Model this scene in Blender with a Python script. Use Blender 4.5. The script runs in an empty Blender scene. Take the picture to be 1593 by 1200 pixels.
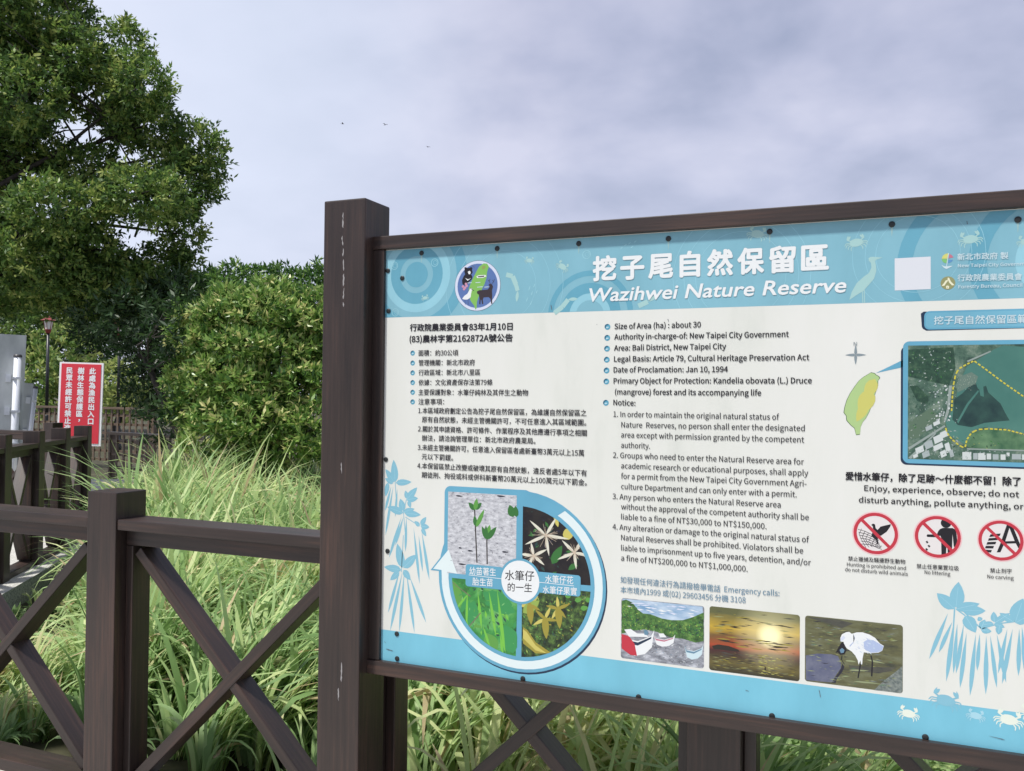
import bpy, bmesh, math, random, os
import numpy as np
from mathutils import Vector, Matrix

# ------------------------------------------------------------------ camera, world, sun, exposure
scene = bpy.context.scene
COL = scene.collection
cam_d = bpy.data.cameras.new('camera')
cam = bpy.data.objects.new('camera', cam_d)
COL.objects.link(cam)
cam_d.sensor_width = 36.0
cam_d.lens = 30.63
cam_d.clip_start = 0.05
cam_d.clip_end = 3000.0
cam.matrix_world = Matrix(((0.92111, -0.00369, 0.38928, 0.0),
                           (0.38915, -0.01845, -0.92099, 0.0),
                           (0.01058, 0.99982, -0.01556, 1.55),
                           (0, 0, 0, 1)))
scene.camera = cam

SUN_DIR = Vector((-0.30, -0.46, 1.05)).normalized()      # towards the sun: high, behind the left shoulder
world = bpy.data.worlds.new('World')
scene.world = world
world.use_nodes = True
wt = world.node_tree
wt.nodes.clear()
def wn(kind, **kw):
    n = wt.nodes.new(kind)
    for k, v in kw.items(): setattr(n, k, v)
    return n
w_out = wn('ShaderNodeOutputWorld')
w_sky = wn('ShaderNodeTexSky', sky_type='NISHITA', sun_disc=False)
w_sky.sun_elevation = math.asin(SUN_DIR.z)
w_sky.sun_rotation = math.atan2(SUN_DIR.x, SUN_DIR.y)
w_b1 = wn('ShaderNodeBackground'); w_b1.inputs[1].default_value = 0.10
wt.links.new(w_sky.outputs[0], w_b1.inputs[0])
w_tc = wn('ShaderNodeTexCoord')
w_sep = wn('ShaderNodeSeparateXYZ'); wt.links.new(w_tc.outputs['Generated'], w_sep.inputs[0])
w_z = wn('ShaderNodeMath', operation='MAXIMUM'); w_z.inputs[1].default_value = 0.0
wt.links.new(w_sep.outputs[2], w_z.inputs[0])
w_z2 = wn('ShaderNodeMath', operation='ADD'); w_z2.inputs[1].default_value = 0.34
wt.links.new(w_z.outputs[0], w_z2.inputs[0])
w_com = wn('ShaderNodeCombineXYZ')
for i in (0, 1):
    d = wn('ShaderNodeMath', operation='DIVIDE')
    wt.links.new(w_sep.outputs[i], d.inputs[0]); wt.links.new(w_z2.outputs[0], d.inputs[1])
    wt.links.new(d.outputs[0], w_com.inputs[i])
w_n = wn('ShaderNodeTexNoise'); w_n.inputs['Scale'].default_value = 2.5; w_n.inputs['Detail'].default_value = 5
w_n.inputs['Roughness'].default_value = 0.5; w_n.inputs['Distortion'].default_value = 0.12
wt.links.new(w_com.outputs[0], w_n.inputs['Vector'])
w_r = wn('ShaderNodeValToRGB')
e = w_r.color_ramp.elements
e[0].position = 0.34; e[0].color = (0.315, 0.355, 0.50, 1)
e[1].position = 0.66; e[1].color = (0.64, 0.645, 0.785, 1)
m_ = w_r.color_ramp.elements.new(0.50); m_.color = (0.475, 0.50, 0.655, 1)
wt.links.new(w_n.outputs[0], w_r.inputs[0])
# clouds thin out to a paler veil towards the horizon
w_h = wn('ShaderNodeMapRange'); w_h.inputs[1].default_value = 0.0; w_h.inputs[2].default_value = 0.36
w_h.inputs[3].default_value = 0.55; w_h.inputs[4].default_value = 0.0
wt.links.new(w_z.outputs[0], w_h.inputs[0])
w_hm = wn('ShaderNodeMix', data_type='RGBA'); w_hm.inputs[7].default_value = (0.76, 0.78, 0.93, 1)
wt.links.new(w_h.outputs[0], w_hm.inputs[0]); wt.links.new(w_r.outputs[0], w_hm.inputs[6])
w_dot = wn('ShaderNodeVectorMath', operation='DOT_PRODUCT'); w_dot.inputs[1].default_value = (-0.71, 0.61, 0.35)
wt.links.new(w_tc.outputs['Generated'], w_dot.inputs[0])
w_g = wn('ShaderNodeMapRange', interpolation_type='SMOOTHSTEP'); w_g.inputs[1].default_value = 0.90; w_g.inputs[2].default_value = 1.0
w_g.inputs[3].default_value = 0.0; w_g.inputs[4].default_value = 0.7
wt.links.new(w_dot.outputs['Value'], w_g.inputs[0])
w_gm = wn('ShaderNodeMix', data_type='RGBA'); w_gm.inputs[7].default_value = (0.80, 0.86, 1.0, 1)
wt.links.new(w_g.outputs[0], w_gm.inputs[0]); wt.links.new(w_hm.outputs[2], w_gm.inputs[6])
w_b2 = wn('ShaderNodeBackground'); w_b2.inputs[1].default_value = 0.90
wt.links.new(w_gm.outputs[2], w_b2.inputs[0])
w_mix = wn('ShaderNodeMixShader'); w_mix.inputs[0].default_value = 0.88
wt.links.new(w_b1.outputs[0], w_mix.inputs[1]); wt.links.new(w_b2.outputs[0], w_mix.inputs[2])
wt.links.new(w_mix.outputs[0], w_out.inputs[0])

sun_d = bpy.data.lights.new('sun', 'SUN')
sun_d.energy = 4.2
sun_d.angle = math.radians(5)
sun_d.color = (1.0, 0.965, 0.91)
sun = bpy.data.objects.new('sun', sun_d)
COL.objects.link(sun)
sun.rotation_euler = (-SUN_DIR).to_track_quat('-Z', 'Y').to_euler()
sun.location = (0, 0, 30)

scene.view_settings.view_transform = 'Standard'
scene.view_settings.look = 'None'
scene.view_settings.exposure = 0.33
scene.view_settings.gamma = 1.0

# ------------------------------------------------------------------ helpers
def lin(c): return tuple(((x/255.0)/12.92 if x/255.0 <= 0.04045 else ((x/255.0+0.055)/1.055)**2.4) for x in c)
MATS = {}
def new_mat(name):
    m = bpy.data.materials.new(name); m.use_nodes = True
    nt = m.node_tree
    return m, nt, nt.nodes['Principled BSDF']
def flat(name, rgb, rough=0.5, metal=0.0, spec=0.5):
    if name in MATS: return MATS[name]
    m, nt, p = new_mat(name)
    p.inputs['Base Color'].default_value = (*rgb, 1); p.inputs['Roughness'].default_value = rough
    p.inputs['Metallic'].default_value = metal; p.inputs['Specular IOR Level'].default_value = spec
    MATS[name] = m
    return m
def ramp(nt, stops):
    r = nt.nodes.new('ShaderNodeValToRGB'); el = r.color_ramp.elements
    while len(el) < len(stops): el.new(0.5)
    for q, (pos, c) in zip(el, stops): q.position = pos; q.color = (*c, 1)
    return r
def coords(nt, scale=(1, 1, 1), loc=None):
    tc = nt.nodes.new('ShaderNodeTexCoord'); mp = nt.nodes.new('ShaderNodeMapping')
    mp.inputs['Scale'].default_value = scale
    nt.links.new(tc.outputs['Object'], mp.inputs[0])
    return mp
def noisy(name, stops, scale, rough=0.6, detail=4, stretch=(1, 1, 1), bump=0.0, voronoi=False, nrough=.55, spec=.4, dist=0.0):
    if name in MATS: return MATS[name]
    m, nt, p = new_mat(name)
    mp = coords(nt, stretch)
    t = nt.nodes.new('ShaderNodeTexVoronoi' if voronoi else 'ShaderNodeTexNoise')
    t.inputs['Scale'].default_value = scale
    if not voronoi:
        t.inputs['Detail'].default_value = detail; t.inputs['Roughness'].default_value = nrough; t.inputs['Distortion'].default_value = dist
    nt.links.new(mp.outputs[0], t.inputs['Vector'])
    r = ramp(nt, stops)
    nt.links.new(t.outputs[0], r.inputs[0]); nt.links.new(r.outputs[0], p.inputs['Base Color'])
    p.inputs['Roughness'].default_value = rough; p.inputs['Specular IOR Level'].default_value = spec
    if bump:
        b = nt.nodes.new('ShaderNodeBump'); b.inputs['Strength'].default_value = bump; b.inputs['Distance'].default_value = 0.01
        nt.links.new(t.outputs[0], b.inputs['Height']); nt.links.new(b.outputs[0], p.inputs['Normal'])
    MATS[name] = m
    return m

def wood_material(name, dark, mid, light):
    """stained timber: long grain along local X, streaks, worn spots, a tint of its own per beam"""
    m, nt, p = new_mat(name)
    L = nt.links.new
    oi = nt.nodes.new('ShaderNodeObjectInfo')
    tc = nt.nodes.new('ShaderNodeTexCoord')
    add = nt.nodes.new('ShaderNodeVectorMath'); add.operation = 'ADD'
    sc_ = nt.nodes.new('ShaderNodeVectorMath'); sc_.operation = 'SCALE'; sc_.inputs['Scale'].default_value = 17.0
    cmb = nt.nodes.new('ShaderNodeCombineXYZ')
    for i in range(3): L(oi.outputs['Random'], cmb.inputs[i])
    L(cmb.outputs[0], sc_.inputs[0]); L(tc.outputs['Object'], add.inputs[0]); L(sc_.outputs[0], add.inputs[1])
    mp = nt.nodes.new('ShaderNodeMapping'); mp.inputs['Scale'].default_value = (1.3, 34, 34); L(add.outputs[0], mp.inputs[0])
    g = nt.nodes.new('ShaderNodeTexNoise'); g.inputs['Scale'].default_value = 2.2; g.inputs['Detail'].default_value = 7; g.inputs['Roughness'].default_value = .62
    L(mp.outputs[0], g.inputs['Vector'])
    mp2 = nt.nodes.new('ShaderNodeMapping'); mp2.inputs['Scale'].default_value = (1.0, 5, 5); L(add.outputs[0], mp2.inputs[0])
    b = nt.nodes.new('ShaderNodeTexNoise'); b.inputs['Scale'].default_value = 1.6; b.inputs['Detail'].default_value = 3
    L(mp2.outputs[0], b.inputs['Vector'])
    r = ramp(nt, [(0.28, dark), (0.52, mid), (0.78, light)])
    mx = nt.nodes.new('ShaderNodeMath'); mx.operation = 'MULTIPLY_ADD'; mx.inputs[1].default_value = .55
    h = nt.nodes.new('ShaderNodeMath'); h.operation = 'MULTIPLY'; h.inputs[1].default_value = .45
    L(b.outputs[0], h.inputs[0]); L(g.outputs[0], mx.inputs[0]); L(h.outputs[0], mx.inputs[2]); L(mx.outputs[0], r.inputs[0])
    L(r.outputs[0], p.inputs['Base Color'])
    rr = nt.nodes.new('ShaderNodeMapRange'); rr.inputs[3].default_value = .30; rr.inputs[4].default_value = .55
    L(b.outputs[0], rr.inputs[0]); L(rr.outputs[0], p.inputs['Roughness'])
    bp = nt.nodes.new('ShaderNodeBump'); bp.inputs['Strength'].default_value = .25; bp.inputs['Distance'].default_value = .003
    L(g.outputs[0], bp.inputs['Height']); L(bp.outputs[0], p.inputs['Normal'])
    p.inputs['Specular IOR Level'].default_value = .5
    return m
WOOD = wood_material('dark_stained_timber', (0.011, 0.0085, 0.008), (0.033, 0.0215, 0.018), (0.096, 0.049, 0.034))
WOOD_OLD = wood_material('brown_weathered_timber', (0.06, 0.045, 0.03), (0.14, 0.10, 0.07), (0.24, 0.18, 0.13))

def tag(o, label=None, cat=None, group=None, kind=None):
    if label: o['label'] = label
    if cat: o['category'] = cat
    if group: o['group'] = group
    if kind: o['kind'] = kind
    return o
def empty(name, loc, rz=0.0):
    o = bpy.data.objects.new(name, None); o.empty_display_size = .2
    o.location = loc; o.rotation_euler = (0, 0, rz)
    COL.objects.link(o)
    return o
def root_matrix(o):
    return Matrix.LocRotScale(o.location, o.rotation_euler, o.scale)
def link(name, me, parent=None, mat=None, world_matrix=None):
    o = bpy.data.objects.new(name, me); COL.objects.link(o)
    if mat is not None and not me.materials: me.materials.append(mat)
    wm = world_matrix or Matrix.Identity(4)
    if parent is not None:
        o.parent = parent
        if world_matrix is not None:
            o.matrix_basis = root_matrix(parent).inverted() @ wm
    else: o.matrix_basis = wm
    return o
def mesh_pydata(name, v, f, smooth=False):
    me = bpy.data.meshes.new(name); me.from_pydata(v, [], f); me.update()
    if smooth: me.polygons.foreach_set('use_smooth', [True]*len(me.polygons))
    return me
def box_mesh(name, sx, sy, sz, bevel=0.004):
    bm = bmesh.new(); bmesh.ops.create_cube(bm, size=1.0)
    bmesh.ops.scale(bm, vec=(sx, sy, sz), verts=bm.verts)
    if bevel: bmesh.ops.bevel(bm, geom=bm.edges[:], offset=bevel, segments=2, affect='EDGES', profile=.6)
    me = bpy.data.meshes.new(name); bm.to_mesh(me); bm.free()
    return me
def beam(name, p0, p1, w, d, parent, mat=WOOD, face=(0, -1, 0), bevel=0.004):
    """timber from p0 to p1; w = width across its face, d = depth along 'face'"""
    p0, p1 = Vector(p0), Vector(p1)
    x = (p1-p0).normalized(); y = Vector(face); y = (y - x*y.dot(x)).normalized(); z = x.cross(y)
    L = (p1-p0).length
    me = box_mesh(name, L, d, w, bevel)
    m = Matrix((x, y, z)).transposed().to_4x4(); m.translation = (p0+p1)/2
    return link(name, me, parent, mat, m)
def tube_geo(pts, radii, sides=8, cap=True):
    V, F = [], []
    pts = [Vector(p) for p in pts]
    for i, p in enumerate(pts):
        d = (pts[min(i+1, len(pts)-1)]-pts[max(i-1, 0)]).normalized()
        a = d.cross(Vector((0, 0, 1)) if abs(d.z) < .9 else Vector((1, 0, 0))).normalized(); b = d.cross(a)
        for k in range(sides):
            t = 2*math.pi*k/sides
            V.append(tuple(p + (a*math.cos(t)+b*math.sin(t))*radii[i]))
    for i in range(len(pts)-1):
        for k in range(sides):
            k2 = (k+1) % sides
            F.append((i*sides+k, i*sides+k2, (i+1)*sides+k2, (i+1)*sides+k))
    if cap: F.append(tuple(range(sides))[::-1]); F.append(tuple(range((len(pts)-1)*sides, len(pts)*sides)))
    return V, F
class Geo:
    def __init__(s): s.v, s.f, s.m = [], [], []
    def add(s, V, F, mi=0):
        o = len(s.v); s.v += [tuple(v) for v in V]; s.f += [tuple(i+o for i in f) for f in F]; s.m += [mi]*len(F)
        return s
    def tube(s, pts, radii, sides=8, mi=0): return s.add(*tube_geo(pts, radii, sides), mi)
    def box(s, c, size, mi=0):
        x, y, z = (q/2 for q in size); cx, cy, cz = c
        V = [(cx+a*x, cy+b*y, cz+d*z) for a in (-1, 1) for b in (-1, 1) for d in (-1, 1)]
        return s.add(V, [(0, 1, 3, 2), (4, 6, 7, 5), (0, 4, 5, 1), (2, 3, 7, 6), (0, 2, 6, 4), (1, 5, 7, 3)], mi)
    def lathe(s, prof, n=16, c=(0, 0, 0), mi=0):
        V = [(c[0]+r*math.cos(2*math.pi*k/n), c[1]+r*math.sin(2*math.pi*k/n), c[2]+z) for r, z in prof for k in range(n)]
        F = [(i*n+k, i*n+(k+1) % n, (i+1)*n+(k+1) % n, (i+1)*n+k) for i in range(len(prof)-1) for k in range(n)]
        F += [tuple(range(n))[::-1], tuple(range((len(prof)-1)*n, len(prof)*n))]
        return s.add(V, F, mi)
    def build(s, name, mats, parent=None, smooth=False, wm=None):
        me = mesh_pydata(name, s.v, s.f, smooth)
        for m in (mats if isinstance(mats, (list, tuple)) else [mats]): me.materials.append(m)
        me.polygons.foreach_set('material_index', s.m)
        return link(name, me, parent, None, wm)

# ------------------------------------------------------------------ the setting: ground, path, terrace
MUD = noisy('marsh_soil', [(.3, (.030, .028, .016)), (.6, (.060, .058, .028)), (.8, (.085, .09, .04))], 3.0, rough=.9, bump=.4)
CONC = noisy('washed_concrete', [(.32, (.30, .30, .28)), (.5, (.46, .45, .42)), (.68, (.62, .61, .57))], 90, rough=.85, detail=3, bump=.3)
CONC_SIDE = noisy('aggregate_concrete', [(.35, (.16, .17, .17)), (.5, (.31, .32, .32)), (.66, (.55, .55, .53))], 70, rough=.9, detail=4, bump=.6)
def sheet(name, poly_, z, mat):
    me = mesh_pydata(name, [(x, y, z) for x, y in poly_], [tuple(range(len(poly_)))])
    return tag(link(name, me, None, mat), kind='structure')
sheet('ground', [(-1200, -1200), (1200, -1200), (1200, 1200), (-1200, 1200)], -0.12, MUD)
def slab(name, poly_, z0, z1, mt, ms):
    n = len(poly_)
    V = [(x, y, z0) for x, y in poly_]+[(x, y, z1) for x, y in poly_]
    F = [tuple(range(n, 2*n))]+[(i, (i+1) % n, n+(i+1) % n, n+i) for i in range(n)]
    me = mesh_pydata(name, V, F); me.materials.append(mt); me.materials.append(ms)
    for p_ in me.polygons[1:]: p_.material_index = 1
    return tag(link(name, me), kind='structure')
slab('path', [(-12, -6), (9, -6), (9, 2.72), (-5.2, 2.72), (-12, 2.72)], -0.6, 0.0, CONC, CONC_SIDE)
F2A, F2D = Vector((-6.40, 4.85)), Vector((-0.555, 0.832))
n2 = Vector((F2D.y, -F2D.x))
def f2(s, off): q = F2A+F2D*s+n2*off; return (q.x, q.y)
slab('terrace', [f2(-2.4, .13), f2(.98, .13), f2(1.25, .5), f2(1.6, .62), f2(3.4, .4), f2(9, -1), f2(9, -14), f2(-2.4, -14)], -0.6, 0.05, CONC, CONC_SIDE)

# ------------------------------------------------------------------ timber fences
def fence(name, start, direction, stations, z0, label, group=None, post_w=.15, hidden=(), lean=None, end_posts=True):
    """post-and-rail fence with crossed braces; local x along it, local +y to its far side"""
    rz = math.atan2(direction[1], direction[0])
    root = tag(empty(name, (start[0], start[1], z0), rz), label, 'fence', group)
    R = root_matrix(root)
    def bm_(nm, p0, p1, w, d, face=(0, -1, 0)):
        return beam(nm, R @ Vector(p0), R @ Vector(p1), w, d, root, WOOD, R.to_3x3() @ Vector(face))
    h = post_w/2
    for i, s in enumerate(stations):
        bm_('post', (s, h, -.3), (s, h, 1.173), post_w, post_w)
    for a, b in zip(stations, stations[1:]):
        xa, xb = a+h, b-h
        bm_('cap_rail', (xa+.002, .075, 1.05), (xb-.004, .075, 1.05), .04, .14)
        bm_('under_rail', (xa+.003, .096, .9985), (xb-.003, .096, .9985), .062, .092)
        bm_('bottom_rail', (xa+.002, .08, .022), (xb-.002, .08, .022), .05, .13)
        for x in (xa+.0185, xb-.0185): bm_('stile', (x, .097, .048), (x, .097, .966), .035, .090)
        x0, x1, zt, zb = xa+.037, xb-.037, .966, .048
        # crossed braces cut to stay inside the frame
        dx, dz = x1-x0, zt-zb; L = math.hypot(dx, dz); ux, uz = dx/L, dz/L; k = .028
        bm_('diagonal_brace', (x0+ux*k, .098, zt-uz*k), (x1-ux*k, .098, zb+uz*k), .040, .088)
        bm_('diagonal_brace', (x0+ux*k, .0965, zb+uz*k), (x1-ux*k, .0965, zt-uz*k), .042, .093)
    return root
near = [-5.128, -3.953, -2.778, -1.603, -.429, .746]
fence('timber_fence', (0, 2.5), (1, 0), near, 0.0, 'dark timber fence with crossed braces running behind the information board')
fence('timber_fence', f2(0, 0), F2D, [-1.56, -.78, 0, .78, 1.52, 2.24], 0.05, 'dark timber fence going away along the concrete terrace edge, ending beside the red notice', post_w=.14)
fence('timber_fence', (-8.75, 7.25), (-1, 0), [0, 1.2, 2.4, 3.6], 0.05, 'short dark timber fence in front of the pale metal board', post_w=.14)

# ------------------------------------------------------------------ the information board
TEXT = [
('title_lettering', '挖子尾自然保留區', 'white', 689.3, 125.2, 1320.3, 124.9, 64.3, 'c', 0.042, 0, 1, 's'),
('title_lettering', 'Wazihwei Nature Reserve', 'white', 669.7, 184.7, 1362.5, 183.4, 37.0, 'l', 0.028, 0.22, 0, 'b'),
('agency_lettering', '新北市政府 製', 'pale', 1619.9, 115.4, 1728.7, 117.6, 15.8, 'c', 0.018, 0, 0, 's'),
('agency_lettering', 'New Taipei City Government', 'pale', 1621.2, 132.7, 1783.1, 135.2, 7.9, 'l', 0.02, 0, 0, 'h'),
('agency_lettering', '行政院農業委員會', 'pale', 1620.3, 167.0, 1757.9, 169.3, 15.8, 'c', 0.018, 0, 0, 's'),
('agency_lettering', 'Forestry Bureau, Council', 'pale', 1622.3, 184.6, 1758.7, 185.4, 8.2, 'l', 0.02, 0, 0, 'h'),
('chinese_notice_lettering', '行政院農業委員會83年1月10日', 'dark', 90.6, 257.9, 439.0, 261.6, 21.4, 'c', 0.03, 0, 0, 'h'),
('chinese_notice_lettering', '(83)農林字第2162872A號公告', 'dark', 90.0, 293.9, 439.4, 295.5, 21.8, 'c', 0.03, 0, 0, 'h'),
('chinese_notice_lettering', '面積：約30公頃', 'ink', 121.9, 335.9, 259.9, 336.4, 17.8, 'c', 0.013, 0, 0, 'h'),
('chinese_notice_lettering', '管理機關：新北市政府', 'ink', 123.0, 366.2, 316.0, 366.4, 17.8, 'c', 0.013, 0, 0, 's'),
('chinese_notice_lettering', '行政區域：新北市八里區', 'ink', 123.4, 396.8, 334.6, 396.4, 17.8, 'c', 0.013, 0, 0, 's'),
('chinese_notice_lettering', '依據：文化資產保存法第79條', 'ink', 123.9, 427.6, 375.4, 426.3, 17.8, 'c', 0.013, 0, 0, 'h'),
('chinese_notice_lettering', '主要保護對象：水筆仔純林及其伴生之動物', 'ink', 123.6, 458.0, 491.0, 456.8, 17.8, 'c', 0.013, 0, 0, 's'),
('chinese_notice_lettering', '注意事項：', 'ink', 123.6, 487.2, 213.4, 486.5, 17.8, 'c', 0.013, 0, 0, 's'),
('chinese_notice_lettering', '1.本區域政府劃定公告為挖子尾自然保留區，為維護自然保留區之', 'ink', 123.9, 514.6, 671.9, 513.9, 17.8, 'c', 0.013, 0, 0, 'h'),
('chinese_notice_lettering', '原有自然狀態，未經主管機關許可，不可任意進入其區域範圍。', 'ink', 137.3, 542.4, 671.2, 541.3, 17.8, 'c', 0.013, 0, 0, 's'),
('chinese_notice_lettering', '2.關於其申請資格、許可條件、作業程序及其他應遵行事項之相關', 'ink', 123.6, 571.6, 673.4, 571.1, 17.8, 'c', 0.013, 0, 0, 'h'),
('chinese_notice_lettering', '辦法，請洽詢管理單位：新北市政府農業局。', 'ink', 138.1, 599.6, 515.6, 598.3, 17.7, 'c', 0.013, 0, 0, 's'),
('chinese_notice_lettering', '3.未經主管機關許可，任意進入保留區者處新臺幣3萬元以上15萬', 'ink', 123.3, 628.9, 665.7, 628.8, 17.8, 'c', 0.013, 0, 0, 'h'),
('chinese_notice_lettering', '元以下罰鍰。', 'ink', 137.7, 657.0, 246.5, 657.3, 17.7, 'c', 0.013, 0, 0, 's'),
('chinese_notice_lettering', '4.本保留區禁止改變或破壞其原有自然狀態，違反者處5年以下有', 'ink', 122.9, 685.8, 674.5, 686.0, 17.8, 'c', 0.013, 0, 0, 'h'),
('chinese_notice_lettering', '期徒刑、拘役或科或併科新臺幣20萬元以上100萬元以下罰金。', 'ink', 138.5, 713.7, 674.8, 712.6, 17.7, 'c', 0.013, 0, 0, 'h'),
('english_notice_lettering', 'Size of Area (ha) : about 30', 'dark', 752.9, 265.3, 995.7, 265.6, 15.1, 'l', 0.024, 0, 0, 'h'),
('english_notice_lettering', 'Authority in-charge-of: New Taipei City Government', 'dark', 752.6, 295.2, 1225.4, 296.1, 15.1, 'l', 0.024, 0, 0, 'h'),
('english_notice_lettering', 'Area: Bali District, New Taipei City', 'dark', 752.1, 326.6, 1063.7, 325.9, 15.1, 'l', 0.024, 0, 0, 'h'),
('english_notice_lettering', 'Legal Basis: Article 79, Cultural Heritage Preservation Act', 'dark', 752.4, 357.7, 1276.7, 357.4, 15.1, 'l', 0.024, 0, 0, 'h'),
('english_notice_lettering', 'Date of Proclamation: Jan 10, 1994', 'dark', 751.4, 388.3, 1068.9, 387.8, 15.1, 'l', 0.024, 0, 0, 'h'),
('english_notice_lettering', 'Primary Object for Protection: Kandelia obovata (L.) Druce', 'dark', 751.7, 419.7, 1283.2, 417.8, 15.1, 'l', 0.024, 0, 0, 'h'),
('english_notice_lettering', '(mangrove) forest and its accompanying life', 'dark', 755.9, 450.8, 1156.1, 450.7, 15.1, 'l', 0.024, 0, 0, 'h'),
('english_notice_lettering', 'Notice:', 'dark', 751.7, 480.8, 814.9, 481.8, 15.1, 'l', 0.024, 0, 0, 'h'),
('english_notice_lettering', '1. In order to maintain the original natural status of', 'ink', 752.0, 513.9, 1202.3, 514.1, 15.3, 'l', 0.008, 0, 0, 'h'),
('english_notice_lettering', 'Nature  Reserves, no person shall enter the designated', 'ink', 775.1, 543.2, 1266.5, 542.1, 15.2, 'l', 0.008, 0, 0, 'h'),
('english_notice_lettering', 'area except with permission granted by the competent', 'ink', 774.8, 571.7, 1265.1, 572.0, 15.2, 'l', 0.008, 0, 0, 'h'),
('english_notice_lettering', 'authority.', 'ink', 775.1, 600.8, 857.7, 600.7, 15.2, 'l', 0.008, 0, 0, 'h'),
('english_notice_lettering', '2. Groups who need to enter the Natural Reserve area for', 'ink', 751.7, 629.5, 1264.8, 629.3, 15.3, 'l', 0.008, 0, 0, 'h'),
('english_notice_lettering', 'academic research or educational purposes, shall apply', 'ink', 775.6, 658.5, 1275.5, 658.0, 15.2, 'l', 0.008, 0, 0, 'h'),
('english_notice_lettering', 'for a permit from the New Taipei City Government Agri-', 'ink', 775.8, 687.6, 1271.7, 685.5, 15.2, 'l', 0.008, 0, 0, 'h'),
('english_notice_lettering', 'culture Department and can only enter with a permit.', 'ink', 776.1, 716.7, 1247.4, 714.8, 15.2, 'l', 0.008, 0, 0, 'h'),
('english_notice_lettering', '3. Any person who enters the Natural Reserve area', 'ink', 751.4, 745.9, 1207.6, 744.0, 15.2, 'l', 0.008, 0, 0, 'h'),
('english_notice_lettering', 'without the approval of the competent authority shall be', 'ink', 776.6, 773.6, 1277.7, 772.5, 15.2, 'l', 0.008, 0, 0, 'h'),
('english_notice_lettering', 'liable to a fine of NT$30,000 to NT$150,000.', 'ink', 776.8, 801.9, 1171.9, 802.5, 15.2, 'l', 0.008, 0, 0, 'h'),
('english_notice_lettering', '4. Any alteration or damage to the original natural status of', 'ink', 752.2, 831.4, 1278.6, 830.0, 15.2, 'l', 0.008, 0, 0, 'h'),
('english_notice_lettering', 'Natural Reserves shall be prohibited. Violators shall be', 'ink', 777.4, 860.0, 1264.3, 859.6, 15.1, 'l', 0.008, 0, 0, 'h'),
('english_notice_lettering', 'liable to imprisonment up to five years, detention, and/or', 'ink', 777.6, 889.0, 1283.3, 888.8, 15.1, 'l', 0.008, 0, 0, 'h'),
('english_notice_lettering', 'a fine of NT$200,000 to NT$1,000,000.', 'ink', 777.9, 917.3, 1124.1, 918.8, 15.1, 'l', 0.008, 0, 0, 'h'),
('hotline_lettering', '如發現任何違法行為請撥檢舉電話', 'steel', 776.6, 980.1, 1053.3, 980.3, 18.0, 'c', 0.004, 0, 0, 's'),
('hotline_lettering', 'Emergency calls:', 'steel', 1063.8, 977.9, 1205.7, 975.2, 14.8, 'l', 0.006, 0, 0, 'h'),
('hotline_lettering', '本市境內1999 或(02) 29603456 分機 3108', 'steel', 776.8, 1008.2, 1119.6, 1003.9, 18.0, 'c', 0.004, 0, 0, 'h'),
('map_heading_lettering', '挖子尾自然保留區範圍', 'pale', 1568.6, 271.9, 1791.2, 273.0, 19.7, 'c', 0.014, 0, 0, 's'),
('compass_mark', 'N', 'grayt', 1384.0, 321.5, 1392.0, 321.0, 9.2, 'l', 0, 0, 0, 'h'),
('slogan_lettering', '愛惜水筆仔，除了足跡～什麼都不留！除了', 'dark', 1366.7, 664.4, 1755.5, 660.7, 20.0, 'c', 0.03, 0, 0, 's'),
('slogan_lettering', 'Enjoy, experience, observe; do not', 'dark', 1410.8, 689.5, 1752.2, 687.9, 13.8, 'l', 0.022, 0, 0, 'h'),
('slogan_lettering', 'disturb anything, pollute anything, or', 'dark', 1398.2, 719.6, 1761.2, 716.1, 13.7, 'l', 0.022, 0, 0, 'h'),
('caption_lettering#1', '禁止獵捕及騷擾野生動物', 'ink', 1373.4, 869.5, 1505.9, 867.0, 11.4, 'c', 0.008, 0, 0, 's'),
('caption_lettering#1', 'Hunting is prohibited and', 'ink', 1370.6, 882.8, 1507.4, 881.3, 9.1, 'l', 0.008, 0, 0, 'h'),
('caption_lettering#1', 'do not disturb wild animals', 'ink', 1366.2, 896.2, 1511.8, 895.3, 9.1, 'l', 0.008, 0, 0, 'h'),
('caption_lettering#2', '禁止任意棄置垃圾', 'ink', 1531.6, 875.3, 1624.8, 873.3, 11.3, 'c', 0.008, 0, 0, 's'),
('caption_lettering#2', 'No littering', 'ink', 1549.5, 887.2, 1606.2, 886.9, 9.2, 'l', 0.008, 0, 0, 'h'),
('caption_lettering#3', '禁止刻字', 'ink', 1691.7, 872.0, 1737.2, 870.2, 10.8, 'c', 0.008, 0, 0, 's'),
('caption_lettering#3', 'No carving', 'ink', 1686.1, 885.7, 1741.3, 884.5, 8.9, 'l', 0.008, 0, 0, 'h'),
('life_cycle_lettering#1', '幼苗著生', 'white', 306.3, 997.8, 393.5, 994.9, 22.4, 'c', 0.008, 0, 0, 's'),
('life_cycle_lettering#2', '胎生苗', 'white', 316.7, 1029.2, 384.1, 1027.3, 22.4, 'c', 0.008, 0, 0, 's'),
('life_cycle_lettering#3', '水筆仔花', 'white', 550.7, 999.9, 636.9, 996.6, 21.6, 'c', 0.008, 0, 0, 's'),
('life_cycle_lettering#4', '水筆仔果實', 'white', 543.4, 1031.9, 648.3, 1027.7, 21.6, 'c', 0.008, 0, 0, 's'),
('life_cycle_lettering#5', '水筆仔', 'dark', 423.5, 1004.3, 516.3, 998.9, 28.5, 'c', 0.008, 0, 0, 's'),
('life_cycle_lettering#5', '的一生', 'dark', 432.4, 1036.5, 509.6, 1032.1, 24.7, 'c', 0.008, 0, 0, 's'),
]
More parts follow.
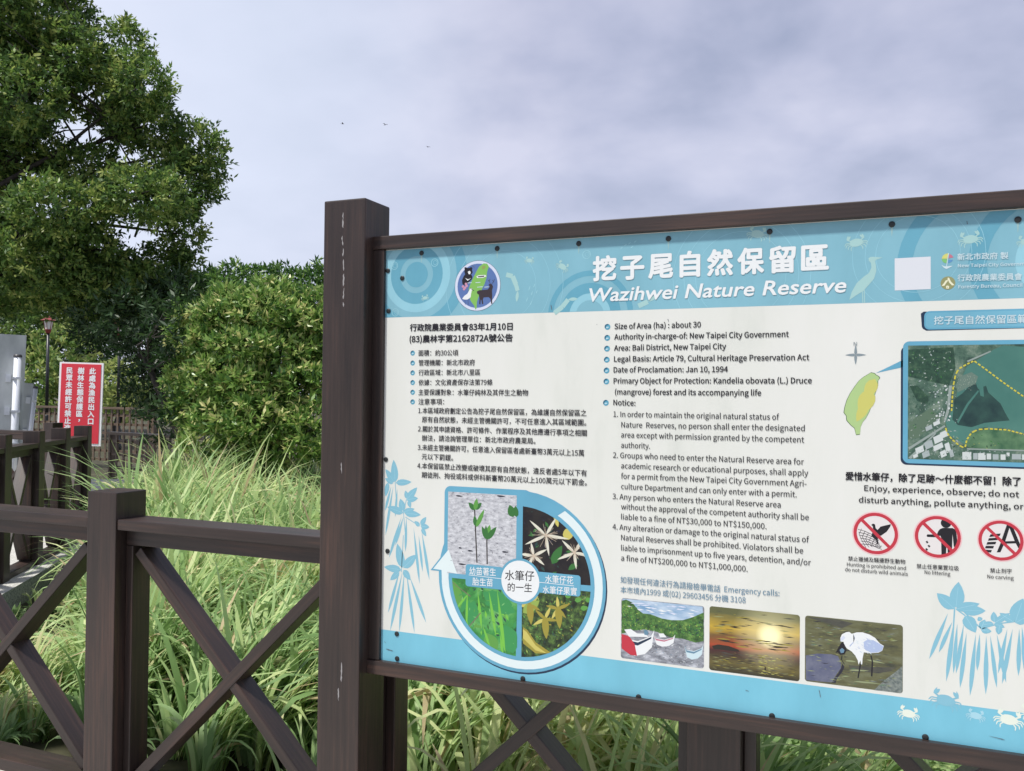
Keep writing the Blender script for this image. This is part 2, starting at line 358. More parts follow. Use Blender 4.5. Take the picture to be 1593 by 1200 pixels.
POLY = {
('header_band', 'head', 1): ["0 0 10425 0 10425 1065 0 1065"],
('lower_band', 'low', 1): ["0 5985 10425 5985 10425 6494 0 6494"],
('header_band', 'head_d', 2): ["1016 406 1010 478 992 548 965 614 928 676 790 576 814 538 831 496 842 451 846 406", "928 676 880 731 826 778 764 816 698 843 645 682 687 664 726 640 760 610 790 576", "698 843 627 860 556 866 484 860 413 843 466 682 510 692 556 696 600 692 645 682", "413 843 346 816 285 778 230 731 183 676 320 576 350 610 385 640 424 664 466 682", "183 676 146 614 118 548 101 478 96 406 266 406 269 451 280 496 297 538 320 576", "96 406 101 334 118 264 146 197 183 136 320 235 297 274 280 316 269 360 266 406", "183 136 230 80 285 34 332 5 425 5 466 130 424 148 385 171 350 200 320 235", "425 5 686 5 645 130 600 119 556 116 510 119 466 130", "686 5 779 5 826 34 880 80 928 136 790 235 760 200 726 171 687 148 645 130", "928 136 965 197 992 264 1010 334 1016 406 846 406 842 360 831 316 814 274 790 235", "756 406 753 437 746 468 734 496 717 523 696 547 673 568 646 584 617 596 586 603 556 606 524 603 494 596 464 584 438 568 414 547 394 523 377 496 365 468 358 437 356 406 358 374 365 344 377 315 394 288 414 264 438 244 464 228 494 216 524 208 556 206 586 208 617 216 646 228 673 244 696 264 717 288 734 315 746 344 753 374", "1430 406 1420 542 1388 676 1335 803 1263 920 1122 817 1179 724 1221 622 1246 515 1256 406", "1263 920 1174 1024 1132 1060 800 1060 873 1030 966 972 1050 900 1122 817", "0 1060 0 830 60 900 144 972 238 1030 311 1060", "1333 5 1335 8 1388 136 1420 269 1430 406 1256 406 1246 296 1221 190 1179 88 1128 5", "2938 1060 2940 1042 2956 972 2984 904 3022 843 3143 932 3118 973 3099 1018 3088 1060", "3022 843 3068 788 3123 742 3185 704 3252 676 3298 818 3253 838 3212 863 3174 894 3143 932", "3252 676 3322 659 3394 654 3466 659 3536 676 3490 818 3442 808 3394 804 3345 808 3298 818", "3536 676 3602 704 3664 742 3719 788 3766 843 3644 932 3613 894 3576 863 3534 838 3490 818", "3766 843 3804 904 3831 972 3848 1042 3850 1060 3698 1060 3688 1018 3670 973 3644 932", "2758 1060 2762 1014 2785 916 2824 823 2876 738 2940 784 2894 860 2861 940 2840 1026 2838 1060", "2876 738 2941 661 3018 596 3103 544 3196 505 3220 581 3140 614 3064 660 2998 718 2940 784", "3196 505 3294 482 3394 474 3494 482 3592 505 3566 581 3481 560 3394 554 3306 560 3220 581", "3592 505 3684 544 3770 596 3846 661 3912 738 3846 784 3790 718 3723 660 3648 614 3566 581", "3912 738 3964 823 4002 916 4026 1014 4030 1060 3950 1060 3946 1026 3926 940 3892 860 3846 784", "9420 638 9408 795 9372 948 9325 1060 9127 1060 9156 1013 9206 894 9236 768 9246 638", "7516 1060 7470 948 7433 795 7420 638 7596 638 7606 768 7636 894 7686 1013 7714 1060", "7420 638 7433 482 7470 330 7530 184 7612 51 7753 154 7686 264 7636 384 7606 510 7596 638", "7612 51 7651 5 7896 5 7838 56 7753 154", "9190 5 9230 51 9088 154 9004 56 8945 5", "9230 51 9312 184 9372 330 9408 482 9420 638 9246 638 9236 510 9206 384 9156 264 9088 154", "10118 624 10107 772 10072 917 10015 1054 10012 1060 9778 1060 9837 964 9882 855 9910 741 9918 624", "8326 1060 8322 1054 8265 917 8230 772 8218 624 8418 624 8428 741 8456 855 8500 964 8559 1060", "8218 624 8230 475 8265 330 8322 192 8400 65 8562 182 8500 283 8456 392 8428 506 8418 624", "8400 65 8452 5 8747 5 8728 16 8638 93 8562 182", "9886 5 9937 65 9776 182 9699 93 9610 16 9590 5", "9937 65 10015 192 10072 330 10107 475 10118 624 9918 624 9910 506 9882 392 9837 283 9776 182"],
('header_band', 'head_l', 2): ["1146 406 1138 498 1116 588 1081 674 1032 752 928 676 965 614 992 548 1010 478 1016 406", "1032 752 972 823 902 883 823 932 738 967 698 843 764 816 826 778 880 731 928 676", "738 967 648 988 556 996 463 988 373 967 413 843 484 860 556 866 627 860 698 843", "373 967 288 932 208 883 138 823 78 752 183 676 230 731 285 778 346 816 413 843", "78 752 30 674 0 602 0 406 96 406 101 478 118 548 146 614 183 676", "0 406 0 209 30 138 78 59 183 136 146 197 118 264 101 334 96 406", "78 59 124 5 332 5 285 34 230 80 183 136", "986 5 1032 59 928 136 880 80 826 34 779 5", "1032 59 1081 138 1116 224 1138 314 1146 406 1016 406 1010 334 992 264 965 197 928 136", "3088 1060 3099 1018 3118 973 3143 932 3224 990 3206 1018 3194 1048 3191 1060", "3143 932 3174 894 3212 863 3253 838 3298 818 3328 914 3298 926 3270 944 3245 965 3224 990", "3298 818 3345 808 3394 804 3442 808 3490 818 3458 914 3426 906 3394 904 3361 906 3328 914", "3490 818 3534 838 3576 863 3613 894 3644 932 3564 990 3542 965 3517 944 3489 926 3458 914", "3644 932 3670 973 3688 1018 3698 1060 3596 1060 3594 1048 3580 1018 3564 990", "9618 624 9613 694 9596 762 9570 828 9532 888 9412 800 9436 760 9454 716 9465 670 9468 624", "9532 888 9487 942 9433 988 9373 1024 9308 1052 9262 909 9305 891 9345 866 9380 836 9412 800", "9308 1052 9272 1060 9064 1060 9030 1052 9076 909 9122 920 9168 924 9216 920 9262 909", "9030 1052 8964 1024 8904 988 8850 942 8804 888 8926 800 8956 836 8992 866 9032 891 9076 909", "8804 888 8768 828 8740 762 8724 694 8718 624 8868 624 8872 670 8884 716 8902 760 8926 800", "8718 624 8724 553 8740 484 8768 419 8804 359 8926 447 8902 488 8884 530 8872 576 8868 624", "8804 359 8850 306 8904 260 8964 222 9030 196 9076 338 9032 356 8992 380 8956 412 8926 447", "9030 196 9098 179 9168 174 9239 179 9308 196 9262 338 9216 327 9168 324 9122 327 9076 338", "9308 196 9373 222 9433 260 9487 306 9532 359 9412 447 9380 412 9345 380 9305 356 9262 338", "9532 359 9570 419 9596 484 9613 553 9618 624 9468 624 9465 576 9454 530 9436 488 9412 447"],
('header_band', 'head_l', 3): ["2562 642 2556 726 2536 806 2504 884 2461 954 2456 950 2498 880 2530 804 2550 724 2556 642", "2461 954 2406 1018 2358 1060 2348 1060 2402 1014 2456 950", "1704 1060 1655 1018 1601 954 1606 950 1660 1014 1714 1060", "1601 954 1558 884 1526 806 1506 726 1500 642 1506 642 1512 724 1532 804 1563 880 1606 950", "1500 642 1506 559 1526 478 1558 401 1601 330 1606 334 1563 404 1532 480 1512 560 1506 642", "1601 330 1655 266 1718 212 1790 168 1866 136 1868 143 1792 174 1722 218 1660 271 1606 334", "1866 136 1948 117 2031 110 2114 117 2195 136 2193 143 2113 124 2031 117 1949 124 1868 143", "2195 136 2272 168 2344 212 2406 266 2461 330 2456 334 2402 271 2340 218 2270 174 2193 143", "2461 330 2504 401 2536 478 2556 559 2562 642 2556 642 2550 560 2530 480 2498 404 2456 334", "2788 642 2778 760 2750 876 2705 986 2660 1060 2652 1060 2699 982 2744 874 2772 760 2781 642", "1402 1060 1357 986 1312 876 1284 760 1274 642 1281 642 1290 760 1318 874 1362 982 1410 1060", "1274 642 1284 524 1312 408 1357 298 1419 198 1424 202 1362 302 1318 410 1290 525 1281 642", "1419 198 1496 107 1586 30 1627 5 1640 5 1590 36 1500 112 1424 202", "2434 5 2476 30 2566 107 2643 198 2638 202 2561 112 2472 36 2422 5", "2643 198 2705 298 2750 408 2778 524 2788 642 2781 642 2772 525 2744 410 2699 302 2638 202", "2988 642 2976 792 2940 938 2890 1060 2883 1060 2934 936 2969 790 2981 642", "1172 1060 1121 938 1086 792 1074 642 1081 642 1092 790 1128 936 1179 1060", "1074 642 1086 492 1121 346 1178 208 1257 80 1262 84 1184 211 1128 348 1092 494 1081 642", "1257 80 1321 5 1330 5 1262 84", "2741 5 2804 80 2800 84 2732 5", "2804 80 2883 208 2940 346 2976 492 2988 642 2981 642 2969 494 2934 348 2878 211 2800 84", "6092 646 6084 740 6063 830 6027 917 5978 997 5973 993 6021 914 6056 828 6078 738 6086 646", "5978 997 5924 1060 5916 1060 5973 993", "5066 1060 5013 997 5018 993 5075 1060", "5013 997 4964 917 4928 830 4906 740 4899 646 4906 646 4913 738 4934 828 4970 914 5018 993", "4899 646 4906 553 4928 462 4964 376 5013 296 5018 300 4970 378 4934 464 4913 554 4906 646", "5013 296 5074 224 5145 164 5224 115 5311 79 5313 85 5228 120 5148 169 5078 229 5018 300", "5311 79 5402 57 5496 50 5589 57 5680 79 5678 85 5588 64 5496 56 5403 64 5313 85", "5680 79 5766 115 5846 164 5918 224 5978 296 5973 300 5912 229 5842 169 5764 120 5678 85", "5978 296 6027 376 6063 462 6084 553 6092 646 6086 646 6078 554 6056 464 6021 378 5973 300", "6252 646 6242 764 6215 880 6170 990 6126 1060 6119 1060 6164 987 6209 878 6236 764 6246 646", "4864 1060 4822 990 4776 880 4748 764 4739 646 4746 646 4754 764 4782 878 4827 987 4872 1060", "4739 646 4748 528 4776 412 4822 303 4884 202 4888 206 4827 306 4782 414 4754 529 4746 646", "4884 202 4960 112 5051 34 5098 5 5111 5 5054 40 4965 116 4888 206", "5892 5 5940 34 6030 112 6108 202 6102 206 6026 116 5936 40 5880 5", "6108 202 6170 303 6215 412 6242 528 6252 646 6246 646 6236 529 6209 414 6164 306 6102 206", "6402 646 6391 788 6358 926 6303 1058 6302 1060 6294 1060 6298 1055 6352 924 6384 787 6396 646", "4689 1060 4688 1058 4634 926 4600 788 4589 646 4596 646 4606 787 4640 924 4694 1055 4696 1060", "4589 646 4600 504 4634 366 4688 234 4762 114 4768 118 4694 238 4640 368 4606 506 4596 646", "4762 114 4854 6 4855 5 4865 5 4859 10 4768 118", "6136 5 6136 6 6229 114 6224 118 6132 10 6126 5", "6229 114 6303 234 6358 366 6391 504 6402 646 6396 646 6384 506 6352 368 6298 238 6224 118", "8136 474 8130 548 8112 622 8083 692 8044 756 8038 752 8077 689 8106 620 8123 548 8129 474", "8044 756 7994 814 7937 863 7872 902 7802 932 7800 925 7870 896 7933 858 7990 809 8038 752", "7802 932 7729 949 7654 955 7578 949 7505 932 7507 925 7580 942 7654 948 7728 942 7800 925", "7505 932 7436 902 7371 863 7314 814 7264 756 7270 752 7318 809 7374 858 7438 896 7507 925", "7264 756 7225 692 7196 622 7178 548 7172 474 7179 474 7185 548 7202 620 7230 689 7270 752", "7172 474 7178 398 7196 324 7225 255 7264 190 7270 194 7230 258 7202 326 7185 399 7179 474", "7264 190 7314 133 7371 84 7436 44 7505 16 7507 22 7438 50 7374 89 7318 138 7270 194", "7505 16 7548 5 7759 5 7802 16 7800 22 7732 5 7576 5 7507 22", "7802 16 7872 44 7937 84 7994 133 8044 190 8038 194 7990 138 7933 89 7870 50 7800 22", "8044 190 8083 255 8112 324 8130 398 8136 474 8129 474 8123 399 8106 326 8077 258 8038 194", "8260 474 8253 568 8230 661 8194 748 8144 830 8140 826 8188 746 8224 659 8246 567 8254 474", "8144 830 8083 902 8010 964 7930 1014 7842 1050 7840 1044 7926 1008 8006 959 8078 898 8140 826", "7842 1050 7801 1060 7506 1060 7466 1050 7468 1044 7534 1060 7774 1060 7840 1044", "7466 1050 7378 1014 7298 964 7225 902 7163 830 7168 826 7230 898 7301 959 7382 1008 7468 1044", "7163 830 7114 748 7077 661 7055 568 7048 474 7054 474 7062 567 7084 659 7120 746 7168 826", "7048 474 7055 378 7077 286 7114 198 7163 117 7168 120 7120 201 7084 288 7062 380 7054 474", "7163 117 7225 44 7272 5 7282 5 7230 49 7168 120", "8036 5 8083 44 8144 117 8140 120 8078 49 8026 5", "8144 117 8194 198 8230 286 8253 378 8260 474 8254 474 8246 380 8224 288 8188 201 8140 120", "8410 474 8401 592 8374 707 8328 817 8266 918 8260 914 8322 814 8367 705 8394 590 8404 474", "8266 918 8189 1008 8128 1060 8118 1060 8184 1004 8260 914", "7180 1060 7119 1008 7042 918 7047 914 7124 1004 7190 1060", "7042 918 6980 817 6934 707 6906 592 6898 474 6904 474 6913 590 6940 705 6986 814 7047 914", "6898 474 6906 355 6934 240 6980 130 7042 28 7047 32 6986 133 6940 242 6913 356 6904 474", "7042 28 7062 5 7070 5 7047 32", "8246 5 8266 28 8260 32 8237 5", "8266 28 8328 130 8374 240 8401 355 8410 474 8404 474 8394 356 8367 242 8322 133 8260 32"],
('animal_motif#1', 'ani', 4): ["754 770 752 779 743 788 732 796 722 800 708 802 692 801 682 797 676 790 674 781 674 772 677 764 686 756 700 752 714 750 726 751 738 755 749 762", "680 784 657 787 658 793 680 790", "657 788 654 792 652 795 650 799 650 804 650 808 650 812 652 808 654 805 656 801 657 797 658 793", "682 790 664 800 667 806 686 796", "666 802 663 805 662 808 662 812 662 816 663 820 664 823 666 820 667 816 668 812 668 809 668 805", "689 796 678 812 682 814 694 798", "680 811 678 815 679 818 680 822 681 825 682 828 685 831 686 827 686 824 685 820 684 817 683 814", "677 774 652 778 653 784 678 780", "652 779 649 781 646 784 645 788 644 791 642 795 642 798 645 796 648 793 650 790 652 787 653 783", "682 764 658 752 654 760 679 770", "660 758 668 758 672 755 675 750 677 746 678 740 678 734 672 735 666 738 662 741 659 745 657 750", "656 758 660 754 663 750 664 744 664 740 664 734 664 728 660 733 658 738 656 742 654 748 654 753", "744 780 767 778 766 772 744 775", "766 772 767 778 769 782 771 785 774 788 777 791 780 794 780 790 778 786 776 782 774 778 770 775", "741 788 762 792 763 787 742 782", "762 788 761 792 762 796 763 799 765 802 767 806 770 808 770 804 769 800 768 797 768 794 766 790", "734 793 749 806 753 801 738 788", "751 801 748 804 748 808 748 812 749 814 750 818 752 822 753 818 754 814 754 811 754 808 753 804", "744 771 769 768 768 762 744 765", "768 762 770 767 772 770 774 772 777 775 780 777 784 779 782 775 780 772 778 768 776 766 772 764", "741 762 762 744 756 738 736 756", "756 744 756 736 753 732 749 728 744 727 738 726 732 726 734 732 736 738 739 742 743 745 748 746", "759 744 760 738 758 733 755 729 752 724 748 721 744 718 744 723 746 728 748 733 750 738 754 742"],
('animal_motif#2', 'ani', 4): ["2504 290 2498 300 2485 308 2472 312 2458 314 2442 312 2426 306 2414 298 2411 288 2412 278 2414 268 2420 259 2432 254 2450 253 2466 256 2479 260 2490 269 2500 280", "2416 282 2390 278 2390 286 2416 289", "2390 280 2385 282 2382 286 2380 290 2377 294 2375 299 2374 304 2378 301 2382 298 2384 294 2388 290 2390 286", "2418 290 2394 296 2396 302 2420 297", "2395 297 2392 300 2389 304 2388 308 2387 312 2386 316 2386 321 2390 318 2392 314 2394 310 2396 306 2396 302", "2423 298 2406 312 2410 318 2427 303", "2408 312 2406 316 2404 320 2404 324 2405 328 2406 332 2407 336 2409 332 2410 328 2411 324 2411 320 2410 316", "2416 271 2388 267 2387 274 2416 278", "2388 268 2383 270 2380 272 2376 275 2374 279 2372 282 2370 287 2374 285 2378 282 2382 280 2384 276 2387 273", "2426 260 2402 240 2396 248 2420 268", "2402 248 2412 250 2418 248 2422 244 2426 239 2428 233 2430 226 2423 226 2416 227 2410 229 2406 232 2402 238", "2398 247 2405 244 2408 239 2412 234 2414 228 2416 222 2416 216 2412 220 2407 224 2404 229 2400 234 2398 240", "2490 300 2516 303 2516 296 2490 293", "2516 298 2516 303 2516 308 2518 312 2520 317 2522 321 2526 326 2526 320 2525 315 2524 310 2522 306 2520 302", "2484 306 2504 318 2508 312 2487 300", "2506 313 2504 317 2504 322 2504 326 2505 330 2506 334 2508 338 2510 334 2510 330 2511 325 2510 321 2510 317", "2474 310 2487 328 2492 324 2480 306", "2490 324 2486 328 2485 331 2484 334 2484 338 2484 342 2484 347 2487 344 2489 340 2490 336 2492 332 2492 328", "2492 288 2521 292 2522 286 2494 282", "2522 287 2522 292 2522 296 2524 300 2528 304 2530 306 2534 310 2533 305 2532 301 2530 297 2528 293 2526 290", "2492 278 2520 264 2516 256 2488 269", "2514 263 2516 254 2514 248 2511 243 2506 240 2500 236 2492 234 2492 242 2494 248 2496 254 2499 259 2504 262", "2518 264 2520 257 2519 251 2518 245 2515 240 2512 234 2508 229 2508 236 2508 242 2508 248 2510 254 2512 259"],
('animal_motif#3', 'ani', 4): ["3029 433 3016 442 2998 444 2978 444 2960 439 2942 428 2924 413 2916 397 2916 384 2922 371 2930 360 2941 352 2960 353 2981 360 3000 370 3013 384 3024 400 3030 418", "2925 380 2894 362 2890 370 2920 387", "2894 363 2886 364 2880 366 2876 370 2870 374 2866 380 2862 385 2868 383 2874 380 2880 378 2886 374 2890 370", "2922 390 2891 386 2890 394 2922 399", "2892 387 2886 389 2881 392 2877 397 2874 402 2871 406 2869 412 2874 410 2879 406 2884 402 2888 398 2890 394", "2926 402 2897 411 2900 420 2928 410", "2900 412 2894 416 2892 420 2890 425 2888 430 2887 436 2887 441 2891 438 2894 433 2898 428 2900 424 2901 419", "2931 366 2898 346 2894 354 2926 373", "2897 348 2890 347 2885 348 2880 351 2875 354 2870 358 2866 362 2872 362 2878 360 2884 358 2888 356 2894 353", "2948 357 2928 320 2918 326 2937 362", "2925 329 2936 336 2944 337 2952 334 2958 330 2965 324 2970 316 2962 312 2952 310 2944 310 2937 312 2930 318", "2921 326 2930 326 2937 322 2944 317 2949 312 2954 305 2958 298 2950 300 2942 303 2936 307 2930 312 2924 318", "3007 437 3038 454 3042 447 3012 430", "3041 448 3037 454 3036 460 3036 467 3036 474 3036 480 3038 487 3041 480 3043 474 3044 468 3044 462 3044 455", "2996 442 3016 468 3024 462 3004 436", "3022 462 3016 466 3014 472 3012 477 3011 482 3011 488 3011 494 3015 490 3018 484 3020 480 3022 474 3023 468", "2983 442 2990 472 2998 470 2992 440", "2995 468 2990 470 2986 474 2982 478 2980 482 2978 488 2977 493 2982 490 2986 486 2990 483 2993 479 2995 474", "3016 425 3050 444 3054 436 3021 418", "3053 438 3050 444 3050 450 3050 455 3052 461 3054 466 3056 472 3058 466 3058 460 3059 454 3058 448 3057 443", "3020 410 3062 409 3061 397 3020 398", "3055 404 3063 394 3064 386 3062 378 3057 371 3052 364 3044 358 3040 368 3038 376 3037 384 3039 392 3044 399", "3060 406 3066 400 3068 392 3069 384 3068 376 3068 368 3066 360 3062 367 3058 374 3056 382 3055 390 3056 398"],
('animal_motif#4', 'ani', 4): ["5804 116 5792 132 5770 144 5746 151 5722 153 5695 148 5668 137 5649 122 5644 106 5645 88 5650 70 5660 56 5683 48 5712 48 5740 52 5762 62 5782 78 5798 96", "5652 96 5608 88 5606 100 5650 108", "5608 90 5599 94 5593 100 5588 108 5584 115 5580 122 5578 131 5585 126 5592 120 5598 114 5602 107 5606 100", "5654 110 5614 118 5616 130 5657 122", "5616 120 5608 126 5604 132 5602 139 5600 146 5599 154 5599 162 5604 156 5608 150 5612 143 5616 136 5617 129", "5664 124 5632 148 5640 156 5670 133", "5637 148 5632 154 5630 161 5630 168 5630 174 5632 182 5634 188 5637 182 5640 176 5641 169 5642 162 5641 156", "5654 76 5605 68 5603 80 5652 88", "5604 70 5596 72 5590 76 5584 82 5580 88 5576 94 5572 101 5580 98 5586 94 5592 90 5598 84 5602 78", "5670 59 5630 23 5620 34 5660 70", "5630 35 5646 40 5657 36 5665 30 5672 22 5677 12 5680 -1 5668 -2 5656 0 5646 4 5638 10 5631 18", "5624 34 5635 28 5642 20 5648 12 5652 2 5655 -8 5657 -18 5648 -12 5640 -4 5634 3 5628 12 5624 22", "5778 130 5824 138 5826 126 5781 119", "5825 128 5823 138 5824 146 5826 154 5830 162 5834 170 5839 177 5840 168 5839 160 5838 152 5836 143 5832 136", "5768 141 5804 164 5810 154 5774 131", "5808 154 5803 162 5802 170 5802 176 5804 184 5806 191 5809 198 5812 191 5813 184 5814 176 5814 169 5812 162", "5752 148 5772 180 5782 174 5762 141", "5778 173 5772 178 5768 184 5767 191 5766 198 5766 205 5767 212 5772 206 5775 200 5778 194 5780 188 5780 180", "5784 112 5834 120 5836 108 5786 100", "5835 110 5834 119 5836 126 5840 133 5844 140 5848 146 5854 151 5854 143 5852 136 5850 128 5846 122 5842 116", "5783 92 5833 72 5827 58 5777 78", "5822 68 5828 53 5825 42 5819 34 5810 28 5800 22 5788 18 5787 30 5788 42 5792 52 5798 61 5806 68", "5829 70 5833 58 5833 48 5830 38 5826 28 5822 18 5816 10 5814 20 5814 31 5814 42 5816 52 5820 61"],
('animal_motif#5', 'ani', 4): ["7030 278 7024 296 7008 315 6987 330 6964 339 6937 343 6907 340 6885 332 6874 318 6870 300 6870 282 6876 266 6894 252 6922 242 6950 238 6974 240 6998 248 7020 262", "6880 306 6836 312 6838 324 6882 318", "6836 314 6829 321 6825 328 6822 337 6821 345 6820 354 6820 362 6826 356 6830 348 6834 340 6836 332 6838 324", "6887 319 6850 340 6856 350 6892 329", "6853 341 6848 348 6846 355 6846 362 6846 370 6848 377 6850 384 6853 378 6856 370 6857 363 6858 356 6857 348", "6899 329 6878 361 6887 368 6909 336", "6882 360 6879 368 6880 375 6881 382 6884 388 6887 394 6891 400 6892 392 6892 386 6892 379 6890 372 6888 366", "6876 288 6826 294 6828 306 6877 299", "6827 296 6820 300 6815 306 6812 314 6809 320 6807 328 6806 336 6812 330 6817 324 6822 318 6825 312 6828 305", "6886 266 6836 244 6830 258 6880 280", "6840 254 6857 254 6866 248 6872 240 6876 230 6878 218 6877 205 6864 208 6854 214 6846 220 6840 228 6836 238", "6834 256 6843 248 6848 238 6850 228 6851 218 6851 206 6850 196 6843 204 6838 214 6834 224 6831 234 6830 244", "7011 300 7056 294 7054 282 7010 288", "7055 284 7056 293 7060 301 7064 308 7070 314 7076 320 7083 326 7080 317 7078 309 7074 302 7069 294 7063 288", "7004 314 7045 324 7048 312 7007 302", "7046 314 7044 322 7046 330 7048 336 7052 343 7056 349 7061 355 7061 347 7060 340 7058 332 7056 326 7052 319", "6990 324 7020 349 7028 340 6998 316", "7024 340 7019 348 7018 354 7018 361 7020 368 7022 374 7025 381 7028 374 7029 368 7030 360 7030 354 7028 347", "7011 280 7060 273 7058 262 7010 268", "7058 264 7060 272 7064 278 7070 284 7076 288 7082 292 7090 296 7086 288 7082 282 7078 276 7073 270 7067 266", "7004 262 7044 228 7034 216 6994 250", "7034 228 7034 211 7028 202 7020 196 7010 192 6998 190 6985 190 6988 202 6993 213 7000 222 7008 228 7018 232", "7040 226 7040 214 7037 204 7032 196 7025 188 7018 180 7009 174 7011 184 7014 194 7018 204 7022 213 7030 221"],
('animal_motif#6', 'ani', 4): ["8326 320 8318 338 8300 355 8280 368 8256 376 8228 379 8199 376 8178 366 8168 351 8164 334 8164 316 8172 299 8191 286 8220 277 8248 274 8272 279 8294 288 8316 302", "8174 340 8129 344 8130 356 8176 352", "8129 346 8122 352 8118 360 8115 367 8113 376 8112 384 8111 393 8117 386 8122 378 8126 371 8128 364 8130 355", "8180 352 8142 372 8148 382 8185 363", "8144 373 8140 380 8137 386 8136 394 8136 402 8138 409 8140 416 8143 410 8146 402 8148 396 8148 388 8148 380", "8192 364 8168 394 8178 402 8201 370", "8172 394 8170 402 8170 408 8170 415 8173 422 8176 428 8180 434 8182 426 8182 420 8182 413 8180 406 8178 400", "8170 320 8121 325 8122 336 8171 332", "8121 326 8114 331 8108 336 8105 343 8102 350 8100 358 8098 365 8104 360 8110 354 8114 349 8118 342 8121 336", "8182 299 8134 274 8126 288 8174 313", "8137 286 8154 286 8163 280 8169 272 8174 262 8176 252 8176 238 8163 242 8152 246 8144 252 8137 260 8134 270", "8130 286 8140 279 8144 270 8148 260 8149 250 8150 238 8149 228 8142 236 8136 246 8132 255 8129 264 8128 275", "8305 340 8350 336 8349 324 8304 328", "8350 326 8350 336 8353 344 8358 351 8363 358 8368 364 8376 370 8374 361 8370 353 8367 345 8363 338 8358 331", "8298 354 8338 366 8341 354 8300 342", "8339 356 8336 364 8338 372 8340 378 8343 385 8347 392 8352 398 8352 390 8352 382 8350 375 8348 368 8346 362", "8283 364 8312 390 8320 381 8291 355", "8315 382 8310 388 8309 395 8309 402 8310 408 8312 415 8314 422 8318 416 8320 408 8320 402 8320 395 8320 388", "8306 320 8355 316 8354 304 8305 308", "8354 306 8356 315 8360 322 8364 327 8370 332 8376 336 8383 340 8380 333 8377 326 8373 320 8368 314 8362 309", "8299 302 8342 270 8332 257 8290 290", "8332 269 8332 252 8326 243 8318 236 8309 232 8298 230 8284 229 8288 242 8292 252 8298 262 8305 268 8315 272", "8338 268 8339 256 8336 246 8331 238 8325 229 8318 221 8310 214 8310 224 8313 235 8316 245 8321 254 8328 262"],
('animal_motif#7', 'ani', 4): ["8902 390 8895 404 8880 416 8863 426 8845 430 8824 430 8801 426 8785 416 8778 404 8778 390 8778 377 8785 365 8801 356 8824 351 8845 351 8863 356 8880 365 8895 377", "8784 396 8750 396 8750 405 8784 405", "8750 398 8744 402 8740 408 8737 413 8735 420 8734 426 8732 432 8738 428 8742 422 8745 417 8748 411 8750 405", "8788 406 8758 418 8761 427 8791 415", "8760 420 8755 424 8753 430 8752 435 8752 441 8752 446 8752 452 8756 448 8758 442 8760 437 8762 432 8762 426", "8796 416 8776 438 8783 444 8803 422", "8780 438 8776 443 8776 448 8776 454 8778 458 8780 464 8782 468 8784 463 8785 458 8786 452 8785 448 8784 442", "8782 381 8744 381 8744 390 8782 390", "8744 382 8738 386 8734 390 8731 394 8728 399 8726 404 8724 410 8730 407 8734 404 8738 399 8742 394 8744 390", "8793 366 8758 344 8752 354 8786 376", "8760 352 8772 354 8780 350 8785 344 8789 337 8792 328 8792 318 8782 320 8774 323 8767 327 8762 332 8758 340", "8754 352 8762 347 8766 340 8770 333 8772 325 8772 317 8772 308 8766 315 8762 322 8758 328 8754 336 8753 344", "8884 405 8920 405 8920 396 8884 396", "8920 398 8920 405 8922 411 8924 417 8928 422 8932 428 8936 432 8936 426 8934 420 8932 413 8929 408 8926 402", "8878 415 8908 427 8911 418 8881 406", "8910 420 8908 426 8908 432 8909 437 8911 442 8914 448 8916 452 8918 446 8918 441 8918 435 8916 430 8914 424", "8866 422 8886 444 8893 438 8873 416", "8890 438 8886 442 8884 448 8884 452 8884 458 8885 463 8886 468 8889 464 8891 458 8892 454 8893 448 8892 443", "8886 390 8924 390 8924 381 8886 381", "8924 382 8925 390 8928 394 8931 399 8935 404 8940 407 8944 410 8943 404 8941 399 8938 394 8935 390 8930 386", "8883 376 8918 354 8912 344 8876 366", "8910 352 8912 340 8908 332 8902 327 8895 323 8886 320 8876 318 8878 328 8880 337 8884 344 8890 350 8897 354", "8914 352 8916 344 8914 336 8912 328 8908 322 8902 315 8896 308 8896 317 8898 325 8900 333 8902 340 8907 347"],
('animal_motif#8', 'ani', 4): ["2072 510 2176 538 2195 471 2090 442", "2152 520 2205 642 2274 612 2220 490", "2208 637 2240 734 2302 714 2270 616", "2272 724 2254 750 2244 777 2238 804 2238 832 2244 862 2255 890 2272 864 2282 837 2288 810 2288 782 2283 753"],
('animal_motif#9', 'ani', 4): ["2874 1104 2998 1014 2956 956 2833 1046", "3004 1008 3090 905 3036 860 2950 962", "3062 882 3088 896 3112 903 3137 904 3162 900 3186 892 3210 876 3184 863 3160 856 3135 854 3110 858 3086 868"],
('animal_motif#10', 'ani', 4): ["4120 1042 4255 986 4228 921 4092 978", "4242 954 4274 950 4302 942 4328 929 4352 912 4372 890 4388 862 4356 865 4328 874 4302 886 4279 904 4258 926"],
('animal_motif#11', 'ani2', 4): ["220 248 218 264 211 278 201 292 188 302 173 308 157 310 141 308 126 302 113 292 103 278 96 264 94 248 102 248 104 262 110 275 118 286 130 295 142 300 157 302 171 300 184 295 196 286 204 275 210 262 212 248", "94 248 96 231 103 216 113 203 126 193 141 187 157 185 173 187 188 193 201 203 211 216 218 231 220 248 212 248 210 233 204 220 196 208 184 200 171 194 157 192 142 194 130 200 118 208 110 220 104 233 102 248", "202 248 200 260 194 270 184 278 173 282 161 282 150 278 140 270 134 260 132 248 137 248 139 258 144 266 152 274 162 277 172 277 182 274 190 266 195 258 197 248", "132 248 134 236 140 225 150 217 161 213 173 213 184 217 194 225 200 236 202 248 197 248 195 237 190 228 182 222 172 218 162 218 152 222 144 228 139 237 137 248"],
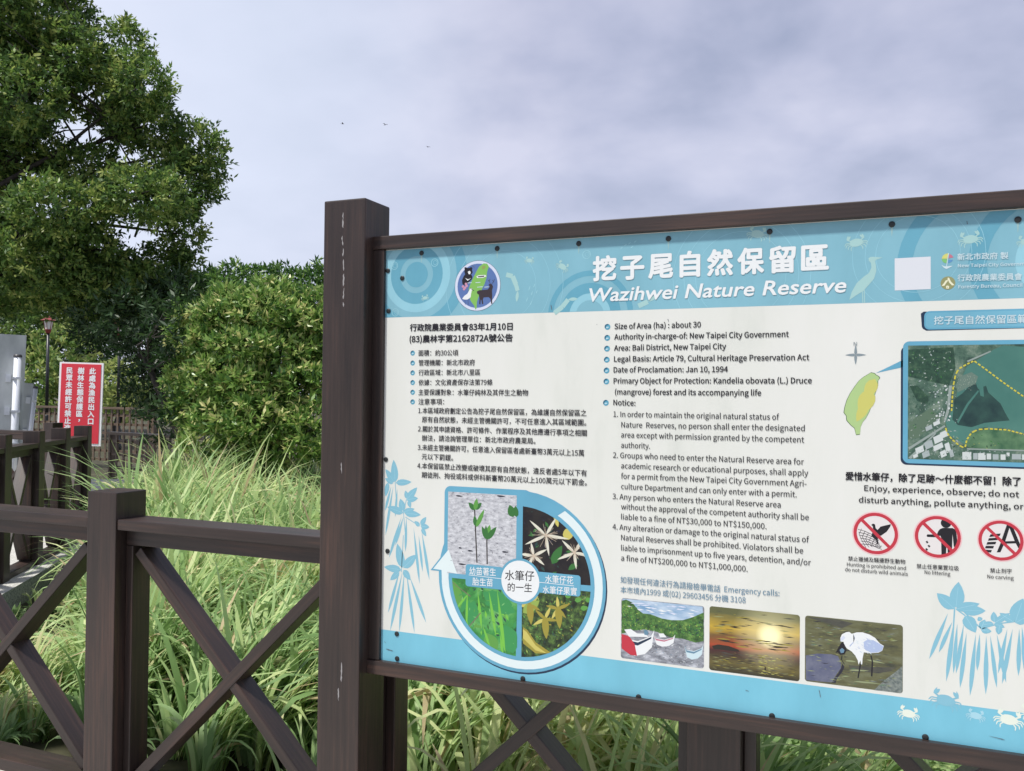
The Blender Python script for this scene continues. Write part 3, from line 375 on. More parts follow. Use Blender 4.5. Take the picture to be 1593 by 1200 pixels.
('animal_motif#12', 'ani2', 4): ["936 233 934 250 927 264 917 278 904 288 889 294 873 296 857 294 842 288 828 278 819 264 812 250 810 233 818 233 820 248 826 260 834 272 846 281 858 286 873 288 887 286 900 281 912 272 920 260 926 248 928 233", "810 233 812 217 819 202 828 189 842 179 857 173 873 170 889 173 904 179 917 189 927 202 934 217 936 233 928 233 926 219 920 206 912 194 900 186 887 180 873 178 858 180 846 186 834 194 826 206 820 219 818 233", "918 233 916 245 910 256 900 264 889 268 877 268 866 264 856 256 850 245 848 233 853 233 854 244 860 252 868 259 878 263 888 263 898 259 906 252 911 244 913 233", "848 233 850 221 856 210 866 203 877 198 889 198 900 203 910 210 916 221 918 233 913 233 911 223 906 214 898 207 888 204 878 204 868 207 860 214 854 223 853 233"],
('animal_motif#13', 'ani2', 4): ["245 986 242 1002 236 1017 226 1030 214 1040 198 1046 182 1048 166 1046 151 1040 138 1030 128 1017 122 1002 120 986 128 986 129 1000 134 1013 144 1024 155 1034 168 1039 182 1040 196 1039 210 1034 221 1024 230 1013 236 1000 238 986", "120 986 122 970 128 954 138 942 151 932 166 926 182 923 198 926 214 932 226 942 236 954 242 970 245 986 238 986 236 972 230 958 221 947 210 938 196 932 182 930 168 932 155 938 144 947 134 958 129 972 128 986", "228 986 225 998 219 1008 210 1016 198 1020 186 1020 175 1016 166 1008 160 998 158 986 162 986 164 996 170 1005 178 1012 187 1016 198 1016 208 1012 216 1005 220 996 222 986", "158 986 160 974 166 963 175 956 186 952 198 952 210 956 219 963 225 974 228 986 222 986 220 976 216 966 208 960 198 956 187 956 178 960 170 966 164 976 162 986"],
('animal_motif#14', 'ani2', 4): ["3400 244 3398 260 3391 275 3381 288 3368 298 3353 304 3337 306 3320 304 3306 298 3292 288 3283 275 3276 260 3274 244 3282 244 3284 258 3290 272 3298 283 3310 292 3322 297 3337 299 3351 297 3364 292 3376 283 3384 272 3390 258 3392 244", "3274 244 3276 228 3283 212 3292 200 3306 190 3320 184 3337 182 3353 184 3368 190 3381 200 3391 212 3398 228 3400 244 3392 244 3390 230 3384 216 3376 205 3364 196 3351 191 3337 189 3322 191 3310 196 3298 205 3290 216 3284 230 3282 244", "3382 244 3380 256 3374 266 3364 274 3353 278 3341 278 3330 274 3320 266 3314 256 3312 244 3317 244 3318 254 3324 263 3332 270 3342 274 3352 274 3362 270 3370 263 3375 254 3377 244", "3312 244 3314 232 3320 222 3330 214 3341 210 3353 210 3364 214 3374 222 3380 232 3382 244 3377 244 3375 234 3370 224 3362 218 3352 214 3342 214 3332 218 3324 224 3318 234 3317 244"],
('fish_motif', 'ani2', 4): ["2446 730 2455 718 2460 706 2464 692 2468 678 2470 664 2471 650 2464 663 2458 676 2453 688 2448 702 2446 716", "2485 803 2494 793 2500 782 2504 770 2506 758 2509 746 2510 733 2504 744 2498 755 2492 766 2488 778 2485 790", "2522 686 2531 678 2536 668 2540 658 2544 648 2546 637 2547 626 2540 635 2534 644 2529 654 2525 664 2522 674", "2410 896 2418 884 2424 872 2428 860 2431 847 2433 834 2434 820 2428 832 2422 844 2416 856 2412 868 2409 882", "2562 782 2570 774 2576 764 2580 754 2582 744 2585 734 2586 722 2580 731 2574 740 2568 750 2564 760 2561 770", "2474 946 2483 936 2488 924 2492 912 2496 900 2498 888 2499 876 2492 886 2486 897 2481 908 2476 920 2474 932"],
('water_glint_motif', 'ani2', 4): ["3835 189 3844 188 3852 186 3860 181 3867 176 3874 170 3880 164 3872 166 3863 168 3855 172 3848 176 3840 181", "3890 156 3900 154 3908 150 3916 145 3923 139 3930 132 3936 126 3926 128 3918 132 3910 136 3902 141 3896 147", "3948 134 3958 132 3966 128 3974 124 3980 118 3987 112 3993 104 3984 107 3976 110 3968 115 3960 120 3954 126", "3986 186 3996 185 4004 182 4012 178 4018 172 4025 167 4032 160 4022 162 4014 165 4006 168 3999 172 3992 178", "4031 114 4041 113 4049 109 4056 104 4064 98 4070 92 4076 84 4067 88 4058 91 4050 95 4043 100 4036 106"],
('animal_motif#15', 'ani', 4): ["6866 1022 6893 922 6952 809 7031 734 7097 686 7126 616 7120 558 7094 528 7091 496 7118 481 7162 484 7257 497 7189 519 7168 535 7178 590 7184 662 7158 760 7098 835 7032 912 6952 962", "7016 898 7022 1062 7032 1062 7026 898", "7037 899 7043 1062 7054 1062 7048 898"],
('emblem', 'navy', 5): ["1992 622 1988 682 1974 741 1950 796 1919 848 1880 894 1834 933 1783 964 1727 988 1668 1002 1608 1006 1548 1002 1490 988 1434 964 1383 933 1337 894 1298 848 1266 796 1244 741 1230 682 1225 622 1230 562 1244 504 1266 448 1298 397 1337 351 1383 312 1434 280 1490 258 1548 244 1608 238 1668 244 1727 258 1783 280 1834 312 1880 351 1919 397 1950 448 1974 504 1988 562"],
('emblem', 'lav', 6): ["1988 622 1983 682 1970 740 1946 794 1916 846 1877 890 1832 929 1781 960 1726 983 1668 997 1608 1002 1550 997 1492 983 1436 960 1386 929 1340 890 1302 846 1270 794 1248 740 1234 682 1230 622 1234 563 1248 505 1270 450 1302 400 1340 354 1386 316 1436 284 1492 262 1550 248 1608 243 1668 248 1726 262 1781 284 1832 316 1877 354 1916 400 1946 450 1970 505 1983 563"],
('emblem', 'emb', 7): ["1944 622 1940 675 1928 726 1908 775 1880 820 1846 860 1806 894 1761 922 1712 942 1661 954 1608 958 1556 954 1505 942 1456 922 1412 894 1372 860 1337 820 1310 775 1290 726 1277 675 1273 622 1277 570 1290 518 1310 470 1337 425 1372 385 1412 351 1456 324 1505 303 1556 291 1608 287 1661 291 1712 303 1761 324 1806 351 1846 385 1880 425 1908 470 1928 518 1940 570"],
('emblem', 'egreen', 8): ["1709 288 1768 296 1798 342 1770 413 1760 510 1726 606 1687 676 1640 772 1604 868 1600 966 1578 985 1562 928 1501 853 1462 766 1464 668 1498 572 1550 476 1598 392 1634 334"],
('emblem', 'black', 9): ["1392 366 1386 336 1413 330 1435 346 1473 345 1500 332 1524 348 1516 376 1528 416 1502 449 1524 480 1518 518 1476 551 1432 593 1390 611 1356 585 1348 528 1374 473 1401 440 1386 400"],
('emblem', 'white', 10): ["1446 402 1474 389 1496 410 1485 444 1458 438", "1402 494 1448 520 1502 503 1443 540", "1356 811 1392 768 1440 740 1472 692 1488 659 1510 655 1553 700 1518 684 1505 743 1500 792 1452 826 1392 827", "1590 478 1636 465 1738 465 1760 486 1698 507 1604 505"],
('emblem', 'deer', 9): ["1599 712 1639 692 1714 690 1783 686 1814 646 1793 613 1820 600 1856 616 1868 648 1852 708 1858 780 1854 828 1860 902 1842 906 1828 828 1795 802 1716 804 1702 836 1711 902 1690 906 1678 842 1668 834 1663 907 1642 902 1646 816 1634 760 1608 742", "1828 603 1806 558 1800 562 1822 606", "1806 562 1822 534 1816 530 1800 558", "1848 608 1880 578 1875 573 1844 603", "1880 576 1896 536 1890 534 1874 574", "1810 562 1789 544 1784 550 1806 568", "1880 574 1862 542 1856 545 1874 577"],
('emblem', 'black', 10): ["1486 655 1550 702 1556 695 1490 648"],
('emblem', 'deer', 10): ["1398 820 1407 906 1412 906 1402 820", "1450 822 1458 908 1464 908 1454 822"],
('emblem', 'pink', 10): ["1388 625 1384 637 1374 645 1361 645 1350 637 1346 625 1350 612 1361 605 1374 605 1384 612", "1424 646 1420 658 1410 666 1397 666 1386 658 1382 646 1386 634 1397 626 1410 626 1420 634", "1451 618 1447 630 1436 638 1424 638 1413 630 1409 618 1413 605 1424 598 1436 598 1447 605", "1406 665 1402 677 1391 684 1378 684 1368 677 1364 665 1368 652 1378 645 1391 645 1402 652", "1437 588 1433 600 1422 608 1410 608 1399 600 1395 588 1399 575 1410 568 1422 568 1433 575"],
('emblem', 'deer', 11): ["1610 481 1724 474 1717 493 1626 496"],
('emblem', 'moss', 9): ["1683 336 1723 318 1747 348 1710 381 1684 372"],
('emblem', 'pale', 11): ["1444 579 1514 577 1514 567 1443 569", "1578 580 1659 578 1659 568 1578 570", "1606 650 1698 648 1698 638 1606 640", "1727 654 1796 652 1796 642 1726 644"],
('paper_square', 'paper', 5): ["7396 516 7804 514 7806 918 7398 920"],
('agency_mark#1', 'yel', 5): ["8000 484 7969 489 7940 511 7926 548 7988 550"],
('agency_mark#1', 'grn', 5): ["7926 550 7988 554 7978 608 7950 596 7933 576"],
('agency_mark#1', 'rosy', 5): ["8012 494 8040 511 8056 538 8002 548"],
('agency_mark#1', 'azur', 5): ["8000 565 8052 568 8038 590 8000 608"],
('agency_mark#1', 'pale', 6): ["7999 482 7975 656 7983 657 8007 483", "7922 624 7955 642 7979 646 8016 642 8050 642 8022 658 7979 678 7950 660"],
('agency_mark#2', 'ochre', 5): ["8078 851 8076 868 8070 884 8062 898 8050 911 8037 921 8022 928 8005 932 7988 932 7972 928 7956 921 7942 911 7930 898 7922 884 7917 868 7915 851 7917 834 7922 818 7930 803 7942 790 7956 780 7972 774 7988 770 8005 770 8022 774 8037 780 8050 790 8062 803 8070 818 8076 834"],
('agency_mark#2', 'cream', 6): ["7994 784 8010 788 8028 833 8069 880 8041 882 8008 843 8000 816 7980 847 7958 883 7927 884 7958 841 7974 815 7992 816", "7976 886 7994 882 8010 890 8008 919 7978 918"],
('agency_mark#2', 'ochre', 7): ["7987 906 7998 906 7998 900 7987 900"],
('bullet_mark#1', 'bul', 4): ["544 1632 540 1646 532 1660 519 1668 504 1672 488 1668 476 1660 467 1646 464 1632 467 1616 476 1603 488 1594 504 1592 519 1594 532 1603 540 1616"],
('bullet_mark#1', 'buld', 5): ["470 1650 466 1640 465 1628 468 1616 474 1606 483 1598 494 1594 506 1592 517 1595 512 1610 504 1610 498 1610 492 1612 487 1617 484 1623 482 1630 482 1636 484 1642"],
('bullet_mark#1', 'bull', 6): ["482 1644 491 1649 499 1650 507 1648 514 1644 521 1640 528 1634 519 1630 511 1629 502 1629 495 1630 488 1634"],
('bullet_mark#2', 'bul', 4): ["546 1787 543 1802 534 1816 522 1824 506 1827 490 1824 478 1816 469 1802 466 1787 469 1772 478 1759 490 1750 506 1747 522 1750 534 1759 543 1772"],
('bullet_mark#2', 'buld', 5): ["472 1806 468 1796 468 1784 470 1772 476 1762 485 1754 496 1750 508 1748 520 1750 514 1766 507 1765 500 1766 494 1768 489 1773 486 1778 484 1785 484 1792 487 1798"],
('bullet_mark#2', 'bull', 6): ["484 1799 494 1805 502 1806 509 1804 516 1800 524 1796 530 1789 522 1786 513 1784 505 1784 497 1786 490 1790"],
('bullet_mark#3', 'bul', 4): ["548 1940 545 1956 536 1969 524 1978 508 1980 493 1978 480 1969 471 1956 468 1940 471 1926 480 1912 493 1904 508 1900 524 1904 536 1912 545 1926"],
('bullet_mark#3', 'buld', 5): ["474 1960 470 1949 470 1938 472 1926 478 1916 488 1908 498 1904 510 1902 522 1904 516 1920 509 1919 502 1920 496 1922 492 1926 488 1932 486 1939 486 1946 489 1952"],
('bullet_mark#3', 'bull', 6): ["486 1952 496 1958 504 1959 511 1957 518 1954 526 1949 532 1942 524 1940 515 1938 507 1938 500 1940 492 1944"],
('bullet_mark#4', 'bul', 4): ["550 2092 547 2108 538 2120 526 2130 510 2132 495 2130 482 2120 474 2108 470 2092 474 2077 482 2064 495 2056 510 2052 526 2056 538 2064 547 2077"],
('bullet_mark#4', 'buld', 5): ["476 2112 472 2101 472 2089 474 2078 480 2068 490 2060 500 2055 512 2054 524 2056 518 2072 511 2070 504 2071 498 2074 494 2078 490 2084 488 2090 489 2097 491 2104"],
('bullet_mark#4', 'bull', 6): ["488 2104 498 2110 506 2110 514 2109 520 2106 528 2100 534 2094 526 2092 518 2090 509 2090 502 2092 494 2095"],
('bullet_mark#5', 'bul', 4): ["552 2244 550 2259 540 2272 528 2281 512 2284 497 2281 484 2272 476 2259 472 2244 476 2228 484 2216 497 2207 512 2204 528 2207 540 2216 550 2228"],
('bullet_mark#5', 'buld', 5): ["479 2264 474 2252 474 2240 476 2229 482 2219 492 2211 502 2206 514 2205 526 2208 520 2223 514 2222 506 2222 500 2226 496 2230 492 2236 490 2242 491 2248 494 2255"],
('bullet_mark#5', 'bull', 6): ["490 2256 500 2262 508 2262 516 2260 523 2257 530 2252 536 2246 528 2243 520 2242 512 2242 504 2243 496 2246"],
('bullet_mark#6', 'bul', 4): ["554 2394 552 2410 543 2422 530 2432 514 2434 499 2432 486 2422 478 2410 474 2394 478 2379 486 2366 499 2358 514 2354 530 2358 543 2366 552 2379"],
('bullet_mark#6', 'buld', 5): ["481 2414 476 2403 476 2391 478 2380 485 2370 494 2362 504 2357 516 2356 528 2358 522 2374 516 2372 509 2373 502 2376 498 2380 494 2386 492 2392 493 2399 496 2406"],
('bullet_mark#6', 'bull', 6): ["492 2406 502 2412 510 2412 518 2411 525 2408 532 2402 538 2396 530 2394 522 2392 514 2392 506 2394 498 2397"],
('bullet_mark#7', 'bul', 4): ["3702 1292 3698 1308 3689 1322 3675 1332 3659 1334 3642 1332 3628 1322 3620 1308 3616 1292 3620 1276 3628 1262 3642 1253 3659 1250 3675 1253 3689 1262 3698 1276"],
('bullet_mark#7', 'buld', 5): ["3623 1312 3618 1301 3618 1288 3620 1276 3627 1266 3636 1258 3648 1252 3660 1251 3673 1254 3667 1270 3660 1268 3652 1270 3646 1272 3641 1277 3637 1283 3636 1290 3636 1297 3638 1304"],
('bullet_mark#7', 'bull', 6): ["3636 1305 3646 1311 3654 1312 3662 1310 3670 1306 3677 1301 3684 1294 3675 1291 3666 1290 3658 1290 3650 1291 3642 1295"],
('bullet_mark#8', 'bul', 4): ["3700 1449 3696 1465 3687 1479 3673 1488 3657 1492 3640 1488 3627 1479 3618 1465 3614 1449 3618 1432 3627 1419 3640 1410 3657 1406 3673 1410 3687 1419 3696 1432"],
('bullet_mark#8', 'buld', 5): ["3621 1470 3616 1458 3616 1446 3619 1433 3626 1422 3634 1414 3646 1409 3658 1408 3671 1410 3665 1427 3658 1426 3651 1426 3644 1429 3639 1434 3636 1440 3634 1447 3634 1454 3636 1460"],
('bullet_mark#8', 'bull', 6): ["3634 1462 3644 1468 3652 1468 3660 1466 3668 1462 3676 1458 3682 1451 3673 1448 3664 1446 3656 1446 3648 1448 3640 1452"],
('bullet_mark#9', 'bul', 4): ["3698 1602 3694 1619 3685 1632 3672 1642 3655 1645 3638 1642 3625 1632 3616 1619 3612 1602 3616 1586 3625 1572 3638 1564 3655 1560 3672 1564 3685 1572 3694 1586"],
('bullet_mark#9', 'buld', 5): ["3620 1623 3614 1612 3614 1599 3617 1587 3624 1576 3633 1568 3644 1562 3657 1562 3669 1564 3663 1580 3656 1579 3649 1580 3642 1583 3637 1588 3634 1594 3632 1600 3632 1608 3634 1614"],
('bullet_mark#9', 'bull', 6): ["3632 1616 3642 1622 3650 1622 3658 1620 3666 1616 3674 1612 3680 1604 3672 1602 3662 1600 3654 1600 3646 1602 3638 1606"],
('bullet_mark#10', 'bul', 4): ["3696 1760 3692 1776 3683 1790 3670 1798 3653 1802 3637 1798 3623 1790 3614 1776 3610 1760 3614 1743 3623 1730 3637 1720 3653 1717 3670 1720 3683 1730 3692 1743"],
('bullet_mark#10', 'buld', 5): ["3618 1780 3613 1768 3612 1756 3615 1744 3622 1733 3631 1724 3642 1720 3655 1718 3667 1720 3661 1738 3654 1736 3647 1736 3640 1740 3635 1744 3632 1750 3630 1758 3630 1764 3633 1771"],
('bullet_mark#10', 'bull', 6): ["3630 1772 3640 1778 3648 1778 3656 1777 3664 1773 3672 1768 3678 1762 3670 1758 3660 1757 3652 1756 3644 1758 3636 1762"],
('bullet_mark#11', 'bul', 4): ["3694 1913 3690 1929 3682 1943 3668 1952 3651 1956 3635 1952 3621 1943 3612 1929 3608 1913 3612 1896 3621 1883 3635 1874 3651 1870 3668 1874 3682 1883 3690 1896"],
('bullet_mark#11', 'buld', 5): ["3616 1934 3611 1922 3610 1910 3613 1897 3620 1886 3629 1878 3640 1873 3653 1872 3666 1874 3659 1891 3652 1890 3645 1890 3638 1893 3634 1898 3630 1904 3628 1911 3628 1918 3631 1924"],
('bullet_mark#11', 'bull', 6): ["3628 1926 3638 1932 3646 1932 3654 1930 3662 1926 3670 1922 3676 1915 3668 1912 3658 1910 3650 1910 3642 1912 3634 1916"],
('bullet_mark#12', 'bul', 4): ["3692 2070 3688 2086 3680 2100 3666 2109 3650 2112 3633 2109 3620 2100 3610 2086 3607 2070 3610 2054 3620 2040 3633 2030 3650 2027 3666 2030 3680 2040 3688 2054"],
('bullet_mark#12', 'buld', 5): ["3614 2090 3609 2078 3608 2066 3612 2054 3618 2043 3627 2035 3638 2030 3651 2028 3664 2031 3658 2048 3650 2046 3644 2047 3637 2050 3632 2054 3628 2060 3626 2068 3626 2074 3629 2081"],
('bullet_mark#12', 'bull', 6): ["3626 2082 3636 2088 3644 2089 3652 2087 3660 2084 3668 2078 3675 2072 3666 2068 3657 2067 3648 2067 3640 2068 3632 2072"],
('bullet_mark#13', 'bul', 4): ["3688 2373 3685 2390 3676 2403 3662 2412 3646 2416 3629 2412 3616 2403 3606 2390 3603 2373 3606 2357 3616 2343 3629 2334 3646 2330 3662 2334 3676 2343 3685 2357"],
('bullet_mark#13', 'buld', 5): ["3610 2394 3606 2382 3604 2370 3608 2358 3614 2346 3624 2338 3635 2334 3648 2332 3660 2334 3654 2351 3646 2350 3640 2350 3633 2354 3628 2358 3624 2364 3622 2371 3622 2378 3626 2385"],
('bullet_mark#13', 'bull', 6): ["3622 2386 3632 2392 3640 2392 3649 2390 3656 2387 3664 2382 3671 2376 3662 2372 3653 2370 3644 2370 3636 2372 3628 2376"],
('map_heading', 'navy', 4): ["7696 1218 7727 1196 9282 1214 9282 1422 7758 1432 7722 1409 7708 1386"],
('map_heading', 'low2', 5): ["10125 1360 10122 1379 10114 1396 10100 1409 10084 1418 10065 1420 7794 1420 7776 1418 7760 1409 7746 1396 7738 1379 7734 1360 7734 1251 7738 1232 7746 1216 7760 1202 7776 1194 7794 1191 10065 1191 10084 1194 10100 1202 10114 1216 10122 1232 10125 1251"],
('map_heading', 'head2', 6): ["10105 1356 10103 1370 10096 1382 10086 1392 10074 1398 10060 1400 7800 1400 7786 1398 7773 1392 7763 1382 7756 1370 7754 1356 7754 1256 7756 1242 7763 1230 7773 1220 7786 1214 7800 1211 10060 1211 10074 1214 10086 1220 10096 1230 10103 1242 10105 1256"],
('reserve_map', 'navy', 4): ["10115 3029 10112 3051 10102 3070 10086 3086 10066 3096 10045 3099 7542 3099 7520 3096 7500 3086 7485 3070 7475 3051 7472 3029 7472 1692 7475 1670 7485 1651 7500 1636 7520 1626 7542 1622 10045 1622 10066 1626 10086 1636 10102 1651 10112 1670 10115 1692"],
('reserve_map', 'low2', 5): ["10125 3009 10122 3031 10112 3050 10096 3066 10076 3076 10055 3079 7566 3079 7545 3076 7526 3066 7510 3050 7500 3031 7496 3009 7496 1632 7500 1610 7510 1591 7526 1576 7545 1566 7566 1562 10055 1562 10076 1566 10096 1576 10112 1591 10122 1610 10125 1632"],
('reserve_map', 'aerial', 6): ["7553 1614 10025 1614 10025 3026 7553 3026"],
('reserve_map', 'water', 7): ["8206 1878 8302 1810 8494 1676 8590 1628 9282 1686 9283 2659 8826 2684 8638 2622 8400 2613 8256 2658 8183 2824 8011 2718 7974 2554 8084 2332 8108 2111"],
('reserve_map', 'mangr', 8): ["8072 2276 8157 2207 8242 2110 8303 2083 8327 2152 8412 2110 8436 2192 8567 2326 8614 2433 8662 2526 8400 2559 8256 2616 8109 2592 8048 2524"],
('reserve_map', 'water', 9): ["8327 2083 8380 2072 8390 2246 8352 2233", "8099 2551 8206 2330 8327 2165 8337 2182 8226 2346 8114 2573"],
('reserve_map', 'flat', 8): ["8084 2112 8132 2001 8254 1946 8327 2001 8303 2083 8206 2138 8108 2194"],
('reserve_map', 'field', 8): ["8256 2684 8400 2640 8638 2643 8779 2698 9283 2698 9283 2856 8592 2886 8232 2863 8183 2824"],
('reserve_map', 'forest', 7): ["7556 1664 8058 1642 8083 1891 8010 2112 7785 2056 7556 2001"],
('reserve_map', 'forest', 8): ["7570 2113 7659 2113 7786 2252 7773 2335 7660 2308"],
('reserve_map', 'field2', 7): ["7572 2562 7811 2390 7911 2500 7686 2754 7559 2786"],
('reserve_map', 'road', 9): ["7560 2884 7961 2596 7974 2614 7572 2912", "7588 3024 7560 3010 7862 2694 7872 2705 7592 3024", "8010 2112 8046 2112 8010 2442 7974 2554 7956 2540 7990 2388", "8208 2872 9283 2874 9283 2890 8208 2888", "8205 1809 8458 1689 8466 1702 8218 1826"],
('reserve_map', 'roof2', 10): ["7945 2433 7962 2425 7968 2442 7950 2452", "7838 2187 7849 2182 7852 2193 7841 2199", "7943 2144 7950 2140 7953 2148 7946 2152", "7872 2186 7892 2177 7898 2196 7878 2208", "7872 2528 7888 2520 7893 2536 7877 2546", "7967 2481 7974 2478 7977 2485 7970 2490", "7868 2534 7878 2530 7881 2540 7871 2546", "7928 2449 7936 2445 7940 2454 7930 2459", "7975 2488 7983 2484 7986 2492 7978 2496", "7852 2245 7866 2238 7872 2254 7856 2262", "7982 2146 7998 2138 8003 2154 7986 2164", "7906 2154 7918 2148 7922 2160 7910 2167", "7851 2213 7868 2205 7874 2222 7856 2232", "7952 2441 7964 2436 7968 2448 7956 2454", "7917 2468 7932 2462 7938 2477 7922 2486", "7897 2388 7914 2380 7918 2396 7902 2406", "7737 2822 7822 2778 7842 2860 7758 2906", "7712 2948 7788 2908 7804 2974 7728 3015", "8012 2911 8051 2890 8071 2972 8032 2993", "7749 2628 7819 2591 7832 2641 7761 2678", "8276 2930 8324 2928 8324 3004 8276 3006", "8484 2936 8546 2934 8546 2999 8485 3001", "8686 2926 8780 2924 8780 2988 8686 2991", "9010 2920 9102 2918 9102 2981 9011 2984"],
('reserve_map', 'roof', 10): ["7966 2518 7973 2514 7976 2522 7968 2526", "8000 2388 8019 2380 8024 2398 8006 2409", "7918 2200 7932 2194 7936 2208 7922 2216", "7969 2159 7986 2152 7992 2168 7974 2178", "7887 2537 7901 2530 7906 2544 7892 2553", "7992 2224 8003 2219 8007 2231 7995 2238", "7861 2115 7872 2110 7876 2122 7864 2128", "7836 2404 7848 2399 7852 2410 7840 2418", "7978 2310 7990 2304 7993 2316 7982 2322", "7958 2111 7978 2102 7984 2122 7964 2132", "7900 2356 7908 2354 7910 2361 7902 2365", "7998 2526 8010 2520 8014 2532 8002 2539", "7896 2520 7910 2513 7914 2527 7900 2536", "7891 2168 7900 2164 7902 2172 7894 2178", "7956 2552 7966 2548 7969 2558 7960 2563", "8008 2334 8020 2328 8024 2341 8012 2348", "7940 2472 7953 2466 7957 2480 7944 2487", "7846 2516 7854 2513 7856 2521 7848 2526", "7946 2454 7955 2450 7958 2460 7949 2464", "7862 2482 7874 2478 7877 2488 7866 2495", "8010 2484 8030 2474 8036 2494 8016 2506", "7922 2428 7935 2422 7939 2434 7926 2442", "8003 2378 8016 2372 8021 2386 8007 2394", "7900 2454 7916 2446 7922 2464 7904 2474", "7885 2313 7902 2306 7907 2322 7890 2332", "7888 2530 7904 2522 7908 2538 7892 2547", "7838 2342 7848 2338 7852 2348 7841 2354", "7898 2481 7916 2473 7922 2491 7903 2502", "8006 2532 8020 2526 8024 2540 8010 2548", "7866 2479 7884 2470 7890 2489 7871 2500", "7636 2896 7722 2850 7740 2922 7654 2968", "7837 2750 7932 2700 7952 2783 7858 2833", "7912 2693 7986 2654 8004 2726 7930 2764", "7838 2862 7937 2808 7952 2869 7852 2922", "7962 2830 8011 2804 8038 2913 7988 2940", "7611 2980 7662 2953 7671 2992 7620 3019", "7912 2928 7972 2896 7990 2968 7930 3000", "7836 2570 7906 2534 7917 2578 7848 2614", "8159 2920 8256 2916 8256 3010 8159 3013", "8328 2928 8410 2925 8410 3006 8329 3010", "8420 2930 8468 2928 8468 2999 8420 3000", "8568 2936 8620 2934 8620 2999 8568 3000", "8630 2912 8662 2911 8662 2954 8630 2956", "8791 2928 8870 2926 8870 2990 8791 2992", "8896 2924 8988 2922 8988 2985 8896 2988"],
('reserve_map', 'flat2', 9): ["8240 2116 8246 2116 8246 2122 8240 2122", "8132 2127 8137 2127 8137 2133 8132 2133", "8234 2062 8240 2062 8240 2068 8234 2068", "8256 2101 8262 2101 8262 2108 8256 2108", "8101 2016 8106 2016 8106 2021 8101 2021", "8230 2026 8236 2026 8236 2033 8230 2033", "8226 1995 8232 1995 8232 2000 8226 2000", "8142 1997 8146 1997 8146 2000 8142 2000", "8162 2020 8165 2020 8165 2024 8162 2024", "8103 2070 8108 2070 8108 2076 8103 2076", "8223 2092 8226 2092 8226 2096 8223 2096", "8282 1988 8287 1988 8287 1992 8283 1992", "8154 2060 8156 2060 8156 2064 8154 2064", "8268 2054 8270 2054 8270 2057 8268 2057", "8223 2004 8228 2004 8228 2010 8223 2010", "8166 2091 8174 2091 8174 2099 8166 2099", "8266 2062 8272 2062 8272 2069 8266 2069", "8229 2054 8232 2054 8232 2057 8229 2057", "8220 2088 8226 2088 8226 2096 8220 2096", "8296 2096 8300 2096 8300 2100 8296 2100", "8280 1988 8284 1988 8284 1991 8280 1991", "8214 2097 8216 2097 8216 2100 8214 2100", "8226 2146 8231 2146 8231 2151 8226 2151", "8186 2028 8189 2028 8189 2032 8186 2032", "8297 2055 8304 2055 8304 2063 8297 2063", "8285 2094 8289 2094 8289 2098 8285 2098", "8299 2076 8304 2076 8304 2080 8299 2080", "8162 2163 8167 2163 8167 2168 8162 2168", "8156 2072 8158 2072 8158 2076 8156 2076", "8225 2066 8228 2066 8228 2071 8225 2071", "8258 2134 8260 2134 8260 2138 8258 2138", "8206 2036 8214 2036 8214 2044 8206 2044", "8258 2031 8262 2031 8262 2036 8258 2036", "8128 2164 8132 2164 8132 2168 8128 2168", "8222 2072 8228 2072 8228 2078 8222 2078", "8221 2120 8224 2120 8224 2124 8221 2124", "8254 2041 8258 2041 8258 2046 8254 2046", "8166 2040 8170 2040 8170 2046 8166 2046", "8192 2052 8198 2052 8198 2058 8192 2058", "8218 1994 8222 1994 8222 1998 8218 1998", "8190 2151 8198 2151 8198 2158 8190 2158", "8209 1990 8215 1990 8215 1997 8209 1997", "8184 2090 8190 2090 8190 2096 8184 2096", "8227 2074 8234 2074 8234 2081 8227 2081", "8176 2058 8182 2058 8182 2065 8176 2065", "8136 2040 8143 2040 8143 2048 8136 2048", "8110 2137 8116 2137 8116 2144 8110 2144", "8186 2038 8192 2038 8192 2046 8186 2046", "8284 2013 8289 2013 8289 2018 8284 2018", "8210 2076 8214 2076 8214 2080 8210 2080", "8128 2092 8134 2092 8134 2100 8128 2100", "8110 2028 8116 2028 8116 2036 8110 2036", "8260 2106 8262 2106 8262 2108 8260 2108", "8246 2162 8253 2162 8253 2170 8246 2170", "8241 1996 8248 1996 8248 2004 8241 2004", "8142 2103 8148 2102 8148 2110 8142 2110", "8244 2012 8248 2012 8248 2016 8244 2016", "8286 2014 8291 2014 8291 2020 8286 2020", "8182 2016 8187 2016 8187 2022 8182 2022", "8104 2007 8109 2007 8109 2012 8104 2012"],
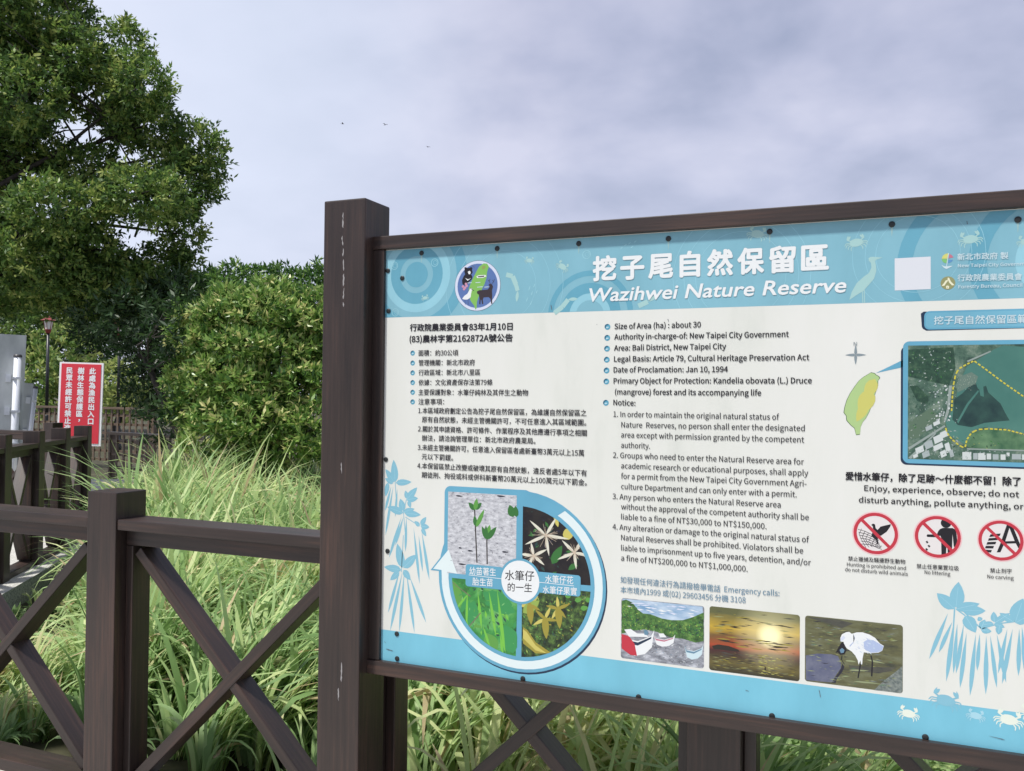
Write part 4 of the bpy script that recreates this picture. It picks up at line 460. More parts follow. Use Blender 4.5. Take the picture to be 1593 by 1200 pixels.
('reserve_map', 'yline', 11): ["7968 2633 7979 2678 7996 2674 7984 2629", "7988 2701 8006 2728 8020 2718 8002 2691", "8016 2742 8035 2768 8049 2758 8030 2732", "8047 2782 8071 2804 8082 2792 8058 2770", "8084 2816 8108 2838 8120 2825 8095 2804", "8125 2850 8166 2872 8174 2858 8134 2836", "8048 2422 8050 2390 8033 2388 8032 2422", "8051 2372 8052 2339 8036 2338 8034 2372", "8054 2322 8055 2288 8038 2288 8036 2321", "8056 2271 8058 2234 8042 2233 8039 2270", "8060 2216 8062 2180 8046 2178 8043 2214", "8064 2160 8066 2124 8050 2123 8047 2160", "8068 2104 8076 2059 8060 2056 8052 2102", "8081 2036 8089 1990 8072 1988 8064 2032", "8095 1970 8119 1924 8104 1916 8080 1962", "8130 1909 8158 1891 8148 1876 8120 1894", "8172 1882 8200 1864 8192 1849 8163 1867", "8214 1856 8240 1842 8232 1827 8206 1840", "8252 1835 8278 1822 8270 1806 8245 1820", "8282 1820 8308 1842 8318 1828 8293 1807", "8321 1852 8346 1874 8358 1860 8332 1840", "8360 1884 8385 1906 8396 1892 8370 1872", "8398 1916 8424 1938 8434 1925 8409 1904", "8436 1949 8462 1970 8473 1958 8448 1936", "8475 1982 8500 2004 8511 1990 8486 1969", "8513 2014 8538 2036 8550 2023 8524 2002", "8551 2047 8576 2068 8588 2056 8562 2034", "8590 2079 8614 2098 8624 2085 8600 2066", "8626 2108 8651 2128 8662 2114 8637 2095", "8664 2138 8688 2156 8698 2143 8674 2124", "8700 2166 8724 2186 8735 2172 8711 2153", "8737 2195 8762 2214 8772 2201 8748 2182", "8774 2224 8798 2243 8808 2230 8784 2210", "8810 2252 8834 2272 8844 2258 8821 2240", "8846 2281 8868 2300 8879 2286 8856 2268", "8880 2309 8904 2328 8914 2314 8891 2296", "8916 2338 8938 2356 8950 2342 8926 2324", "8950 2366 8974 2384 8984 2370 8961 2352", "8986 2394 9008 2412 9019 2398 8996 2380", "9020 2422 9043 2440 9054 2426 9031 2408", "8198 2860 8204 2828 8187 2825 8181 2857", "8207 2812 8214 2780 8197 2777 8190 2808", "8218 2767 8234 2740 8219 2731 8203 2758", "8242 2726 8258 2698 8243 2690 8227 2717", "8268 2687 8316 2658 8308 2644 8260 2672", "8336 2650 8376 2646 8374 2629 8334 2633", "8396 2644 8436 2640 8434 2624 8395 2628", "8454 2640 8485 2642 8486 2624 8454 2623", "8502 2642 8533 2644 8534 2626 8502 2625", "8549 2644 8580 2646 8581 2629 8550 2628", "8596 2646 8628 2648 8628 2631 8597 2630", "8641 2650 8668 2657 8672 2640 8646 2634", "8682 2661 8710 2668 8714 2652 8686 2644", "8724 2672 8750 2679 8755 2663 8728 2656", "8764 2683 8792 2690 8796 2674 8768 2666", "8806 2694 8834 2697 8837 2680 8808 2676", "8849 2699 8877 2703 8880 2686 8852 2682", "8892 2704 8920 2708 8922 2692 8894 2688", "8934 2710 8962 2714 8964 2697 8936 2694", "8976 2716 9004 2720 9006 2702 8978 2699", "9018 2722 9046 2725 9048 2708 9020 2704"],
('reserve_map', 'low2', 4): ["7184 1956 7494 1793 7495 1883"],
('island_outline', 'isle_o', 4): ["7128 1946 7173 1958 7189 1978 7220 1995 7234 2018 7210 2052 7210 2114 7174 2228 7143 2342 7112 2442 7070 2529 7033 2578 7007 2644 7000 2738 6954 2746 6932 2660 6884 2618 6838 2562 6833 2504 6803 2462 6814 2390 6838 2303 6877 2216 6930 2130 6984 2052 7036 2006 7089 1972"],
('island_outline', 'isle', 5): ["7125 1952 7168 1964 7184 1983 7214 2000 7226 2022 7204 2056 7204 2118 7169 2230 7139 2342 7109 2440 7068 2526 7033 2574 7008 2639 7000 2732 6956 2739 6936 2655 6889 2614 6845 2558 6840 2502 6811 2460 6821 2388 6844 2303 6882 2218 6934 2132 6985 2056 7036 2011 7087 1978"],
('island_outline', 'isle_y', 6): ["7174 2030 7102 2050 7069 2086 7052 2130 7046 2178 7050 2230 7064 2286 7115 2258 7154 2224 7186 2186 7205 2144 7208 2095", "7130 2172 7036 2194 6995 2239 6974 2292 6970 2352 6976 2416 6998 2487 7064 2453 7114 2412 7153 2366 7176 2314 7179 2254", "7078 2344 7016 2360 6986 2393 6966 2432 6956 2476 6953 2522 6959 2574 7004 2548 7040 2518 7070 2485 7090 2447 7099 2403"],
('compass_mark', 'grayt', 4): ["6944 1726 6966 1742 6986 1742 7007 1740 7028 1736 7049 1732 7070 1726 7049 1719 7028 1714 7007 1711 6986 1708 6966 1708", "6944 1726 6928 1746 6928 1767 6930 1788 6934 1808 6938 1830 6944 1850 6951 1830 6956 1808 6959 1788 6962 1767 6962 1746", "6944 1726 6924 1708 6903 1708 6882 1711 6862 1714 6840 1719 6820 1726 6840 1732 6862 1736 6882 1740 6903 1742 6924 1742", "6944 1726 6962 1703 6962 1680 6959 1658 6956 1636 6951 1613 6944 1590 6938 1613 6934 1636 6930 1658 6928 1680 6928 1703"],
('hunting_symbol', 'halo', 3): ["7462 3978 7458 4020 7448 4062 7432 4102 7410 4139 7382 4172 7348 4200 7312 4222 7272 4238 7230 4249 7187 4252 7144 4249 7102 4238 7062 4222 7026 4200 6992 4172 6964 4139 6942 4102 6926 4062 6916 4020 6912 3978 6933 3978 6936 4017 6946 4056 6960 4092 6982 4126 7008 4157 7038 4183 7072 4204 7108 4219 7148 4228 7187 4232 7227 4228 7266 4219 7302 4204 7336 4183 7367 4157 7392 4126 7414 4092 7429 4056 7438 4017 7441 3978", "6912 3978 6916 3934 6926 3892 6942 3852 6964 3816 6992 3783 7026 3755 7062 3732 7102 3716 7144 3706 7187 3702 7230 3706 7272 3716 7312 3732 7348 3755 7382 3783 7410 3816 7432 3852 7448 3892 7458 3934 7462 3978 7441 3978 7438 3938 7429 3898 7414 3862 7392 3828 7367 3798 7336 3772 7302 3751 7266 3736 7227 3726 7187 3723 7148 3726 7108 3736 7072 3751 7038 3772 7008 3798 6982 3828 6960 3862 6946 3898 6936 3938 6933 3978"],
('hunting_symbol', 'red', 6): ["7446 3978 7443 4018 7434 4058 7418 4095 7397 4130 7370 4160 7340 4187 7305 4208 7267 4224 7228 4234 7187 4236 7146 4234 7107 4224 7070 4208 7034 4187 7004 4160 6978 4130 6956 4095 6940 4058 6931 4018 6928 3978 6966 3978 6970 4012 6978 4046 6990 4078 7009 4107 7031 4133 7058 4156 7087 4174 7119 4187 7152 4195 7187 4198 7222 4195 7255 4187 7287 4174 7316 4156 7343 4133 7366 4107 7384 4078 7396 4046 7405 4012 7408 3978", "6928 3978 6931 3936 6940 3897 6956 3860 6978 3825 7004 3794 7034 3768 7070 3746 7107 3730 7146 3721 7187 3718 7228 3721 7267 3730 7305 3746 7340 3768 7370 3794 7397 3825 7418 3860 7434 3897 7443 3936 7446 3978 7408 3978 7405 3943 7396 3909 7384 3877 7366 3848 7343 3822 7316 3799 7287 3781 7255 3768 7222 3760 7187 3757 7152 3760 7119 3768 7087 3781 7058 3799 7031 3822 7009 3848 6990 3877 6978 3909 6970 3943 6966 3978", "7012 3830 7334 4152 7362 4125 7040 3802"],
('hunting_symbol', 'symbg', 3): ["7410 3978 7408 4012 7399 4046 7386 4078 7368 4108 7345 4135 7318 4158 7288 4176 7256 4190 7222 4198 7187 4200 7152 4198 7118 4190 7086 4176 7056 4158 7030 4135 7006 4108 6988 4078 6975 4046 6967 4012 6964 3978 6967 3942 6975 3908 6988 3876 7006 3846 7030 3820 7056 3797 7086 3778 7118 3765 7152 3757 7187 3754 7222 3757 7256 3765 7288 3778 7318 3797 7345 3820 7368 3846 7386 3876 7399 3908 7408 3942"],
('hunting_symbol', 'black', 5): ["7138 3874 7148 3860 7167 3856 7182 3867 7188 3910 7210 3932 7245 3888 7302 3868 7365 3849 7355 3884 7316 3947 7260 3994 7218 4018 7214 4062 7220 4100 7208 4116 7192 4056 7160 4027 7139 4013 7149 3974 7158 3927 7154 3889", "6980 3942 7060 3960 7061 3954 6982 3936", "7059 3960 7138 3993 7140 3987 7062 3954", "7136 3992 7215 4071 7220 4066 7142 3988", "7022 3928 6993 3999 6998 4001 7026 3930", "6993 4001 7030 4084 7034 4082 6998 3999", "7030 4084 7073 4166 7078 4163 7034 4081", "6989 3979 7071 3994 7072 3987 6990 3972", "7070 3993 7152 4026 7154 4020 7073 3987", "7151 4025 7224 4092 7228 4088 7156 4020", "7062 3952 7030 4028 7036 4030 7067 3954", "7030 4030 7067 4100 7072 4097 7036 4027", "7067 4100 7110 4158 7114 4155 7072 4096", "6998 4016 7083 4026 7084 4020 6999 4009", "7082 4026 7166 4058 7169 4052 7084 4020", "7166 4058 7232 4113 7236 4108 7170 4053", "7102 3978 7068 4056 7073 4058 7107 3980", "7068 4058 7104 4116 7109 4112 7073 4055", "7105 4116 7148 4152 7152 4147 7108 4112", "7007 4052 7094 4060 7095 4053 7008 4046", "7094 4060 7181 4092 7183 4086 7096 4053", "7180 4091 7242 4134 7245 4129 7184 4086", "7142 4002 7106 4084 7110 4086 7147 4004", "7106 4086 7142 4132 7146 4128 7110 4083", "7143 4132 7186 4144 7188 4139 7144 4127", "7016 4088 7106 4092 7106 4086 7016 4082", "7106 4092 7196 4124 7198 4118 7108 4086", "7195 4124 7250 4155 7254 4150 7198 4118", "7182 4027 7142 4112 7148 4114 7187 4030", "7144 4114 7179 4148 7182 4144 7147 4110", "7182 4148 7224 4137 7222 4132 7180 4142", "7025 4125 7118 4126 7118 4119 7025 4118", "7117 4126 7210 4157 7212 4150 7119 4120", "7210 4157 7259 4176 7262 4170 7212 4151", "7222 4052 7180 4140 7184 4142 7227 4054", "7181 4143 7216 4164 7219 4158 7184 4138", "7220 4163 7262 4129 7258 4125 7216 4159"],
('littering_symbol', 'halo', 3): ["8161 3970 8158 4012 8148 4054 8132 4093 8110 4129 8082 4161 8050 4188 8014 4210 7974 4227 7933 4237 7891 4240 7849 4237 7808 4227 7768 4210 7732 4188 7700 4161 7672 4129 7650 4093 7634 4054 7624 4012 7621 3970 7642 3970 7644 4010 7654 4048 7668 4084 7689 4117 7714 4146 7744 4172 7778 4192 7814 4208 7852 4216 7891 4220 7930 4216 7968 4208 8004 4192 8038 4172 8068 4146 8093 4117 8114 4084 8128 4048 8138 4010 8140 3970", "7621 3970 7624 3928 7634 3887 7650 3848 7672 3812 7700 3780 7732 3752 7768 3730 7808 3714 7849 3704 7891 3700 7933 3704 7974 3714 8014 3730 8050 3752 8082 3780 8110 3812 8132 3848 8148 3887 8158 3928 8161 3970 8140 3970 8138 3931 8128 3893 8114 3857 8093 3824 8068 3794 8038 3768 8004 3748 7968 3733 7930 3724 7891 3720 7852 3724 7814 3733 7778 3748 7744 3768 7714 3794 7689 3824 7668 3857 7654 3893 7644 3931 7642 3970"],
('littering_symbol', 'red', 6): ["8146 3970 8142 4010 8133 4049 8118 4086 8097 4120 8071 4150 8040 4176 8006 4197 7970 4212 7931 4222 7891 4225 7851 4222 7812 4212 7776 4197 7742 4176 7711 4150 7685 4120 7664 4086 7649 4049 7640 4010 7636 3970 7674 3970 7677 4004 7685 4037 7698 4068 7716 4098 7738 4124 7764 4146 7793 4163 7824 4176 7857 4184 7891 4186 7925 4184 7958 4176 7990 4163 8018 4146 8044 4124 8066 4098 8084 4068 8097 4037 8105 4004 8108 3970", "7636 3970 7640 3930 7649 3892 7664 3854 7685 3820 7711 3790 7742 3764 7776 3744 7812 3728 7851 3718 7891 3716 7931 3718 7970 3728 8006 3744 8040 3764 8071 3790 8097 3820 8118 3854 8133 3892 8142 3930 8146 3970 8108 3970 8105 3936 8097 3904 8084 3872 8066 3843 8044 3817 8018 3795 7990 3778 7958 3764 7925 3756 7891 3754 7857 3756 7824 3764 7793 3778 7764 3795 7738 3817 7716 3843 7698 3872 7685 3904 7677 3936 7674 3970", "7719 3826 8036 4142 8063 4115 7746 3798"],
('littering_symbol', 'symbg', 3): ["8110 3970 8108 4004 8100 4038 8086 4070 8068 4099 8046 4125 8020 4148 7990 4166 7958 4178 7926 4186 7891 4189 7857 4186 7824 4178 7792 4166 7762 4148 7736 4125 7714 4099 7696 4070 7682 4038 7674 4004 7672 3970 7674 3936 7682 3902 7696 3871 7714 3842 7736 3816 7762 3793 7792 3775 7824 3762 7857 3754 7891 3751 7926 3754 7958 3762 7990 3775 8020 3793 8046 3816 8068 3842 8086 3871 8100 3902 8108 3936"],
('littering_symbol', 'black', 5): ["8040 3796 8037 3814 8029 3830 8016 3843 8000 3852 7982 3854 7964 3852 7948 3843 7936 3830 7928 3814 7925 3796 7928 3779 7936 3763 7948 3750", "7898 3900 7916 3873 7949 3856 8056 3852 8090 3872 8099 3923 8108 4026 8084 4088 8068 4074 8059 3970 8054 3926 8050 4090 8044 4136 8028 4152 8004 4168 7998 4079 7987 4080 7984 4188 7934 4204 7929 3972 7916 3950 7902 3976 7774 3979 7769 3961 7776 3948 7882 3941", "7757 4038 7774 4026 7790 4046 7774 4060", "7779 4086 7796 4074 7812 4094 7796 4108", "7754 4129 7770 4116 7786 4137 7770 4150"],
('carving_symbol', 'halo', 3): ["8824 3966 8820 4005 8812 4044 8796 4080 8776 4114 8750 4144 8720 4170 8686 4190 8650 4206 8612 4214 8572 4218 8532 4214 8494 4206 8458 4190 8424 4170 8394 4144 8368 4114 8348 4080 8332 4044 8323 4005 8320 3966 8339 3966 8342 4002 8350 4038 8364 4072 8384 4102 8407 4130 8435 4154 8466 4173 8500 4187 8536 4196 8572 4198 8608 4196 8644 4187 8678 4173 8709 4154 8736 4130 8760 4102 8780 4072 8794 4038 8802 4002 8805 3966", "8320 3966 8323 3926 8332 3888 8348 3851 8368 3818 8394 3788 8424 3762 8458 3741 8494 3726 8532 3717 8572 3714 8612 3717 8650 3726 8686 3741 8720 3762 8750 3788 8776 3818 8796 3851 8812 3888 8820 3926 8824 3966 8805 3966 8802 3929 8794 3894 8780 3860 8760 3828 8736 3801 8709 3777 8678 3758 8644 3744 8608 3736 8572 3732 8536 3736 8500 3744 8466 3758 8435 3777 8407 3801 8384 3828 8364 3860 8350 3894 8342 3929 8339 3966"],
('carving_symbol', 'red', 6): ["8810 3966 8806 4003 8798 4039 8784 4074 8764 4106 8740 4134 8712 4158 8680 4178 8646 4192 8609 4200 8572 4204 8534 4200 8498 4192 8464 4178 8432 4158 8404 4134 8380 4106 8360 4074 8346 4039 8337 4003 8334 3966 8370 3966 8372 3997 8380 4028 8392 4058 8408 4084 8429 4108 8453 4129 8480 4146 8510 4158 8540 4165 8572 4168 8604 4165 8634 4158 8664 4146 8690 4129 8714 4108 8736 4084 8752 4058 8764 4028 8772 3997 8774 3966", "8334 3966 8337 3928 8346 3892 8360 3858 8380 3826 8404 3798 8432 3774 8464 3754 8498 3740 8534 3731 8572 3728 8609 3731 8646 3740 8680 3754 8712 3774 8740 3798 8764 3826 8784 3858 8798 3892 8806 3928 8810 3966 8774 3966 8772 3934 8764 3903 8752 3874 8736 3847 8714 3823 8690 3802 8664 3786 8634 3774 8604 3766 8572 3764 8540 3766 8510 3774 8480 3786 8453 3802 8429 3823 8408 3847 8392 3874 8380 3903 8372 3934 8370 3966", "8412 3830 8707 4126 8732 4101 8436 3805"],
('carving_symbol', 'symbg', 3): ["8776 3966 8774 3998 8766 4029 8754 4058 8737 4086 8716 4110 8692 4131 8664 4148 8635 4160 8604 4168 8572 4170 8540 4168 8508 4160 8479 4148 8452 4131 8428 4110 8406 4086 8390 4058 8378 4029 8370 3998 8368 3966 8370 3934 8378 3902 8390 3873 8406 3846 8428 3821 8452 3800 8479 3784 8508 3771 8540 3764 8572 3761 8604 3764 8635 3771 8664 3784 8692 3800 8716 3821 8737 3846 8754 3873 8766 3902 8774 3934"],
('carving_symbol', 'black', 5): ["8638 3762 8685 3756 8772 3992 8782 4078 8752 4037 8728 3988 8608 4001 8568 4106 8529 4110 8568 4000", "8462 3900 8570 3881 8561 3911 8451 3932", "8446 3947 8547 3932 8538 3962 8436 3978", "8430 3994 8524 3984 8515 4014 8420 4026", "8415 4040 8500 4036 8492 4066 8404 4072", "8400 4087 8478 4087 8468 4117 8389 4119"],
('carving_symbol', 'symbg', 5.5): ["8662 3810 8716 3960 8619 3971"],
('life_cycle_diagram', 'navy', 2): ["3692 5042 3684 5180 3662 5318 3626 5453 3576 5583 3513 5707 3437 5824 3350 5932 3251 6031 3142 6118 3026 6194 2902 6258 2772 6308 2637 6344 2499 6366 2360 6373 2221 6366 2083 6344 1948 6308 1818 6258 1694 6194 1578 6118 1469 6031 1370 5932 1283 5824 1207 5707 1144 5583 1094 5453 1058 5318 1036 5180 1028 5042 1036 4902 1058 4764 1094 4630 1144 4500 1207 4376 1283 4259 1370 4150 1469 4052 1578 3964 1694 3888 1818 3825 1948 3776 2083 3739 2221 3718 2360 3710 2499 3718 2637 3739 2772 3776 2902 3825 3026 3888 3142 3964 3251 4052 3350 4150 3437 4259 3513 4376 3576 4500 3626 4630 3662 4764 3684 4902"],
('life_cycle_diagram', 'low2', 3): ["3672 5016 3664 5156 3642 5294 3606 5428 3556 5558 3493 5682 3417 5799 3330 5908 3231 6006 3122 6094 3006 6170 2882 6233 2752 6283 2617 6319 2479 6340 2340 6348 2201 6340 2063 6319 1928 6283 1798 6233 1674 6170 1558 6094 1449 6006 1350 5908 1263 5799 1187 5682 1124 5558 1074 5428 1038 5294 1016 5156 1008 5016 1016 4878 1038 4740 1074 4605 1124 4475 1187 4351 1263 4234 1350 4126 1449 4027 1558 3940 1674 3864 1798 3800 1928 3750 2063 3714 2201 3692 2340 3685 2479 3692 2617 3714 2752 3750 2882 3800 3006 3864 3122 3940 3231 4027 3330 4126 3417 4234 3493 4351 3556 4475 3606 4605 3642 4740 3664 4878"],
('life_cycle_diagram', 'ringw', 4): ["2943 3882 3061 3953 3170 4036 3270 4130 3360 4234 3437 4348 3502 4468 3554 4596 3592 4728 3616 4862 3624 5000 3619 5137 3599 5272 3564 5406 3516 5534 3454 5656 3380 5772 3293 5878 3196 5975 3088 6061 2972 6135 2850 6196 2721 6244 2588 6277 2452 6296 2314 6301 2178 6291 2043 6266 1911 6228 1784 6175 1664 6109 1551 6030 1448 5941 1354 5840 1272 5730 1202 5612 1144 5488 1101 5357 1072 5223 1057 5086 1057 4950 1176 4956 1176 5080 1190 5204 1216 5326 1256 5444 1308 5556 1372 5664 1446 5764 1530 5854 1624 5936 1727 6007 1836 6067 1951 6114 2070 6150 2193 6172 2317 6182 2442 6177 2565 6160 2686 6129 2802 6086 2914 6030 3018 5964 3116 5886 3204 5798 3282 5702 3350 5597 3406 5486 3450 5370 3482 5249 3500 5126 3505 5002 3496 4877 3475 4754 3440 4635 3394 4520 3334 4410 3264 4308 3184 4212 3092 4128 2994 4052 2887 3988"],
('life_cycle_diagram', 'low2', 5): ["3498 5016 3492 5138 3473 5258 3442 5374 3398 5488 3343 5596 3277 5698 3201 5792 3115 5878 3021 5954 2919 6020 2811 6074 2698 6118 2581 6150 2461 6168 2340 6175 2219 6168 2099 6150 1982 6118 1869 6074 1761 6020 1659 5954 1565 5878 1479 5792 1403 5698 1337 5596 1282 5488 1238 5374 1207 5258 1188 5138 1182 5016 1188 4896 1207 4776 1238 4658 1282 4546 1337 4438 1403 4336 1479 4242 1565 4156 1659 4080 1761 4014 1869 3958 1982 3915 2099 3884 2219 3864 2340 3858 2461 3864 2581 3884 2698 3915 2811 3958 2919 4014 3021 4080 3115 4156 3201 4242 3277 4336 3343 4438 3398 4546 3442 4658 3473 4776 3492 4896"],
('life_cycle_diagram', 'low2', 5.5): ["2440 3672 3072 3924 2440 4351 1674 4916 1094 4956 1094 3772 1099 3741 1113 3714 1135 3691 1163 3677 1194 3672"],
('life_cycle_diagram', 'sand', 7): ["1156 3758 2290 3758 2290 4996 1156 4996"],
('life_cycle_diagram', 'nightp', 7): ["2390 3912 2450 3917 2522 3926 2592 3940 2662 3960 2730 3982 2797 4010 2862 4042 2924 4078 2984 4118 3042 4162 3096 4210 3146 4261 3194 4315 3238 4372 3278 4432 3314 4495 3346 4560 3374 4626 3397 4694 3416 4764 3430 4834 3440 4906 3444 4978 2390 4996"],
('life_cycle_diagram', 'greenp', 7): ["2302 6121 2230 6116 2158 6106 2088 6092 2018 6074 1950 6050 1883 6022 1818 5990 1756 5954 1696 5914 1638 5870 1584 5823 1534 5772 1486 5718 1442 5660 1402 5600 1366 5538 1334 5474 1306 5407 1283 5339 1264 5269 1250 5198 1240 5127 1236 5066 2320 5066"],
('life_cycle_diagram', 'fruitp', 7): ["3444 5066 3440 5127 3430 5198 3416 5269 3397 5339 3374 5407 3346 5474 3314 5538 3278 5600 3238 5660 3194 5718 3146 5772 3096 5823 3042 5870 2984 5914 2924 5954 2862 5990 2797 6022 2730 6050 2662 6074 2592 6092 2522 6106 2450 6116 2390 6121 2390 5066"],
('life_cycle_diagram', 'bark', 8): ["1664 4803 1614 3996 1594 3996 1644 4804", "1833 4811 1822 4440 1802 4441 1813 4812"],
('life_cycle_diagram', 'lf1', 9): ["1610 4011 1614 3971 1601 3947 1582 3930 1559 3917 1532 3908 1500 3904 1506 3935 1515 3962 1528 3985 1546 4004 1570 4016", "1610 4005 1649 4008 1673 3996 1691 3977 1704 3954 1715 3928 1721 3898 1690 3902 1664 3912 1640 3925 1622 3942 1608 3966", "1624 4256 1648 4226 1652 4198 1648 4171 1638 4144 1624 4119 1605 4094 1592 4123 1584 4151 1580 4178 1584 4206 1594 4232", "1634 4254 1666 4242 1684 4220 1696 4196 1704 4170 1707 4142 1706 4112 1682 4130 1662 4149 1644 4170 1632 4194 1626 4220", "1812 4441 1824 4398 1818 4362 1804 4330 1784 4301 1759 4274 1728 4248 1726 4288 1730 4324 1737 4359 1750 4392 1771 4420", "1812 4441 1864 4428 1897 4400 1923 4366 1943 4328 1959 4287 1970 4242 1928 4262 1891 4287 1858 4316 1832 4348 1812 4387", "1812 4441 1832 4404 1834 4368 1831 4332 1822 4298 1810 4263 1792 4229 1782 4266 1776 4302 1773 4338 1776 4373 1786 4408", "2238 4079 2276 4034 2278 4000 2267 3970 2246 3944 2216 3922 2177 3902 2158 3942 2149 3978 2148 4011 2157 4041 2180 4066", "2290 4076 2320 4044 2320 4016 2320 3988 2311 3962 2294 3936 2269 3912 2251 3942 2241 3971 2236 4000 2239 4027 2252 4053"],
('life_cycle_diagram', 'lf2', 9): ["1610 4011 1644 3986 1658 3958 1662 3929 1660 3898 1654 3867 1642 3834 1620 3860 1603 3888 1591 3916 1585 3946 1588 3976", "1634 4270 1680 4236 1709 4192 1730 4146 1747 4097 1759 4046 1766 3992 1729 4032 1697 4074 1670 4117 1647 4162 1632 4212", "1812 4441 1854 4411 1871 4376 1878 4338 1878 4300 1872 4260 1859 4218 1830 4251 1809 4285 1793 4320 1784 4358 1786 4396"],
('life_cycle_diagram', 'shadp', 8): ["1282 3814 1302 3824 1323 3828 1344 3828 1364 3828 1386 3824 1406 3820 1386 3812 1366 3808 1345 3804 1324 3804 1304 3805", "1964 3780 1988 3791 2012 3794 2036 3795 2061 3794 2086 3790 2110 3785 2086 3778 2062 3774 2038 3771 2013 3770 1988 3772", "1496 4630 1511 4640 1527 4644 1543 4644 1559 4642 1575 4640 1591 4634 1576 4628 1560 4623 1544 4620 1528 4619 1512 4620", "1340 4845 1364 4855 1386 4858 1409 4858 1432 4856 1455 4852 1478 4846 1455 4840 1432 4836 1410 4834 1386 4833 1364 4836", "1344 4598 1352 4609 1361 4613 1370 4614 1380 4613 1390 4610 1400 4606 1391 4599 1382 4594 1374 4590 1364 4588 1355 4590", "2060 4604 2077 4614 2094 4618 2112 4618 2130 4616 2148 4614 2166 4608 2148 4602 2130 4597 2113 4594 2096 4593 2078 4595"],
('life_cycle_diagram', 'lf1', 8): ["2855 4720 2924 4698 2962 4658 2986 4612 3002 4560 3010 4504 3008 4442 2956 4474 2913 4510 2877 4550 2850 4596 2836 4649", "3228 4688 3188 4680 3162 4690 3142 4707 3126 4729 3114 4755 3106 4786 3138 4784 3166 4778 3191 4768 3212 4752 3227 4729"],
('life_cycle_diagram', 'ochl', 8): ["3039 4352 3112 4350 3150 4323 3172 4289 3156 4272 3136 4250 3108 4222 3089 4204 3077 4193 3056 4202 3030 4238 3017 4282", "2944 4182 2955 4138 2950 4097 2926 4080 2898 4063 2870 4047 2838 4030 2852 4037 2871 4047 2883 4074 2894 4113 2910 4150"],
('life_cycle_diagram', 'petal', 9): ["2756 4314 2798 4276 2830 4231 2858 4184 2882 4135 2904 4084 2903 4066 2886 4074 2852 4117 2820 4162 2792 4208 2768 4258", "2756 4314 2814 4336 2872 4344 2932 4349 2991 4350 3051 4347 3111 4341 3052 4326 2994 4314 2935 4306 2876 4300 2816 4300", "2756 4314 2748 4366 2752 4417 2762 4466 2774 4516 2790 4564 2810 4612 2811 4560 2809 4510 2804 4459 2796 4409 2782 4360", "2756 4314 2694 4324 2636 4346 2582 4373 2528 4404 2477 4436 2426 4472 2486 4456 2544 4435 2600 4412 2656 4386 2708 4356", "2756 4314 2724 4266 2684 4228 2640 4194 2595 4164 2548 4135 2498 4110 2534 4152 2573 4191 2614 4228 2656 4262 2702 4293", "3196 4530 3234 4504 3260 4470 3280 4435 3268 4417 3255 4398 3242 4377 3245 4382 3251 4391 3247 4409 3224 4446 3204 4484", "3196 4530 3240 4552 3285 4562 3331 4566 3354 4577 3360 4591 3364 4602 3353 4575 3342 4550 3330 4526 3290 4518 3244 4518", "3196 4530 3184 4572 3184 4612 3190 4652 3200 4691 3212 4730 3228 4768 3233 4727 3234 4686 3233 4646 3228 4606 3218 4568", "3196 4530 3145 4534 3100 4550 3056 4570 3015 4594 2974 4620 2936 4650 2984 4640 3030 4626 3074 4610 3118 4590 3160 4566", "3196 4530 3175 4490 3146 4458 3114 4431 3078 4406 3042 4384 3003 4365 3028 4400 3056 4434 3085 4464 3117 4492 3152 4516", "2568 4624 2578 4588 2575 4554 2567 4522 2556 4490 2542 4460 2524 4430 2521 4464 2522 4498 2524 4532 2532 4564 2544 4596", "2568 4624 2611 4621 2648 4607 2683 4588 2716 4566 2748 4542 2778 4514 2738 4523 2700 4535 2662 4550 2628 4568 2595 4590", "2568 4624 2586 4659 2612 4684 2642 4704 2673 4722 2706 4737 2741 4749 2718 4720 2694 4693 2668 4669 2638 4648 2607 4631", "2568 4624 2536 4648 2514 4676 2497 4708 2484 4742 2472 4776 2464 4814 2491 4787 2514 4759 2535 4729 2553 4698 2566 4664", "2568 4624 2528 4606 2489 4599 2449 4598 2408 4600 2390 4606 2390 4615 2390 4628 2408 4636 2447 4642 2487 4644 2528 4640"],
